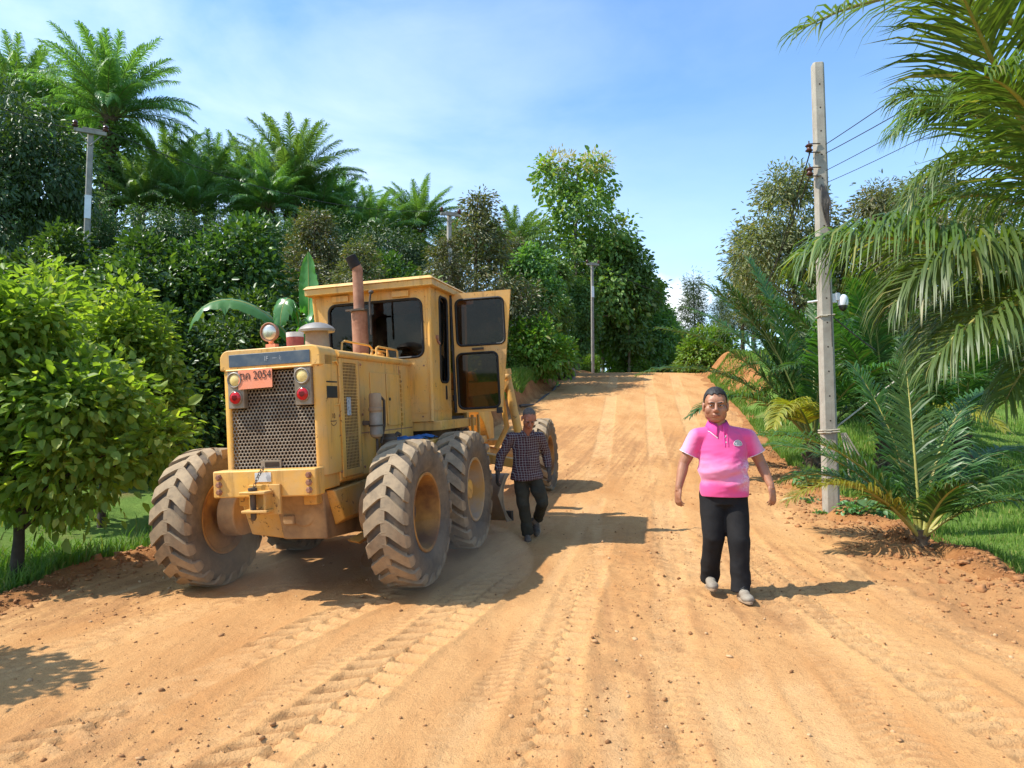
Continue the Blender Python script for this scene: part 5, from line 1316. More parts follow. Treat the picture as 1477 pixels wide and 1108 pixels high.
# ------------------------------------------------------------------ broadleaf trees behind the grader
jack = make_tree('jackfruit_tree', 'glossy dark broadleaf tree', 'tree', 21,
                 [((0, 0, 3.0), (1.9, 1.9, 1.5), 3), ((1.2, .3, 2.2), (1.3, 1.3, 1.3), 2), ((-1.2, -.4, 2.1), (1.3, 1.3, 1.4), 2), ((.2, -.9, 1.5), (1.5, 1.3, 1.3), 2), ((-.2, .3, 4.2), (1.0, 1.0, .9), 1)],
                 330, 46, .40, .185, .52, 'leaf_jack', 'bark_dark', [(0, 0, -.3), (.05, 0, 1.0), (-.05, .08, 2.4), (.05, 0, 4.4)], .16, droop=.25, shell=.45, up=.9)
JH = 5.1
dark = make_tree('hanging_tree', 'dark dense tree', 'tree', 22,
                 [((0, 0, 5.6), (2.6, 2.6, 1.7), 3), ((-1.6, .3, 4.0), (1.6, 1.6, 1.9), 2), ((1.7, 0, 4.2), (1.5, 1.5, 1.8), 2), ((.2, -1.2, 2.6), (2.2, 1.7, 1.8), 2)],
                 380, 50, .50, .20, .36, 'leaf_dark', 'bark_dark', [(0, 0, -.3), (.2, 0, 1.8), (-.1, .1, 3.8), (.1, 0, 6.2)], .22, droop=.75, shell=.5, up=.5)
DH = 7.4
dur = make_tree('durian_tree', 'olive brown fine leaved tree', 'tree', 23,
                [((0, 0, 3.4), (1.9, 1.9, 1.6), 3), ((0, 0, 5.0), (1.15, 1.15, 1.3), 2), ((1.2, -.2, 2.3), (1.4, 1.4, 1.1), 2), ((-1.1, .2, 2.4), (1.4, 1.4, 1.1), 2), ((.1, 0, 6.2), (.5, .5, .8), .6)],
                400, 48, .38, .150, .36, 'leaf_durian', 'bark', [(0, 0, -.3), (.03, 0, 2), (-.05, .03, 4), (.03, 0, 6.6)], .15, droop=.45, shell=.4, up=.6, stretch=(1.2, 1.2, .7))
TH = 7.0
bg = 'broadleaf trees between the grader and the palms'
put_px(dark, -12, 122, 24, 0, label='dark dense tree with hanging foliage at the left edge, behind the utility pole', group=bg, H=DH)
put_px(jack, 215, 335, 17, 0, label='glossy dark jackfruit tree behind the bright young trees, below the vine-wrapped palm', group=bg, H=JH)
put_px(dur, 688, 282, 30, 0, label='olive brown durian tree with pointed top right of the middle utility pole', group=bg, H=TH)
for (src, H, px, py, Y, rz, lab) in (
    (jack, JH, 110, 335, 18, 2.1, 'glossy dark tree below the leftmost utility pole'),
    (jack, JH, 335, 318, 18.5, 4.0, 'glossy dark tree with sunlit top directly left of the banana plant'),
    (jack, JH, 255, 445, 13, 1.0, 'low glossy tree beside the grader tyre, behind the bright young trees'),
    (jack, JH, 345, 420, 14, 5.3, 'shaded glossy tree behind the arched banana leaf'),
    (jack, JH, 30, 372, 15, 3.2, 'glossy dark tree behind the big bright young tree at left edge'),
    (dur, TH, 455, 305, 22, 2.2, 'brownish durian tree behind the precleaner cap'),
    (dur, TH, 520, 352, 20, 5.0, 'low olive tree right behind the exhaust stack'),
    (jack, JH, 575, 368, 24, .6, 'dark round tree behind the cab roof'),
    (dur, TH, 748, 345, 37, 3.6, 'reddish brown durian tree leaning over the open cab door'),
    (dur, TH, 640, 345, 27, 1.2, 'olive tree behind the foot of the middle utility pole'),
    (dark, DH, 112, 285, 28, 4.2, 'dark tree under the vine-wrapped palm crown'),
    (dark, DH, 385, 318, 30, 1.4, 'shaded tree under the row of oil palms'),
    (dark, DH, 555, 330, 32, 2.7, 'shaded tree between the oil palms and the cab roof'),
    (dark, DH, 240, 300, 30, 5.5, 'shaded tree under the drooping palm fronds'),
    (dark, DH, 318, 312, 31, 3.9, 'shaded tree filling the gap below the two middle oil palms'),
    (dark, DH, 468, 312, 33, .4, 'shaded tree behind the brownish durian, below the pale green oil palm'),
    (jack, JH, 480, 440, 15, 2.6, 'glossy low tree hidden behind the cab rear window')):
    c = copy_tree(src); put_px(c, px, py, Y, rz, label=lab, group=bg, H=H)

# tall teak and the wall of trees that runs over the crest
teak = make_tree('teak_tree', 'tall teak tree with pale flower sprays at its top', 'tree', 31,
                 [((0, 0, 8.3), (1.9, 1.6, 1.3), 2.2), ((-1.5, 0, 7.4), (.9, .9, .8), .8), ((1.1, .2, 10.2), (.9, .9, 1.5), 1.3), ((-1.0, 0, 10.1), (1.1, 1.0, 1.3), 1.4), ((.1, 0, 6.2), (2.1, 1.7, 1.2), 2), ((1.9, 0, 7.0), (1.1, 1.0, .9), 1), ((-1.2, 0, 4.2), (1.9, 1.7, 1.5), 2), ((1.4, 0, 4.3), (2.0, 1.6, 1.5), 2)],
                 190, 46, .52, .22, .66, 'leaf_teak', 'bark_pale', [(0, 0, -.3), (.1, 0, 3), (-.12, 0, 6), (.05, 0, 8.6), (.1, 0, 10.8)], .17, droop=.7, shell=.55, up=.5, nl=34, limb=.4,
                 extra=([((1.1, .2, 11.3), (.7, .7, .55), 1), ((-.9, 0, 11.1), (.9, .8, .45), 1.2), ((.1, 0, 10.2), (1.4, 1.2, .5), .8), ((1.9, 0, 7.8), (.4, .4, .4), .4)], 46, 26, .26, .17, .32, -.5, .7, .4, 'leaf_teak_flower'))
KH = 11.6
slim = make_tree('slender_tree', 'slender forest tree', 'tree', 32,
                 [((0, 0, 7.2), (1.4, 1.4, 1.4), 2), ((.6, 0, 5.4), (1.5, 1.5, 1.4), 2), ((-.6, .2, 4.2), (1.5, 1.4, 1.5), 2), ((.1, 0, 2.6), (1.4, 1.3, 1.1), 1.0)],
                 230, 42, .44, .26, .55, 'leaf_vine', 'bark_pale', [(0, 0, -.3), (.06, 0, 2.4), (-.05, 0, 5), (.03, 0, 8.0)], .10, droop=.6, shell=.5, up=.55, nl=24)
SH = 8.6
tg_ = 'trees along the left side of the crest'
put_px(teak, 830, 222, 47, 0, label='tall teak tree with pale flower sprays, the highest tree over the road', group=tg_, H=KH)
teak.scale = (teak.scale[0] * 1.02, teak.scale[1] * 1.02, teak.scale[2])
put_px(slim, 905, 352, 48, 0, label='slender tree beside the farthest utility pole, right of the teak', group=tg_, H=SH)
for (src, H, px, py, Y, rz, lab) in (
    (slim, SH, 868, 335, 50, 1.1, 'leafy tree standing behind the farthest utility pole'),
    (slim, SH, 795, 372, 36, 2.0, 'vine-covered tree directly under the teak crown'),
    (slim, SH, 838, 405, 45, 4.6, 'bushy light green tree left of the farthest utility pole'),
    (slim, SH, 930, 400, 52, 3.0, 'slender tree near the crest with pale thin stem'),
    (slim, SH, 950, 436, 54, 5.2, 'tree on the crest at the right end of the left-hand row'),
    (slim, SH, 968, 466, 58, .5, 'small tree just over the crest beside the pale cloud'),
    (slim, SH, 888, 375, 52, 2.6, 'forest tree behind the slender trees on the crest'),
    (slim, SH, 765, 355, 33, 5.8, 'forest tree left of the teak trunk'),
    (dark, DH, 858, 385, 56, .3, 'shaded dense tree deep behind the farthest utility pole'),
    (dark, DH, 920, 432, 62, 2.9, 'shaded dense tree behind the crest of the road'),
    (dark, DH, 985, 482, 72, 1.9, 'distant dense tree on the road axis beyond the crest')):
    c = copy_tree(src); put_px(c, px, py, Y, rz, label=lab, group=tg_, H=H)

# shrubs on the left bank
lime = make_tree('lime_bush', 'round bright green bush', 'bush', 41, [((0, 0, .85), (.9, .9, .75), 2), ((.5, 0, .6), (.7, .7, .5), 1), ((-.5, .1, .6), (.7, .7, .5), 1)],
                 220, 38, .20, .125, .45, 'leaf_lime', 'bark', [(0, 0, -.2), (.02, 0, .6), (0, 0, 1.2)], .05, droop=.2, shell=.35, up=.8)
LH = 1.65
sg_ = 'bushes along the road banks'
put_px(lime, 768, 458, 29.5, 0, label='bright round bush on the grassy bank right of the open cab door', group=sg_, H=LH)
for (px, py, Y, rz, lab) in ((1022, 470, 40, 1.0, 'bright round bush on top of the right-hand cutting at the crest'), (1004, 498, 40, 2.2, 'lower bush left of the bright round bush at the crest'),
                             (722, 480, 29, 3.0, 'leafy bush at the foot of the open cab door'), (808, 500, 37, 4.0, 'small bush above the concrete culvert pipe'),
                             (640, 500, 19.0, 5.0, 'bush hidden behind the open cab door'), (852, 512, 43, 1.7, 'low bush at the foot of the farthest utility pole'),
                             (905, 505, 49, .4, 'low bush at the crest under the slender trees'), (945, 505, 55, 2.9, 'low bush on the road axis under the crest trees')):
    c = copy_tree(lime); put_px(c, px, py, Y, rz, label=lab, group=sg_, H=LH)

# bright young trees at the left roadside
def young(seed, lobes, ncl, trunk, lab, tr=.06):
    lobes = [(c, tuple(q * .86 for q in r), w) for c, r, w in lobes]
    return make_tree('young_tree', lab, 'tree', seed, lobes, ncl, 50, .27, .102, .58, 'leaf_bush', 'bark_dark', trunk, tr, nl=60, droop=.32, shell=.45, up=1.0, group='bright young trees at the left roadside', limb=.42)
p = at(22, 838, 6.9)
y1 = young(51, [((-.25, 0, 2.35), (.66, .7, .5), 1.6), ((.40, .1, 1.75), (.72, .7, .42), 1.7), ((-.55, -.1, 1.6), (.7, .7, .45), 1.6), ((.80, 0, 1.25), (.6, .55, .32), 1.1), ((-.2, -.1, 1.05), (.75, .6, .30), .7), ((-.45, 0, 2.85), (.30, .30, .28), .35), ((.15, 0, 2.55), (.25, .25, .30), .25), ((.95, 0, 1.75), (.28, .28, .22), .25), ((1.30, .1, 1.35), (.25, .25, .18), .18), ((.35, .1, .85), (.35, .3, .15), .2)],
           235, [(0, 0, -.1), (.02, 0, .45), (-.03, .03, 1.1), (-.12, 0, 1.9), (-.3, 0, 2.7)], 'largest bright green young tree with dark stem at the left edge of the photo', .062)
put(y1, p.x, 6.9, rz=.0)
p = at(160, 760, 9.6)
y2 = young(52, [((.15, 0, 2.45), (.50, .55, .50), 1.5), ((.30, 0, 1.80), (.66, .65, .42), 2.0), ((-.50, .1, 1.8), (.5, .6, .45), 1.2), ((.45, 0, 1.25), (.62, .6, .30), 1.2), ((-.25, 0, 1.2), (.6, .5, .25), .6), ((.75, 0, 2.25), (.24, .24, .26), .25), ((-.45, 0, 2.45), (.24, .24, .26), .25), ((.95, 0, 1.55), (.24, .24, .2), .2), ((.1, 0, 3.0), (.2, .2, .2), .15)],
           215, [(0, 0, -.1), (-.02, 0, .5), (.03, .03, 1.2), (.0, 0, 1.9), (.1, 0, 2.6)], 'bright green young tree nearest to the grader tyre', .05)
put(y2, p.x - .12, 9.6, rz=.0, s=1.03)
y3 = copy_tree(y2); p = at(60, 720, 12.6); put(y3, p.x, 12.6, rz=2.2, s=1.15, label='young tree standing behind the other two bright young trees')
# the tree beside the photographer whose shadow falls on the road at lower left
y5 = copy_tree(y1); put(y5, -5.25, 4.0, rz=3.1, s=.86, label='roadside tree outside the left edge whose shadow lies on the road')

# ------------------------------------------------------------------ trees on the right
gum = make_tree('gum_tree', 'tall sparse olive tree', 'tree', 61,
                [((0, 0, 6.4), (1.7, 1.6, 1.5), 2), ((1.0, 0, 5.2), (1.4, 1.3, 1.2), 1.6), ((-1.1, 0, 5.0), (1.3, 1.3, 1.3), 1.6), ((.2, .2, 3.6), (1.7, 1.5, 1.2), 1.7), ((-.3, 0, 7.7), (.9, .9, .6), .7)],
                360, 40, .46, .19, .30, 'leaf_gum', 'bark', [(0, 0, -.3), (.1, 0, 2.2), (-.08, .1, 4.4), (.05, 0, 7.4)], .13, droop=.6, shell=.3, up=.3, nl=60, limb=.4)
GH = 8.3
rg = 'tall trees on the right-hand rise'
put_px(gum, 1142, 244, 25, 0, label='sparse olive gum tree behind the near utility pole', group=rg, H=GH)
for (src, H, px, py, Y, rz, lab) in (
    (gum, GH, 1262, 268, 24, 2.0, 'sparse gum tree between the near utility pole and the big palm fronds'),
    (gum, GH, 1085, 372, 34, 4.1, 'smaller gum tree left of the coconut palm crown'),
    (gum, GH, 1340, 250, 26, 1.0, 'gum tree half hidden behind the hanging palm fronds'),
    (gum, GH, 1430, 280, 23, 5.0, 'gum tree behind the big fronds at the right edge'),
    (dark, DH, 1400, 400, 27, .8, 'shaded tree on the rise behind the lawn'),
    (dark, DH, 1290, 410, 28, 2.8, 'shaded tree behind the white camera'),
    (dark, DH, 1195, 400, 30, 4.5, 'shaded tree behind the middle of the near utility pole'),
    (dur, TH, 1480, 380, 20, 2.2, 'olive tree at the right edge behind the lawn'),
    (dur, TH, 1345, 430, 21, 4.4, 'olive tree above the bare slope behind the lawn'),
    (dark, DH, 1530, 300, 25, 2.2, 'shaded tree beyond the right edge of the lawn')):
    c = copy_tree(src); put_px(c, px, py, Y, rz, label=lab, group=rg, H=H)
pine = make_tree('casuarina_tree', 'pointed fine needled tree at the crest', 'tree', 62,
                 [((0, 0, 1.8), (1.3, 1.3, .8), 2), ((0, 0, 3.2), (1.0, 1.0, .9), 1.6), ((0, 0, 4.6), (.65, .65, .9), 1), ((0, 0, 5.8), (.28, .28, .7), .5)],
                 240, 44, .34, .17, .16, 'leaf_pine', 'bark', [(0, 0, -.3), (0, 0, 2), (.03, 0, 4), (0, 0, 6.2)], .10, droop=.2, shell=.2, up=.5)
PH = 6.6
put_px(pine, 1000, 398, 62, 0, label='pointed needle tree at the crest left of the right-hand bank', group='pointed trees at the crest', H=PH)
c = copy_tree(pine); put_px(c, 1040, 425, 46, 2.0, label='second pointed needle tree, partly behind the bright round bush', group='pointed trees at the crest', H=PH)
c = copy_tree(pine); put_px(c, 1068, 330, 36, 4.0, label='thin pointed tree touching the sky left of the gum tree', group='pointed trees at the crest', H=PH)

# ------------------------------------------------------------------ coconut palms on the right
# the mature palm whose crown hangs into the photo from the right
g = np.random.default_rng(77)
coco = thing('coconut_palm', 'large coconut palm leaning in from the right edge with long hanging fronds', 'palm tree', (5.75, 6.3, gz(5.75, 6.3)))
cz = coco.location
def crel(p): return tuple(Vector(p) - cz)
crown_c = Vector((5.55, 6.2, 3.25))
big = [  # control points read off the photograph: base, then towards the tip
    ([at(1560, 330, 6.1), at(1476, 190, 5.6), at(1418, 60, 5.2), at(1365, -60, 4.6)], 107, 1.1, 0.027, .30, 'frond_coco'),
    ([at(1580, 300, 6.2), at(1560, 10, 6.0), at(1390, -60, 5.6), at(1240, -5, 5.4), at(1150, 45, 5.3)], 74, .80, 0.026, .85, 'frond_coco'),
    ([at(1590, 320, 6.3), at(1470, 200, 6.9), at(1380, 130, 7.2), at(1305, 140, 7.3)], 108, .95, 0.024, .95, 'frond_coco'),
    ([at(1590, 350, 6.3), at(1500, 240, 6.5), at(1420, 200, 6.6), at(1330, 215, 6.6), at(1290, 330, 6.6)], 121, .85, 0.024, 1.0, 'frond_coco'),
    ([at(1590, 400, 6.1), at(1440, 385, 5.9), at(1330, 335, 5.8), at(1240, 322, 5.8), at(1172, 368, 5.8)], 179, 1.15, 0.024, 1.1, 'frond_coco'),
    ([at(1600, 420, 6.0), at(1500, 360, 5.4), at(1420, 345, 5.2), at(1345, 360, 5.1), at(1300, 430, 5.1)], 168, 1.05, 0.023, 1.2, 'frond_coco'),
    ([at(1590, 380, 5.6), at(1530, 200, 5.0), at(1470, 120, 4.7), at(1420, 110, 4.5)], 103, .80, 0.024, .8, 'frond_coco'),
    ([at(1600, 430, 6.6), at(1500, 450, 6.9), at(1420, 450, 7.2), at(1350, 500, 7.4)], 145, 1.0, 0.023, 1.1, 'frond_coco'),
    ([at(1610, 300, 6.6), at(1600, 60, 6.9), at(1510, -60, 7.4), at(1440, -20, 7.8), at(1400, 60, 7.9)], 69, .85, 0.024, .8, 'frond_coco'),
    ([at(1640, 300, 6.0), at(1760, 100, 5.6), at(1900, 150, 5.2), at(1960, 300, 5.0)], 101, .85, 0.026, .9, 'frond_coco'),
    ([at(1640, 350, 6.0), at(1800, 250, 6.6), at(1900, 330, 7.4), at(1940, 470, 7.8)], 101, .85, 0.026, .9, 'frond_coco'),
    ([at(1600, 330, 6.5), at(1480, 170, 6.8), at(1370, 95, 7.0), at(1295, 190, 7.0)], 120, .95, .025, 1.0, 'frond_coco'),
    ([at(1600, 430, 5.8), at(1540, 420, 5.2), at(1450, 425, 4.9), at(1390, 455, 4.8), at(1350, 520, 4.8)], 120, .85, .022, 1.2, 'frond_coco'),
    ([at(1600, 360, 6.8), at(1470, 270, 7.4), at(1370, 255, 7.8), at(1300, 330, 8.0)], 120, 1.0, .026, 1.1, 'frond_coco'),
    ([at(1600, 430, 6.2), at(1500, 400, 6.0), at(1430, 400, 5.9), at(1370, 430, 5.9), at(1340, 500, 5.9)], 145, 1.0, 0.023, 1.2, 'frond_coco'),
    ([at(1600, 460, 6.0), at(1520, 470, 5.5), at(1480, 520, 5.3), at(1450, 580, 5.2)], 87, .60, 0.022, 1.2, 'frond_coco'),
]
for (pts, nl_, ll_, lw_, dr_, lm) in big:
    P, V, F4, F3 = frond_arrays(g, None, 0, 0, 0, 0, nl_, ll_, lw_, dr_, .16, start=.10, pts=[crel(p) for p in pts], hang=.75, tipk=.25)
    fo = np_mesh('frond', V, [F4, F3], M[lm], coco)
    rb = MB(); rb.tube([Vector(p) for p in P], [.034 * (1.15 - 1.02 * i / 14) for i in range(15)], 7); rb.build('rachis', M['rachis'], fo, smooth=60)
mb = MB(); b = Vector(crel((5.75, 6.3, cz.z - .3))); tcr = Vector(crel(at(1600, 380, 6.2)))
mb.tube([b.lerp(tcr, i / 8) + Vector((.12 * math.sin(i * .5), 0, 0)) for i in range(9)], [.24, .2, .175, .165, .16, .158, .155, .15, .14], 14)
for i in range(40): 
    q = b.lerp(tcr, (i + .5) / 40); mb.lathe(q, tcr - b, [(0, .165), (.012, .19), (.024, .165)], 14)
mb.build('trunk', M['palm_trunk'], coco, smooth=50)

# young coconut in front of the lawn, fronds by azimuth (0 = right, 90 = away) and elevation
p = ray_hit(1330, 797, ground_z)
yc = make_palm('coconut_palm', 'young coconut palm with one yellowing frond at the edge of the lawn', 71, 0, 1.8, .52, .021, 84, 'frond_young', 0.22, .055, 0, 0, .5, plum=.10, stalk='rachis', rr=.036, specs=[
    (R(176), R(62), R(-8), 1.15, None), (R(150), R(58), R(-12), 1.05, None), (R(110), R(80), R(48), 1.1, None), (R(35), R(74), R(20), 1.05, None),
    (R(185), R(54), R(-38), .86, 'frond_yellow'), (R(2), R(52), R(-42), 1.05, None), (R(-30), R(46), R(-40), .86, None), (R(75), R(84), R(62), 1.15, None),
    (R(60), R(58), R(-10), .95, None), (R(-80), R(66), R(0), .6, None), (R(20), R(60), R(-25), 1.12, None), (R(130), R(50), R(-30), .95, None)])
put(yc, p.x, p.y, rz=0)
# larger coconut palms further back on the right bank
yc2 = make_palm('coconut_palm', 'coconut palm with dark arching fronds left of the near utility pole', 72, 0, 3.5, .66, .040, 96, 'frond_young', .75, .13, 0, 0, .55, plum=.12, stalk='rachis_green', specs=[
    (R(172), R(62), R(5), 1.0, None), (R(150), R(74), R(36), 1.05, None), (R(120), R(80), R(55), 1.08, None), (R(60), R(78), R(40), 1.0, None), (R(20), R(64), R(8), 1.0, None),
    (R(200), R(44), R(-40), .92, None), (R(-10), R(48), R(-32), 1.0, None), (R(235), R(40), R(-45), .75, 'frond_yellow'), (R(290), R(58), R(-20), .8, None), (R(90), R(60), R(0), .9, None), (R(185), R(76), R(40), 1.05, None), (R(330), R(38), R(-40), .8, None), (R(160), R(52), R(-20), 1.0, None), (R(140), R(68), R(20), 1.05, None), (R(178), R(78), R(30), 1.05, None), (R(40), R(72), R(25), 1.0, None), (R(260), R(66), R(5), .95, None)])
p = at(1172, 600, 13.0); put(yc2, p.x, p.y, rz=0, s=.95)
yc3 = copy_tree(yc2); p = at(1275, 560, 13.8); put(yc3, p.x, p.y, rz=.9, s=.95, label='coconut palm under the white camera, just right of the near utility pole')
yc4 = copy_tree(yc2); p = at(1185, 560, 18.5); put(yc4, p.x, p.y, rz=2.4, s=.95, label='coconut palm farther up the right bank near the top of the cutting')
yc5 = copy_tree(yc2); p = at(1385, 560, 14.5); put(yc5, p.x, p.y, rz=4.0, s=.95, label='coconut palm behind the hanging fronds at the far side of the lawn')
for o in (yc, yc2, yc3, yc4, yc5): o['group'] = 'coconut palms on the right-hand side'

# ------------------------------------------------------------------ banana plant behind the grader
ban = thing('banana_plant', 'banana plant with one long arched leaf and one upright leaf behind the grader hood', 'banana plant', (at(440, 500, 12.6).x, 12.6, gz(at(440, 500, 12.6).x, 12.6)))
bo = ban.location
def banana_leaf(pts, width, seed, roll=0.0, tear=.25):
    q = [np.array(Vector(p) - bo) for p in pts]; n = 34; u = np.linspace(0, 1, n)[:, None]; m = len(q) - 1
    P = sum(math.comb(m, k) * (1 - u) ** (m - k) * u ** k * q[k] for k in range(m + 1))
    T = unit(np.gradient(P, axis=0)); sd = unit(np.cross(T, [0, 0, 1.0]) + np.array([1e-3, 0, 0])); up_ = np.cross(sd, T)
    sd, up_ = sd * math.cos(roll) + up_ * math.sin(roll), up_ * math.cos(roll) - sd * math.sin(roll)
    g = np.random.default_rng(seed); s = u[:, 0]
    w = width * np.clip(np.sin(np.pi * np.clip((s - .16) / .84, 0, 1) ** .8), 0, 1) ** .55
    Vs, Fs, off = [], [], 0
    for sg in (-1, 1):
        dn = .25 + .35 * vnoise(s * 9, s * 0 + sg, seed) + np.where(g.random(n) < tear, .5, 0)
        rows = []
        for j, f in enumerate((0, .35, .7, 1.0)):
            rows.append(P + sd * (sg * w * f)[:, None] + up_ * (w * (.10 * np.sin(f * 3.0)))[:, None] - np.array([0, 0, 1.0]) * (w * dn * f * f)[:, None] + up_ * (.012 * np.sin(s * 90) * f)[:, None])
        V = np.stack(rows, 1).reshape(-1, 3); i = np.arange(n * 4).reshape(n, 4)
        F = np.stack([i[:-1, :-1], i[:-1, 1:], i[1:, 1:], i[1:, :-1]], -1).reshape(-1, 4); Vs.append(V); Fs.append(F + off); off += len(V)
    o = np_mesh('leaf_blade', np.concatenate(Vs), np.concatenate(Fs), M['banana'], ban, smooth=True)
    rb = MB(); rb.tube([Vector(p) for p in P], [.022 * (1.1 - i / n) for i in range(n)], 6); rb.build('midrib', M['rachis'], o, smooth=60)
Yb = 12.6
banana_leaf([at(445, 560, Yb), at(425, 450, Yb), at(340, 405, Yb - .3), at(282, 425, Yb - .5), at(272, 480, Yb - .5)], .24, 3, .35, .12)
banana_leaf([at(445, 560, Yb), at(446, 490, Yb + .1), at(446, 420, Yb + .1), at(444, 362, Yb)], .27, 4, .15, .3)
banana_leaf([at(443, 560, Yb), at(436, 460, Yb - .1), at(420, 385, Yb - .2), at(404, 440, Yb - .4), at(404, 470, Yb - .4)], .25, 5, .3, .35)
banana_leaf([at(447, 560, Yb), at(470, 470, Yb + .2), at(520, 430, Yb + .6), at(560, 470, Yb + .8)], .24, 6, .3, .2)
mb = MB(); q = at(445, 540, Yb); mb.tube([Vector((0, 0, -.2)), Vector((0, 0, .8)), q - bo], [.12, .10, .06], 12); mb.build('stem', M['rachis_green'], ban, smooth=60)

# undergrowth that fills the floor of the wood, one mass on each side
def understory(name, n, ylo, yhi, dlo, dhi, side, seed, leaf, ln, hmax):
    g = np.random.default_rng(seed)
    y = ylo * np.exp(g.random(n) * math.log(yhi / ylo)); d = dlo + (dhi - dlo) * g.random(n)
    x = Redge(y) + d if side > 0 else Ledge(y) - d
    z = ground_z(x, y); per = 26; ci = np.repeat(np.arange(n), per)
    hh = hmax * (.35 + .65 * vnoise(x * .5, y * .5, seed))
    off = g.normal(size=(len(ci), 3)) * np.array([.38, .38, .3])
    P = np.stack([x, y, z], -1)[ci] + off; P[:, 2] += np.abs(g.random(len(ci))) * hh[ci]
    ax = unit(off + np.array([0, 0, .1]) + g.normal(size=off.shape) * .3); nr = unit(np.array([0, 0, 1.0]) + g.normal(size=off.shape) * .5)
    L = ln * np.exp(g.normal(0, .25, len(ci))); V, F = leaf_arrays(P, ax, nr, L, L * .5)
    o = np_mesh(name, V, F, M[leaf]); tag(o, kind='stuff')
understory('undergrowth', 1500, 17, 48, 4.5, 26, -1, 91, 'leaf_vine', .24, 1.8)
understory('undergrowth', 700, 12, 19, 5.0, 14, -1, 93, 'leaf_jack', .18, 1.2)
understory('undergrowth', 900, 24, 60, 4.0, 26, 1, 92, 'leaf_vine', .24, 1.8)
# broad-leaved weeds at the foot of the near pole
wd = None
for k, (px, py, Y, s) in enumerate(((1168, 690, 10.4, .6), (1160, 660, 11.2, .6), (1180, 728, 9.5, .4), (1262, 735, 9.0, .6), (1225, 742, 9.1, .45))):
    p = at(px, py, Y)
    if wd is None:
        wd = thing('broadleaf_weed', '', 'weed')
        V, F, cc = crown_arrays(88, [((0, 0, .22), (.24, .24, .14), 1)], 22, 4, .10, .13, .85, .2, .3, 1.2); np_mesh('leaves', V, F, M['weed'], wd)
        mb = MB()
        for q in cc[:16]: mb.tube([Vector((0, 0, 0)), Vector(q) * .6 + Vector((0, 0, .05)), Vector(q)], .005, 5)
        mb.build('stem', M['rachis_green'], wd); o = wd
    else: o = copy_tree(wd)
    put(o, p.x, Y, rz=k * 1.7, s=s, label=['broad-leaved weed beside the road left of the near pole base', 'broad-leaved weed farthest up the road edge left of the near pole', 'small weed touching the front of the near pole base',
        'weed between the near pole and the young coconut palm', 'smallest weed just right of the near pole base'][k], group='weeds around the near pole base')

# ------------------------------------------------------------------ the two men
def remesh(mb, name, mat, parent, voxel, smooth=4, post=None, factor=.5):
    """fuse the collected shapes into one continuous skin"""
    me = bpy.data.meshes.new(name); me.from_pydata(mb.v, [], mb.f); me.update()
    bm = bmesh.new(); bm.from_mesh(me); bmesh.ops.recalc_face_normals(bm, faces=bm.faces); bm.to_mesh(me); bm.free()
    o = bpy.data.objects.new('tmp', me); COL.objects.link(o)
    r = o.modifiers.new('r', 'REMESH'); r.mode = 'VOXEL'; r.voxel_size = voxel; r.use_smooth_shade = True
    s = o.modifiers.new('s', 'SMOOTH'); s.iterations = smooth; s.factor = factor
    dg = bpy.context.evaluated_depsgraph_get(); dg.update()
    m2 = bpy.data.meshes.new_from_object(o.evaluated_get(dg)); bpy.data.objects.remove(o)
    n = len(m2.vertices); co = np.empty(n * 3, np.float32); m2.vertices.foreach_get('co', co); co = co.reshape(-1, 3)
    if post is not None:
        no = np.empty(n * 3, np.float32); m2.vertices.foreach_get('normal', no); co = post(co.astype(float), no.reshape(-1, 3).astype(float)).astype(np.float32)
        m2.vertices.foreach_set('co', co.ravel()); m2.update()
    m2.materials.clear(); m2.materials.append(mat); m2.name = name
    m2.polygons.foreach_set('use_smooth', [True] * len(m2.polygons))
    o2 = bpy.data.objects.new(name, m2); COL.objects.link(o2)
    if parent: o2.parent = parent
    return o2
from mathutils.bvhtree import BVHTree
def bvh(o): return BVHTree.FromPolygons([v.co[:] for v in o.data.vertices], [tuple(p.vertices) for p in o.data.polygons])
def front(tree, x, z, d=.0):
    h = tree.ray_cast(Vector((x, -2, z)), Vector((0, 1, 0)))
    return Vector((x, (h[0].y if h[0] else 0) - d, z))
def chain(mb, pts, rad, n=12):
    """rounded tapering limb through joints"""
    for i in range(len(pts) - 1):
        mb.tube([pts[i], pts[i + 1]], [rad[i], rad[i + 1]], n)
    for p, r in zip(pts, rad): mb.ellip(p, (r, r, r), None, 12, 8)
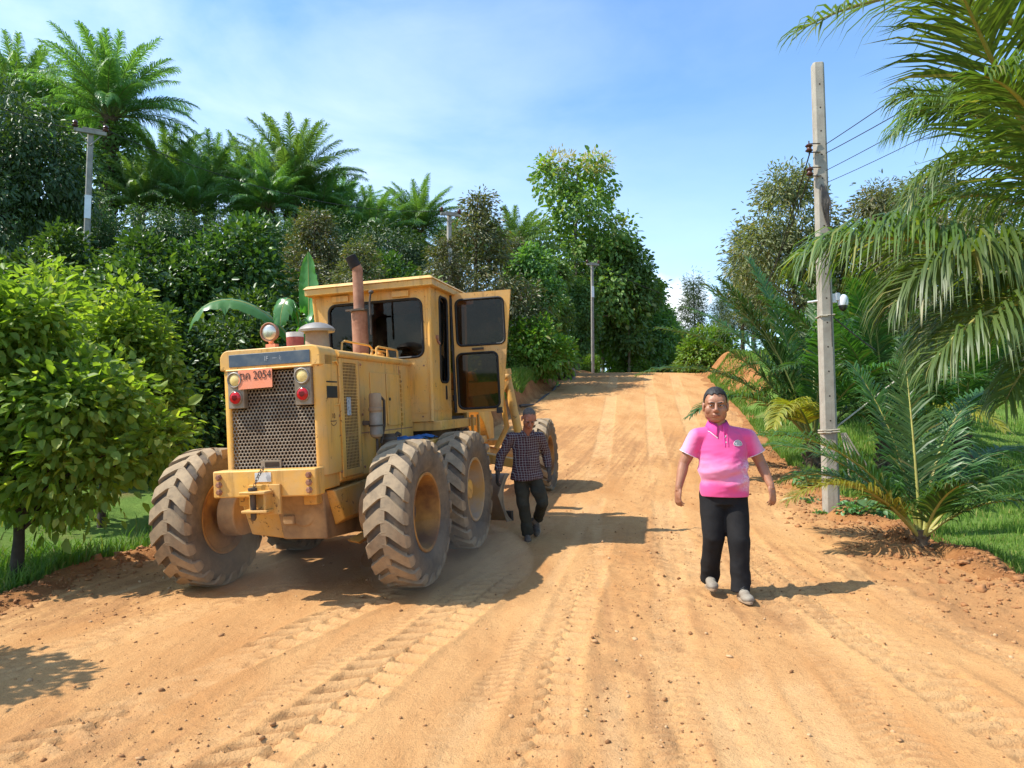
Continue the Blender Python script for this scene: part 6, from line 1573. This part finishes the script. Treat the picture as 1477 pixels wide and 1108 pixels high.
def hand(mb, wrist, d, pn, side, curl=.5, s=1.0):
    """palm with four bent fingers of different lengths and a thumb leaving the side near the wrist; d: pointing direction, pn: the way the palm faces, side: +1 thumb on d x pn"""
    d = Vector(d).normalized(); pn = Vector(pn); pn = (pn - d * pn.dot(d)).normalized(); sd = d.cross(pn) * side; w = Vector(wrist)
    rot = Matrix((sd, pn, d)).transposed()
    mb.ellip(w + d * .045 * s, (.040 * s, .017 * s, .052 * s), rot, 14, 10); mb.tube([w - d * .02 * s, w + d * .03 * s], [.027 * s, .026 * s], 12)
    for k, (off, ln, r) in enumerate(((.030, .072, .0088), (.010, .080, .0092), (-.010, .074, .0088), (-.029, .058, .0078))):
        p = w + (d * .085 + sd * off) * s; pts = [p - d * .03 * s, p]; a = curl * (.22 + .07 * k); dirv = d
        for j, f in enumerate((.45, .31, .24)):
            dirv = (Matrix.Rotation(0, 3, 'X') @ (d * math.cos(a) + pn * math.sin(a))).normalized(); pts.append(pts[-1] + dirv * ln * f * s + sd * off * .06 * s); a += curl * (.62 - .05 * j)
        chain(mb, pts, [r * 1.15 * s, r * 1.1 * s, r * s, r * .92 * s, r * .8 * s], 8)
    p = w + (d * .020 + sd * .030 + pn * .004) * s
    q = p + (d * .030 + sd * .026 + pn * .012) * s; q2 = q + (d * .030 + sd * .008 + pn * .016 * (1 + curl)) * s; q3 = q2 + (d * .022 - sd * .002 + pn * .010) * s
    chain(mb, [w + d * .015 * s + sd * .012 * s, p, q, q2, q3], [.018 * s, .016 * s, .0118 * s, .0105 * s, .0085 * s], 8)
def head(mb, c, rot, s=1.0, fat=1.0):
    """skull, jaw, cheeks, brow, nose, lips, ears around the head centre c; the face looks along -y before rot"""
    def P(x, y, z): return Vector(c) + rot @ (Vector((x, y, z)) * s)
    def E(x, y, z, rx, ry, rz, rr=None): mb.ellip(P(x, y, z), (rx * s, ry * s, rz * s), rot @ rr if rr is not None else rot, 18, 12)
    E(0, .010, .035, .077, .097, .088); E(0, -.030, -.045, .064 * fat, .062, .070); E(0, -.045, -.088, .040 * fat, .036, .026)
    E(0, -.062, .030, .060, .030, .040)
    for q in (-1, 1):
        E(q * .034 * fat, -.050, -.030, .033 * fat, .034, .038); E(q * .040 * fat, -.010, -.060, .028 * fat, .050, .042)
        E(q * .030, -.082, .022, .025, .013, .009); E(q * .031, -.078, .000, .016, .011, .010)
        E(q * .080, .010, -.012, .010, .022, .034, Matrix.Rotation(R(-10), 3, 'X')); E(q * .084, .018, -.002, .007, .016, .022)
        E(q * .013, -.100, -.034, .011, .011, .010)
    mb.tube([P(0, -.088, .012), P(0, -.103, -.016), P(0, -.110, -.031)], [.010 * s, .012 * s, .015 * s], 10); E(0, -.106, -.032, .014, .014, .011)
    E(0, -.090, -.060, .026, .013, .007); E(0, -.088, -.072, .022, .012, .008)
def skinmat(name, a, b, c):
    t = NT(name); v = t.coord()
    col = t.mix(t.rng(t.noise(9, 4, .6, v), .35, .65), a, b); col = t.mix(t.rng(t.noise(28, 3, .6, v), .55, .75, 0, .35), col, c)
    return t.done(t.pbsdf(col, .48, 0, .45, t.bump(t.noise(120, 3, .6, v), .12, .002), **{'Subsurface Weight': .08, 'Subsurface Radius': (.02, .008, .004)}))
M['skin'] = skinmat('tanned_skin', (0.38, 0.178, 0.098), (0.30, 0.13, 0.072), (0.42, 0.175, 0.105))
M['skin_red'] = skinmat('sunburnt_skin', (0.40, 0.165, 0.10), (0.30, 0.115, 0.07), (0.45, 0.15, 0.10))
M['lid'] = plain('dark_lash_line', (0.10, 0.045, 0.028), None, 10, .7, 0, 0)
M['hair'] = plain('black_hair', (0.014, 0.012, 0.011), (0.03, 0.026, 0.022), 60, .6, 0, .45, 190)
M['hair_grey'] = plain('cropped_grey_hair', (0.085, 0.065, 0.052), (0.16, 0.125, 0.10), 60, .85, 0, .5, 190)
M['eye_white'] = plain('eye_white', (0.55, 0.50, 0.45), None, 10, .2, 0, 0)
M['eye_dark'] = plain('dark_iris', (0.012, 0.008, 0.006), None, 10, .15, 0, 0)
M['lip'] = plain('lip', (0.23, 0.075, 0.055), (0.18, 0.06, 0.045), 30, .75, 0, 0, spec=.15)
M['black_cloth'] = plain('black_trouser_cloth', (0.010, 0.0095, 0.010), (0.018, 0.017, 0.017), 6, .85, 0, .35, 220, .2)
M['olive_cloth'] = plain('dark_olive_trouser_cloth', (0.050, 0.047, 0.032), (0.030, 0.029, 0.022), 5, .9, 0, .35, 220, .2)
M['shoe_grey'] = plain('dusty_grey_shoe', (0.30, 0.26, 0.20), (0.20, 0.16, 0.12), 14, .8, 0, .2)
M['shoe_dark'] = plain('dusty_dark_boot', (0.075, 0.062, 0.050), (0.15, 0.11, 0.075), 9, .8, 0, .2)
M['sole'] = plain('shoe_sole', (0.36, 0.26, 0.17), (0.25, 0.16, 0.09), 14, .9, 0, .1)
M['glove'] = plain('dark_work_glove', (0.045, 0.042, 0.042), (0.085, 0.075, 0.065), 20, .9, 0, .3, 150)
def polomat():
    t = NT('pink_polo_print'); v = t.coord(); s = t.new('ShaderNodeSeparateXYZ'); t.l.new(v, s.inputs[0]); x, y, z = s.outputs
    zz = t.math('ADD', z, t.rng(t.noise(3.2, 4, .6, v), .3, .7, -.05, .05))
    zz = t.math('ADD', zz, t.math('MULTIPLY', x, .16))
    hot, pale, mid = (0.70, 0.075, 0.25), (0.68, 0.21, 0.36), (0.72, 0.12, 0.31)
    col = t.mix(t.rng(zz, 1.14, 1.02), hot, pale); col = t.mix(t.rng(zz, .93, .865), col, hot)
    ax = t.math('ABSOLUTE', x); ax2 = t.math('SUBTRACT', ax, t.rng(z, 1.1, 1.3, .035, -.01))
    col = t.mix(t.math('MULTIPLY', t.rng(ax2, .215, .30), t.rng(z, 1.05, 1.10)), col, (0.74, 0.32, 0.48))
    vo = t.new('ShaderNodeTexVoronoi'); vo.feature = 'DISTANCE_TO_EDGE'; vo.inputs['Scale'].default_value = 42; t.l.new(v, vo.inputs['Vector'])
    m = t.math('MULTIPLY', t.rng(x, .06, .16), t.math('MULTIPLY', t.rng(z, 1.14, 1.06), t.rng(z, .84, .90)))
    m = t.math('MULTIPLY', m, t.rng(t.noise(14, 4, .7, v), .42, .58))
    col = t.mix(t.math('MULTIPLY', m, t.rng(vo.outputs['Distance'], .10, .04, .25, .95)), col, (0.80, 0.66, 0.72))
    return t.done(t.pbsdf(col, .72, 0, .3, t.bump(t.noise(260, 2, .5, v), .12, .002), **{'Sheen Weight': .25}))
M['polo'] = polomat()
M['collar'] = plain('pink_collar_knit', (0.72, 0.05, 0.26), (0.66, 0.06, 0.26), 20, .8, 0, .3, 250)
M['trim_white'] = plain('white_trim', (0.78, 0.70, 0.74), None, 20, .8, 0, 0)
M['emblem_grey'] = plain('emblem_thread', (0.20, 0.27, 0.25), (0.42, 0.42, 0.40), 120, .8, 0, .2, 300, lo=.45, hi=.55)
def plaidmat():
    t = NT('dark_check_shirt'); v = t.coord(); s = t.new('ShaderNodeSeparateXYZ'); t.l.new(v, s.inputs[0]); x, y, z = s.outputs
    def band(c, per, w, off=0.0):
        f = t.math('FRACT', t.math('ADD', t.math('MULTIPLY', c, 1.0 / per), off + 50)); d = t.math('ABSOLUTE', t.math('SUBTRACT', f, .5)); return t.rng(d, w / 2 + .03, w / 2 - .03)
    w = t.math('ADD', t.math('ADD', x, t.math('MULTIPLY', y, .55)), t.rng(t.noise(5, 3, .5, v), .3, .7, -.006, .006)); zz = t.math('ADD', z, t.rng(t.noise(6, 3, .5, v), .3, .7, -.008, .008))
    col = t.mix(t.math('MULTIPLY', band(w, .030, .42), .7), (0.018, 0.017, 0.026), (0.085, 0.030, 0.032))
    col = t.mix(t.math('MULTIPLY', band(zz, .030, .42), .5), col, (0.07, 0.026, 0.03))
    for c in (w, zz): col = t.mix(t.math('MULTIPLY', band(c, .030, .16, .5), .55), col, (0.42, 0.37, 0.36))
    return t.done(t.pbsdf(col, .85, 0, .2, t.bump(t.noise(240, 2, .5, v), .15, .002)))
M['check'] = plaidmat()

def folds(seed, amp, fx, fz, tilt=.5, zmask=None):
    def f(co, no):
        u = co[:, 0] + .7 * co[:, 1]; h = fbm((u + tilt * co[:, 2]) * fx + seed, (co[:, 2] - tilt * .4 * u) * fz, 3, seed) - .45
        h2 = fbm((u - tilt * co[:, 2]) * fx + 9, (co[:, 2] + tilt * .5 * u) * fz * .8, 2, seed + 3) - .42
        a = amp * (zmask(co) if zmask else 1)
        return co + no * ((h + .7 * h2) * a)[:, None]
    return f
def face_bits(body, c, rot, s, tree_dir=None, squint=.5, brow='hair'):
    def P(x, y, z): return Vector(c) + rot @ (Vector((x, y, z)) * s)
    for q in (-1, 1):
        b = MB(); b.ellip(P(q * .031, -.0845, .001), (.0130 * s, .006 * s, .0040 * s), rot, 12, 8); e = b.build('eye', M['eye_white'], body)
        b = MB(); b.ellip(P(q * .031 - .001, -.0885, .001), (.0058 * s, .003 * s, .0040 * s), rot, 10, 8); b.build('iris', M['eye_dark'], e)
        b = MB(); b.tube([P(q * .016, -.0880, .0030), P(q * .030, -.0895, .0048), P(q * .045, -.083, .0022)], .0018 * s, 6); b.build('eyelid', M['lid'], body)
        b = MB(); b.tube([P(q * .011, -.094, .0185), P(q * .030, -.0955, .0225), P(q * .050, -.082, .0185)], [.0040 * s, .0048 * s, .0026 * s], 6); b.build('eyebrow', M[brow], body)
    b = MB(); b.tube([P(-.026, -.096, -.0655), P(-.010, -.1035, -.0645), P(0, -.1045, -.066), P(.010, -.1035, -.0645), P(.026, -.096, -.0655)], [.0018 * s, .0038 * s, .0036 * s, .0038 * s, .0018 * s], 6); b.build('mouth', M['lip'], body)
def hair_cap(body, c, rot, s, mat, front_z, side_z, back_z, k=1.045, rough=.004, seed=1):
    V, F = [], []; n, m = 120, 80
    for i in range(m + 1):
        t = math.pi * i / m
        for j in range(n):
            a = 2 * math.pi * j / n; V.append((.077 * k * math.sin(t) * math.cos(a), .010 + .097 * k * math.sin(t) * math.sin(a), .035 + .088 * (k + .02) * math.cos(t)))
    V = np.array(V)
    def keep(p):
        y = p[1]; lim = front_z if y < -.055 else (front_z + (side_z - front_z) * min(1, (y + .055) / .045) if y < -.01 else side_z + (back_z - side_z) * min(1, (y + .01) / .08))
        return p[2] > lim + .006 * math.sin(p[0] * 160 + 40 * y)
    ok = [keep(p) for p in V]
    for i in range(m):
        for j in range(n):
            f = (i * n + j, (i + 1) * n + j, (i + 1) * n + (j + 1) % n, i * n + (j + 1) % n)
            if all(ok[q] for q in f): F.append(f)
    nz = (vnoise(V[:, 0] * 260 + 50, V[:, 1] * 260 + V[:, 2] * 170, seed) - .3) * rough; V = V * (1 + nz[:, None] / .09)
    W = np.array([tuple(Vector(c) + rot @ (Vector(p) * s)) for p in V]); o = np_mesh('hair', W, np.array(F), mat, body, smooth=True)
    so = o.modifiers.new('t', 'SOLIDIFY'); so.thickness = .008; so.offset = -1
    return o
def shoe(body, heel, toe, up, mat, w=.048, name='shoe', h=.075):
    heel, toe = Vector(heel), Vector(toe); d = (toe - heel); L = d.length; d.normalize(); up = Vector(up); up = (up - d * up.dot(d)).normalized(); sd = d.cross(up); rot = Matrix((sd, d, up)).transposed()
    mb = MB(); P = lambda x, y, z: heel + sd * x + d * y + up * z
    mb.ellip(P(0, L * .74, .034), (w * 1.02, L * .27, .036), rot); mb.ellip(P(0, L * .22, .045), (w * .82, L * .24, .048), rot); mb.ellip(P(0, L * .48, .050), (w * .86, L * .30, .042), rot)
    mb.tube([P(0, L * .20, .05), P(0, L * .17, .05 + h)], [w * .86, w * .80], 14)
    o = remesh(mb, name, mat, body, .006, 5)
    b = MB(); q = [(math.sin(a), math.cos(a)) for a in [k * 2 * math.pi / 24 for k in range(24)]]
    b.prism([P(x * w * (1.0 if y > 0 else .86), L * .5 + y * L * .52, .0) for x, y in q], up * .022); b.build('sole', M['sole'], o, bevel=.004)
    b = MB()
    for k in range(4): yy_ = L * (.46 + .075 * k); b.tube([P(-.026, yy_, .088 - .010 * k), P(0, yy_ + .006, .106 - .012 * k), P(.026, yy_, .088 - .010 * k)], .0045, 5)
    b.build('laces', M['black'] if mat == M['shoe_grey'] else M['black'], o)
    return o

# --- man in the pink polo shirt, walking towards the camera
pm = ray_hit(1046, 858, road_z); mx, my = pm.x, pm.y; mz = float(zroad_i(np.array([mx]), np.array([my]))[0])
hc = (-.060, -.035, 1.555); hrot = Matrix.Rotation(R(9), 3, 'Z') @ Matrix.Rotation(R(-3), 3, 'X') @ Matrix.Rotation(R(2), 3, 'Y')
hrot = Matrix.Rotation(R(-9), 3, 'Z') @ Matrix.Rotation(R(4), 3, 'X')
mb = MB(); head(mb, hc, hrot, 1.20, 1.10)
chain(mb, [(-.02, .02, 1.27), (-.05, .0, 1.47)], [.080, .068], 16)
mb.ellip((0, .0, 1.24), (.165, .10, .15)); mb.ellip((0, -.03, 1.0), (.175, .13, .2)); mb.ellip((0, 0, .84), (.17, .12, .12))
for q in (-1, 1): mb.tube([(0, .01, 1.29), (q * .18, .01, 1.262)], [.075, .055], 14)
LA = [(-.212, .01, 1.282), (-.315, .035, 1.07), (-.368, -.02, .875)]; RA = [(.212, .01, 1.282), (.312, .02, 1.08), (.362, -.085, .90)]
for A, sd_ in ((LA, 1), (RA, -1)):
    chain(mb, A[:1] + [tuple(Vector(A[0]).lerp(Vector(A[1]), .45)), A[1], tuple(Vector(A[1]).lerp(Vector(A[2]), .30)), A[2]], [.056, .054, .045, .045, .030], 14)
hand(mb, LA[2], (-.10, -.08, -1), (.75, .35, 0), -1, .85, 1.06)
hand(mb, RA[2], (.10, -.22, -1), (-.55, .65, 0), 1, .75, 1.06)
HJ = {'L': [(-.095, 0, .82), (-.098, -.055, .47), (-.105, .10, .13)], 'R': [(.092, 0, .82), (.090, -.12, .46), (.092, -.13, .10)]}
for A in HJ.values(): chain(mb, A, [.09, .062, .045], 14)
man = remesh(mb, 'person', M['skin'], None, .0046, 3)
man.location = (mx, my, mz); man.rotation_euler = (0, 0, R(-4))
man.scale = [(862 - 556) / FPX * my / 1.775] * 3
tag(man, 'man in a pink polo shirt and black trousers walking down the road', 'person')
face_bits(man, hc, hrot, 1.20)
hair_cap(man, hc, hrot, 1.20, M['hair'], .078, .020, -.02, 1.045, .003, 3)
# polo shirt
mb = MB(); mb.loft([(-.03, .012, 1.40, .080, .072), (-.015, .012, 1.365, .115, .086), (0, .010, 1.315, .190, .110), (0, .002, 1.23, .197, .132), (0, -.016, 1.13, .199, .146), (0, -.034, 1.04, .203, .160), (0, -.034, .95, .204, .160), (0, -.022, .88, .200, .156), (0, -.018, .80, .197, .153)], 36)
for q, A in ((-1, LA), (1, RA)):
    s0, s1 = Vector(A[0]), Vector(A[1]); e = s0.lerp(s1, .66)
    s0 = s0 + Vector((-q * .004, 0, .008)); mb.tube([(0, .01, 1.315), (q * .12, .012, 1.302), s0], [.080, .080, .074], 16); mb.ellip(s0, (.074, .078, .072)); mb.tube([s0, s0.lerp(s1, .35), e], [.073, .076, .081], 20)
def polo_post(co, no):
    keep = sstep(.842, .86, co[:, 2])
    co = folds(3, .042, 5, 13, .75, lambda c: .35 + .9 * sstep(1.3, 1.0, c[:, 2]) * sstep(.83, .95, c[:, 2]))(co, no)
    co[:, 2] = np.where(co[:, 2] < .806, .806 + (co[:, 2] - .806) * .15, co[:, 2])
    return co
polo = remesh(mb, 'polo_shirt', M['polo'], man, .0075, 5, polo_post)
tree = bvh(polo)
def patch_on(tree, name, outline, mat, parent, lift=.003):
    pts = [front(tree, x, z, lift) for x, z in outline]; c = sum(pts, Vector()) / len(pts); c.y -= .001
    b = MB(); b.add(pts + [c], [(i, (i + 1) % len(pts), len(pts)) for i in range(len(pts))]); return b.build(name, mat, parent, smooth=60)
em = patch_on(tree, 'emblem', [(.100 + .036 * math.cos(R(a)), 1.232 + (.036 if 0 <= a <= 180 else .012) * math.sin(R(a))) for a in range(0, 360, 20)], M['emblem_grey'], polo)
b = MB(); b.tube([front(tree, .100 + .036 * math.cos(R(a)), 1.232 + (.036 if a <= 180 else .012) * math.sin(R(a)), .005) for a in range(0, 361, 20)], .0022, 5); b.tube([front(tree, .100 + .022 * math.cos(R(a)), 1.234 + .020 * math.sin(R(a)), .005) for a in range(0, 181, 20)], .0022, 5)
for x in (.086, .100, .114): b.tube([front(tree, x, 1.230, .005), front(tree, x + .002, 1.25, .005)], .0022, 5)
b.build('emblem_outline', M['trim_white'], em)
b = MB(); b.tube([front(tree, -.012, z, .002) for z in (1.36, 1.31, 1.26, 1.215)], .0045, 6); b.tube([front(tree, .016, z, .002) for z in (1.36, 1.31, 1.26, 1.215)], .0030, 6); pk = b.build('placket', M['collar'], polo)
for z in (1.30, 1.25):
    b = MB(); p = front(tree, .003, z, .001); b.lathe(p, (0, -1, 0), [(0, .006), (.003, .006), (.0035, 0)], 12); b.build('button', M['trim_white'], pk)
# collar: a folded band, open at the throat
V, rows = [], [(.070, .060, 1.428), (.075, .066, 1.434), (.092, .086, 1.398), (.108, .104, 1.362)]
na = 44
for i in range(na + 1):
    a = R(-90 + 14 + (360 - 28) * i / na); f = abs(i / na - .5) * 2
    for k, (rx, ry_, z) in enumerate(rows):
        dz = -.075 * max(0, f - .45) ** 1.2 * (1.0 if k < 2 else 1.25) - (.032 * max(0, (f - .80) / .2) if k == 3 else 0)
        V.append((-.036 + rx * math.cos(a), .008 + ry_ * math.sin(a) - .035 * max(0, f - .5), z + dz))
i_ = np.arange((na + 1) * 4).reshape(na + 1, 4); F = np.stack([i_[:-1, :-1], i_[:-1, 1:], i_[1:, 1:], i_[1:, :-1]], -1).reshape(-1, 4)
co_ = np_mesh('collar', np.array(V), F, M['collar'], polo, smooth=True); so = co_.modifiers.new('t', 'SOLIDIFY'); so.thickness = .005; so.offset = 0
b = MB(); b.tube([Vector(V[i * 4 + 3]) for i in range(na + 1)], .0034, 6, cap=False); b.build('collar_edge', M['trim_white'], co_, smooth=60)
for q, A in ((-1, LA), (1, RA)):
    s0, s1 = Vector(A[0]) + Vector((-q * .004, 0, .008)), Vector(A[1]); e = s0.lerp(s1, .635); x, y, d = frame_for(s1 - s0)
    b = MB(); b.tube([e + (x * math.cos(a) + y * math.sin(a)) * .0795 for a in [k * .2618 for k in range(25)]], .0030, 6, cap=False); b.build('sleeve_stripe', M['trim_white'], polo, smooth=60)
# trousers
mb = MB(); mb.ellip((0, -.005, .79), (.180, .132, .11)); mb.loft([(0, -.01, .74, .180, .128), (0, -.01, .86, .172, .125)], 26)
for A, r in ((HJ['L'], (.118, .100, .098)), (HJ['R'], (.118, .100, .098))):
    a, k, an = (Vector(p) for p in A); ex_ = an + (an - k).normalized() * .045
    mb.tube([a, a.lerp(k, .5), k, k.lerp(ex_, .5), ex_], [.103, .100, .090, .080, .078], 22); mb.ellip(a, (.104, .112, .112))
def tr_post(co, no): return folds(7, .024, 9, 7, .6, lambda c: .35 + .9 * sstep(.5, .2, c[:, 2]) + .5 * np.exp(-((c[:, 2] - .47) / .07) ** 2))(co, no)
tr_ = remesh(mb, 'trousers', M['black_cloth'], man, .0085, 5, tr_post)
shoe(man, (-.105, .155, .050), (-.115, -.115, .045), (0, .0, 1), M['shoe_grey'], .050)
shoe(man, (.092, -.075, .0), (.115, -.345, .0), (0, 0, 1), M['shoe_grey'], .050)

# --- older man in the check shirt, stepping past the grader
wp = ray_hit(760, 776, road_z); wx, wy = wp.x, wp.y; wz = float(zroad_i(np.array([wx]), np.array([wy]))[0])
hc = (.055, -.13, 1.515); hrot = Matrix.Rotation(R(4), 3, 'Z') @ Matrix.Rotation(R(30), 3, 'X') @ Matrix.Rotation(R(3), 3, 'Y')
mb = MB(); head(mb, hc, hrot, 1.02, .95)
chain(mb, [(.03, -.01, 1.26), (.05, -.09, 1.44)], [.066, .056], 16)
mb.ellip((.02, .0, 1.18), (.14, .085, .15)); mb.ellip((.01, .0, .95), (.13, .085, .2))
for q in (-1, 1): mb.tube([(.02, 0, 1.26), (.02 + q * .16, 0, 1.27)], [.07, .055], 14)
LA = [(-.155, .0, 1.27), (-.285, .02, 1.05), (-.338, -.06, .86)]; RA = [(.195, .0, 1.26), (.275, .09, 1.04), (.295, .03, .865)]
for A in (LA, RA): chain(mb, A, [.052, .040, .027], 14)
hand(mb, LA[2], (-.08, -.15, -1), (.8, .3, 0), -1, .6, 1.0); hand(mb, RA[2], (.12, -.15, -1), (-.7, .4, 0), 1, .6, 1.0)
HJ = {'L': [(-.065, 0, .80), (-.035, -.075, .44), (.010, -.045, .09)], 'R': [(.105, 0, .80), (.195, -.10, .47), (.165, .20, .21)]}
for A in HJ.values(): chain(mb, A, [.075, .052, .038], 14)
old = remesh(mb, 'person', M['skin_red'], None, .0046, 3)
old.location = (wx, wy, wz)
old.scale = [(780 - 588) / FPX * wy / 1.665] * 3
old.rotation_euler = (R(7), R(-2), R(3))
tag(old, 'older man in a dark check shirt and olive trousers stepping beside the grader, looking down', 'person')
face_bits(old, hc, hrot, 1.02, brow='hair_grey'); hair_cap(old, hc, hrot, 1.02, M['hair_grey'], .100, .045, .0, 1.008, .003, 5)
mb = MB(); mb.loft([(.04, -.035, 1.36, .068, .062), (.03, -.015, 1.32, .11, .08), (.02, .0, 1.26, .165, .102), (.02, .0, 1.15, .170, .112), (.015, -.005, 1.0, .163, .112), (.015, .0, .88, .178, .126), (.020, .0, .80, .198, .138), (.020, .002, .755, .204, .142)], 32)
for q, A in ((-1, LA), (1, RA)):
    a, e, w = (Vector(p) for p in A); mb.tube([(.02, 0, 1.255), (.02 + q * .10, .0, 1.262), a], [.075, .073, .070], 16); mb.ellip(a, (.072, .072, .072)); mb.tube([a, a.lerp(e, .5), e], [.070, .064, .058], 18); mb.ellip(e, (.058, .058, .058)); mb.tube([e, e.lerp(w, .5), e.lerp(w, .93)], [.058, .052, .046], 18)
def cs_post(co, no): return folds(13, .022, 6, 14, .5)(co, no)
cs = remesh(mb, 'check_shirt', M['check'], old, .0075, 4, cs_post)
tree = bvh(cs)
b = MB(); b.tube([front(tree, .03 + .0 * z, z, .0015) for z in [1.30 - .05 * k for k in range(11)]], .006, 6); b.build('button_band', M['check'], cs, smooth=60)
b = MB(); b.add([front(tree, x, z, .004) for x, z in ((.085, 1.14), (.085, 1.03), (.17, 1.03), (.17, 1.14))], [(0, 1, 2, 3)]); b.build('chest_pocket', M['check'], cs)
b = MB()
for q in (-1, 1):
    b.prism([Vector((.04 + q * .015, -.118, 1.315)), Vector((.04 + q * .075, -.075, 1.375)), Vector((.04 + q * .085, -.105, 1.325)), Vector((.04 + q * .050, -.135, 1.275))], (0, -.006, .004))
b.build('shirt_collar', M['check'], cs)
mb = MB(); mb.ellip((.02, .0, .78), (.150, .105, .10))
for A in HJ.values():
    a, k, an = (Vector(p) for p in A); ex_ = an + (an - k).normalized() * .02
    mb.tube([a, a.lerp(k, .5), k, k.lerp(ex_, .5), ex_], [.092, .090, .080, .074, .074], 20); mb.ellip(a, (.092, .10, .10)); mb.ellip(k, (.082, .082, .082))
remesh(mb, 'trousers', M['olive_cloth'], old, .008, 4, folds(17, .028, 4.5, 12, .35))
for A, q in ((LA, -1), (RA, 1)):
    mb = MB(); hand(mb, A[2], (-.08, -.15, -1) if q < 0 else (.12, -.15, -1), (.8, .3, 0) if q < 0 else (-.7, .4, 0), q, .6, 1.10); remesh(mb, 'glove', M['glove'], old, .0045, 2)
shoe(old, (.005, .035, .0), (.0, -.215, .0), (0, 0, 1), M['shoe_dark'], .046, 'boot', .10)
shoe(old, (.165, .235, .135), (.145, .06, .0), (0, .72, .7), M['shoe_dark'], .046, 'boot', .09)

# ------------------------------------------------------------------ dust still hanging round the rear wheels
b = MB()
for c, r in (((-2.1, 6.55, .42), (.95, .75, .38)), ((-.55, 6.15, .40), (.75, .62, .36))):
    b.ellip(c, r, None, 24, 16)
t = NT('hanging_dust'); pv = t.new('ShaderNodeVolumePrincipled')
pv.inputs['Color'].default_value = (0.86, 0.72, 0.55, 1); pv.inputs['Density'].default_value = 0.22; pv.inputs['Anisotropy'].default_value = 0.25
t.l.new(pv.outputs['Volume'], t.out.inputs['Volume'])
d = b.build('dust', t.m, None, smooth=80); tag(d, kind='stuff')
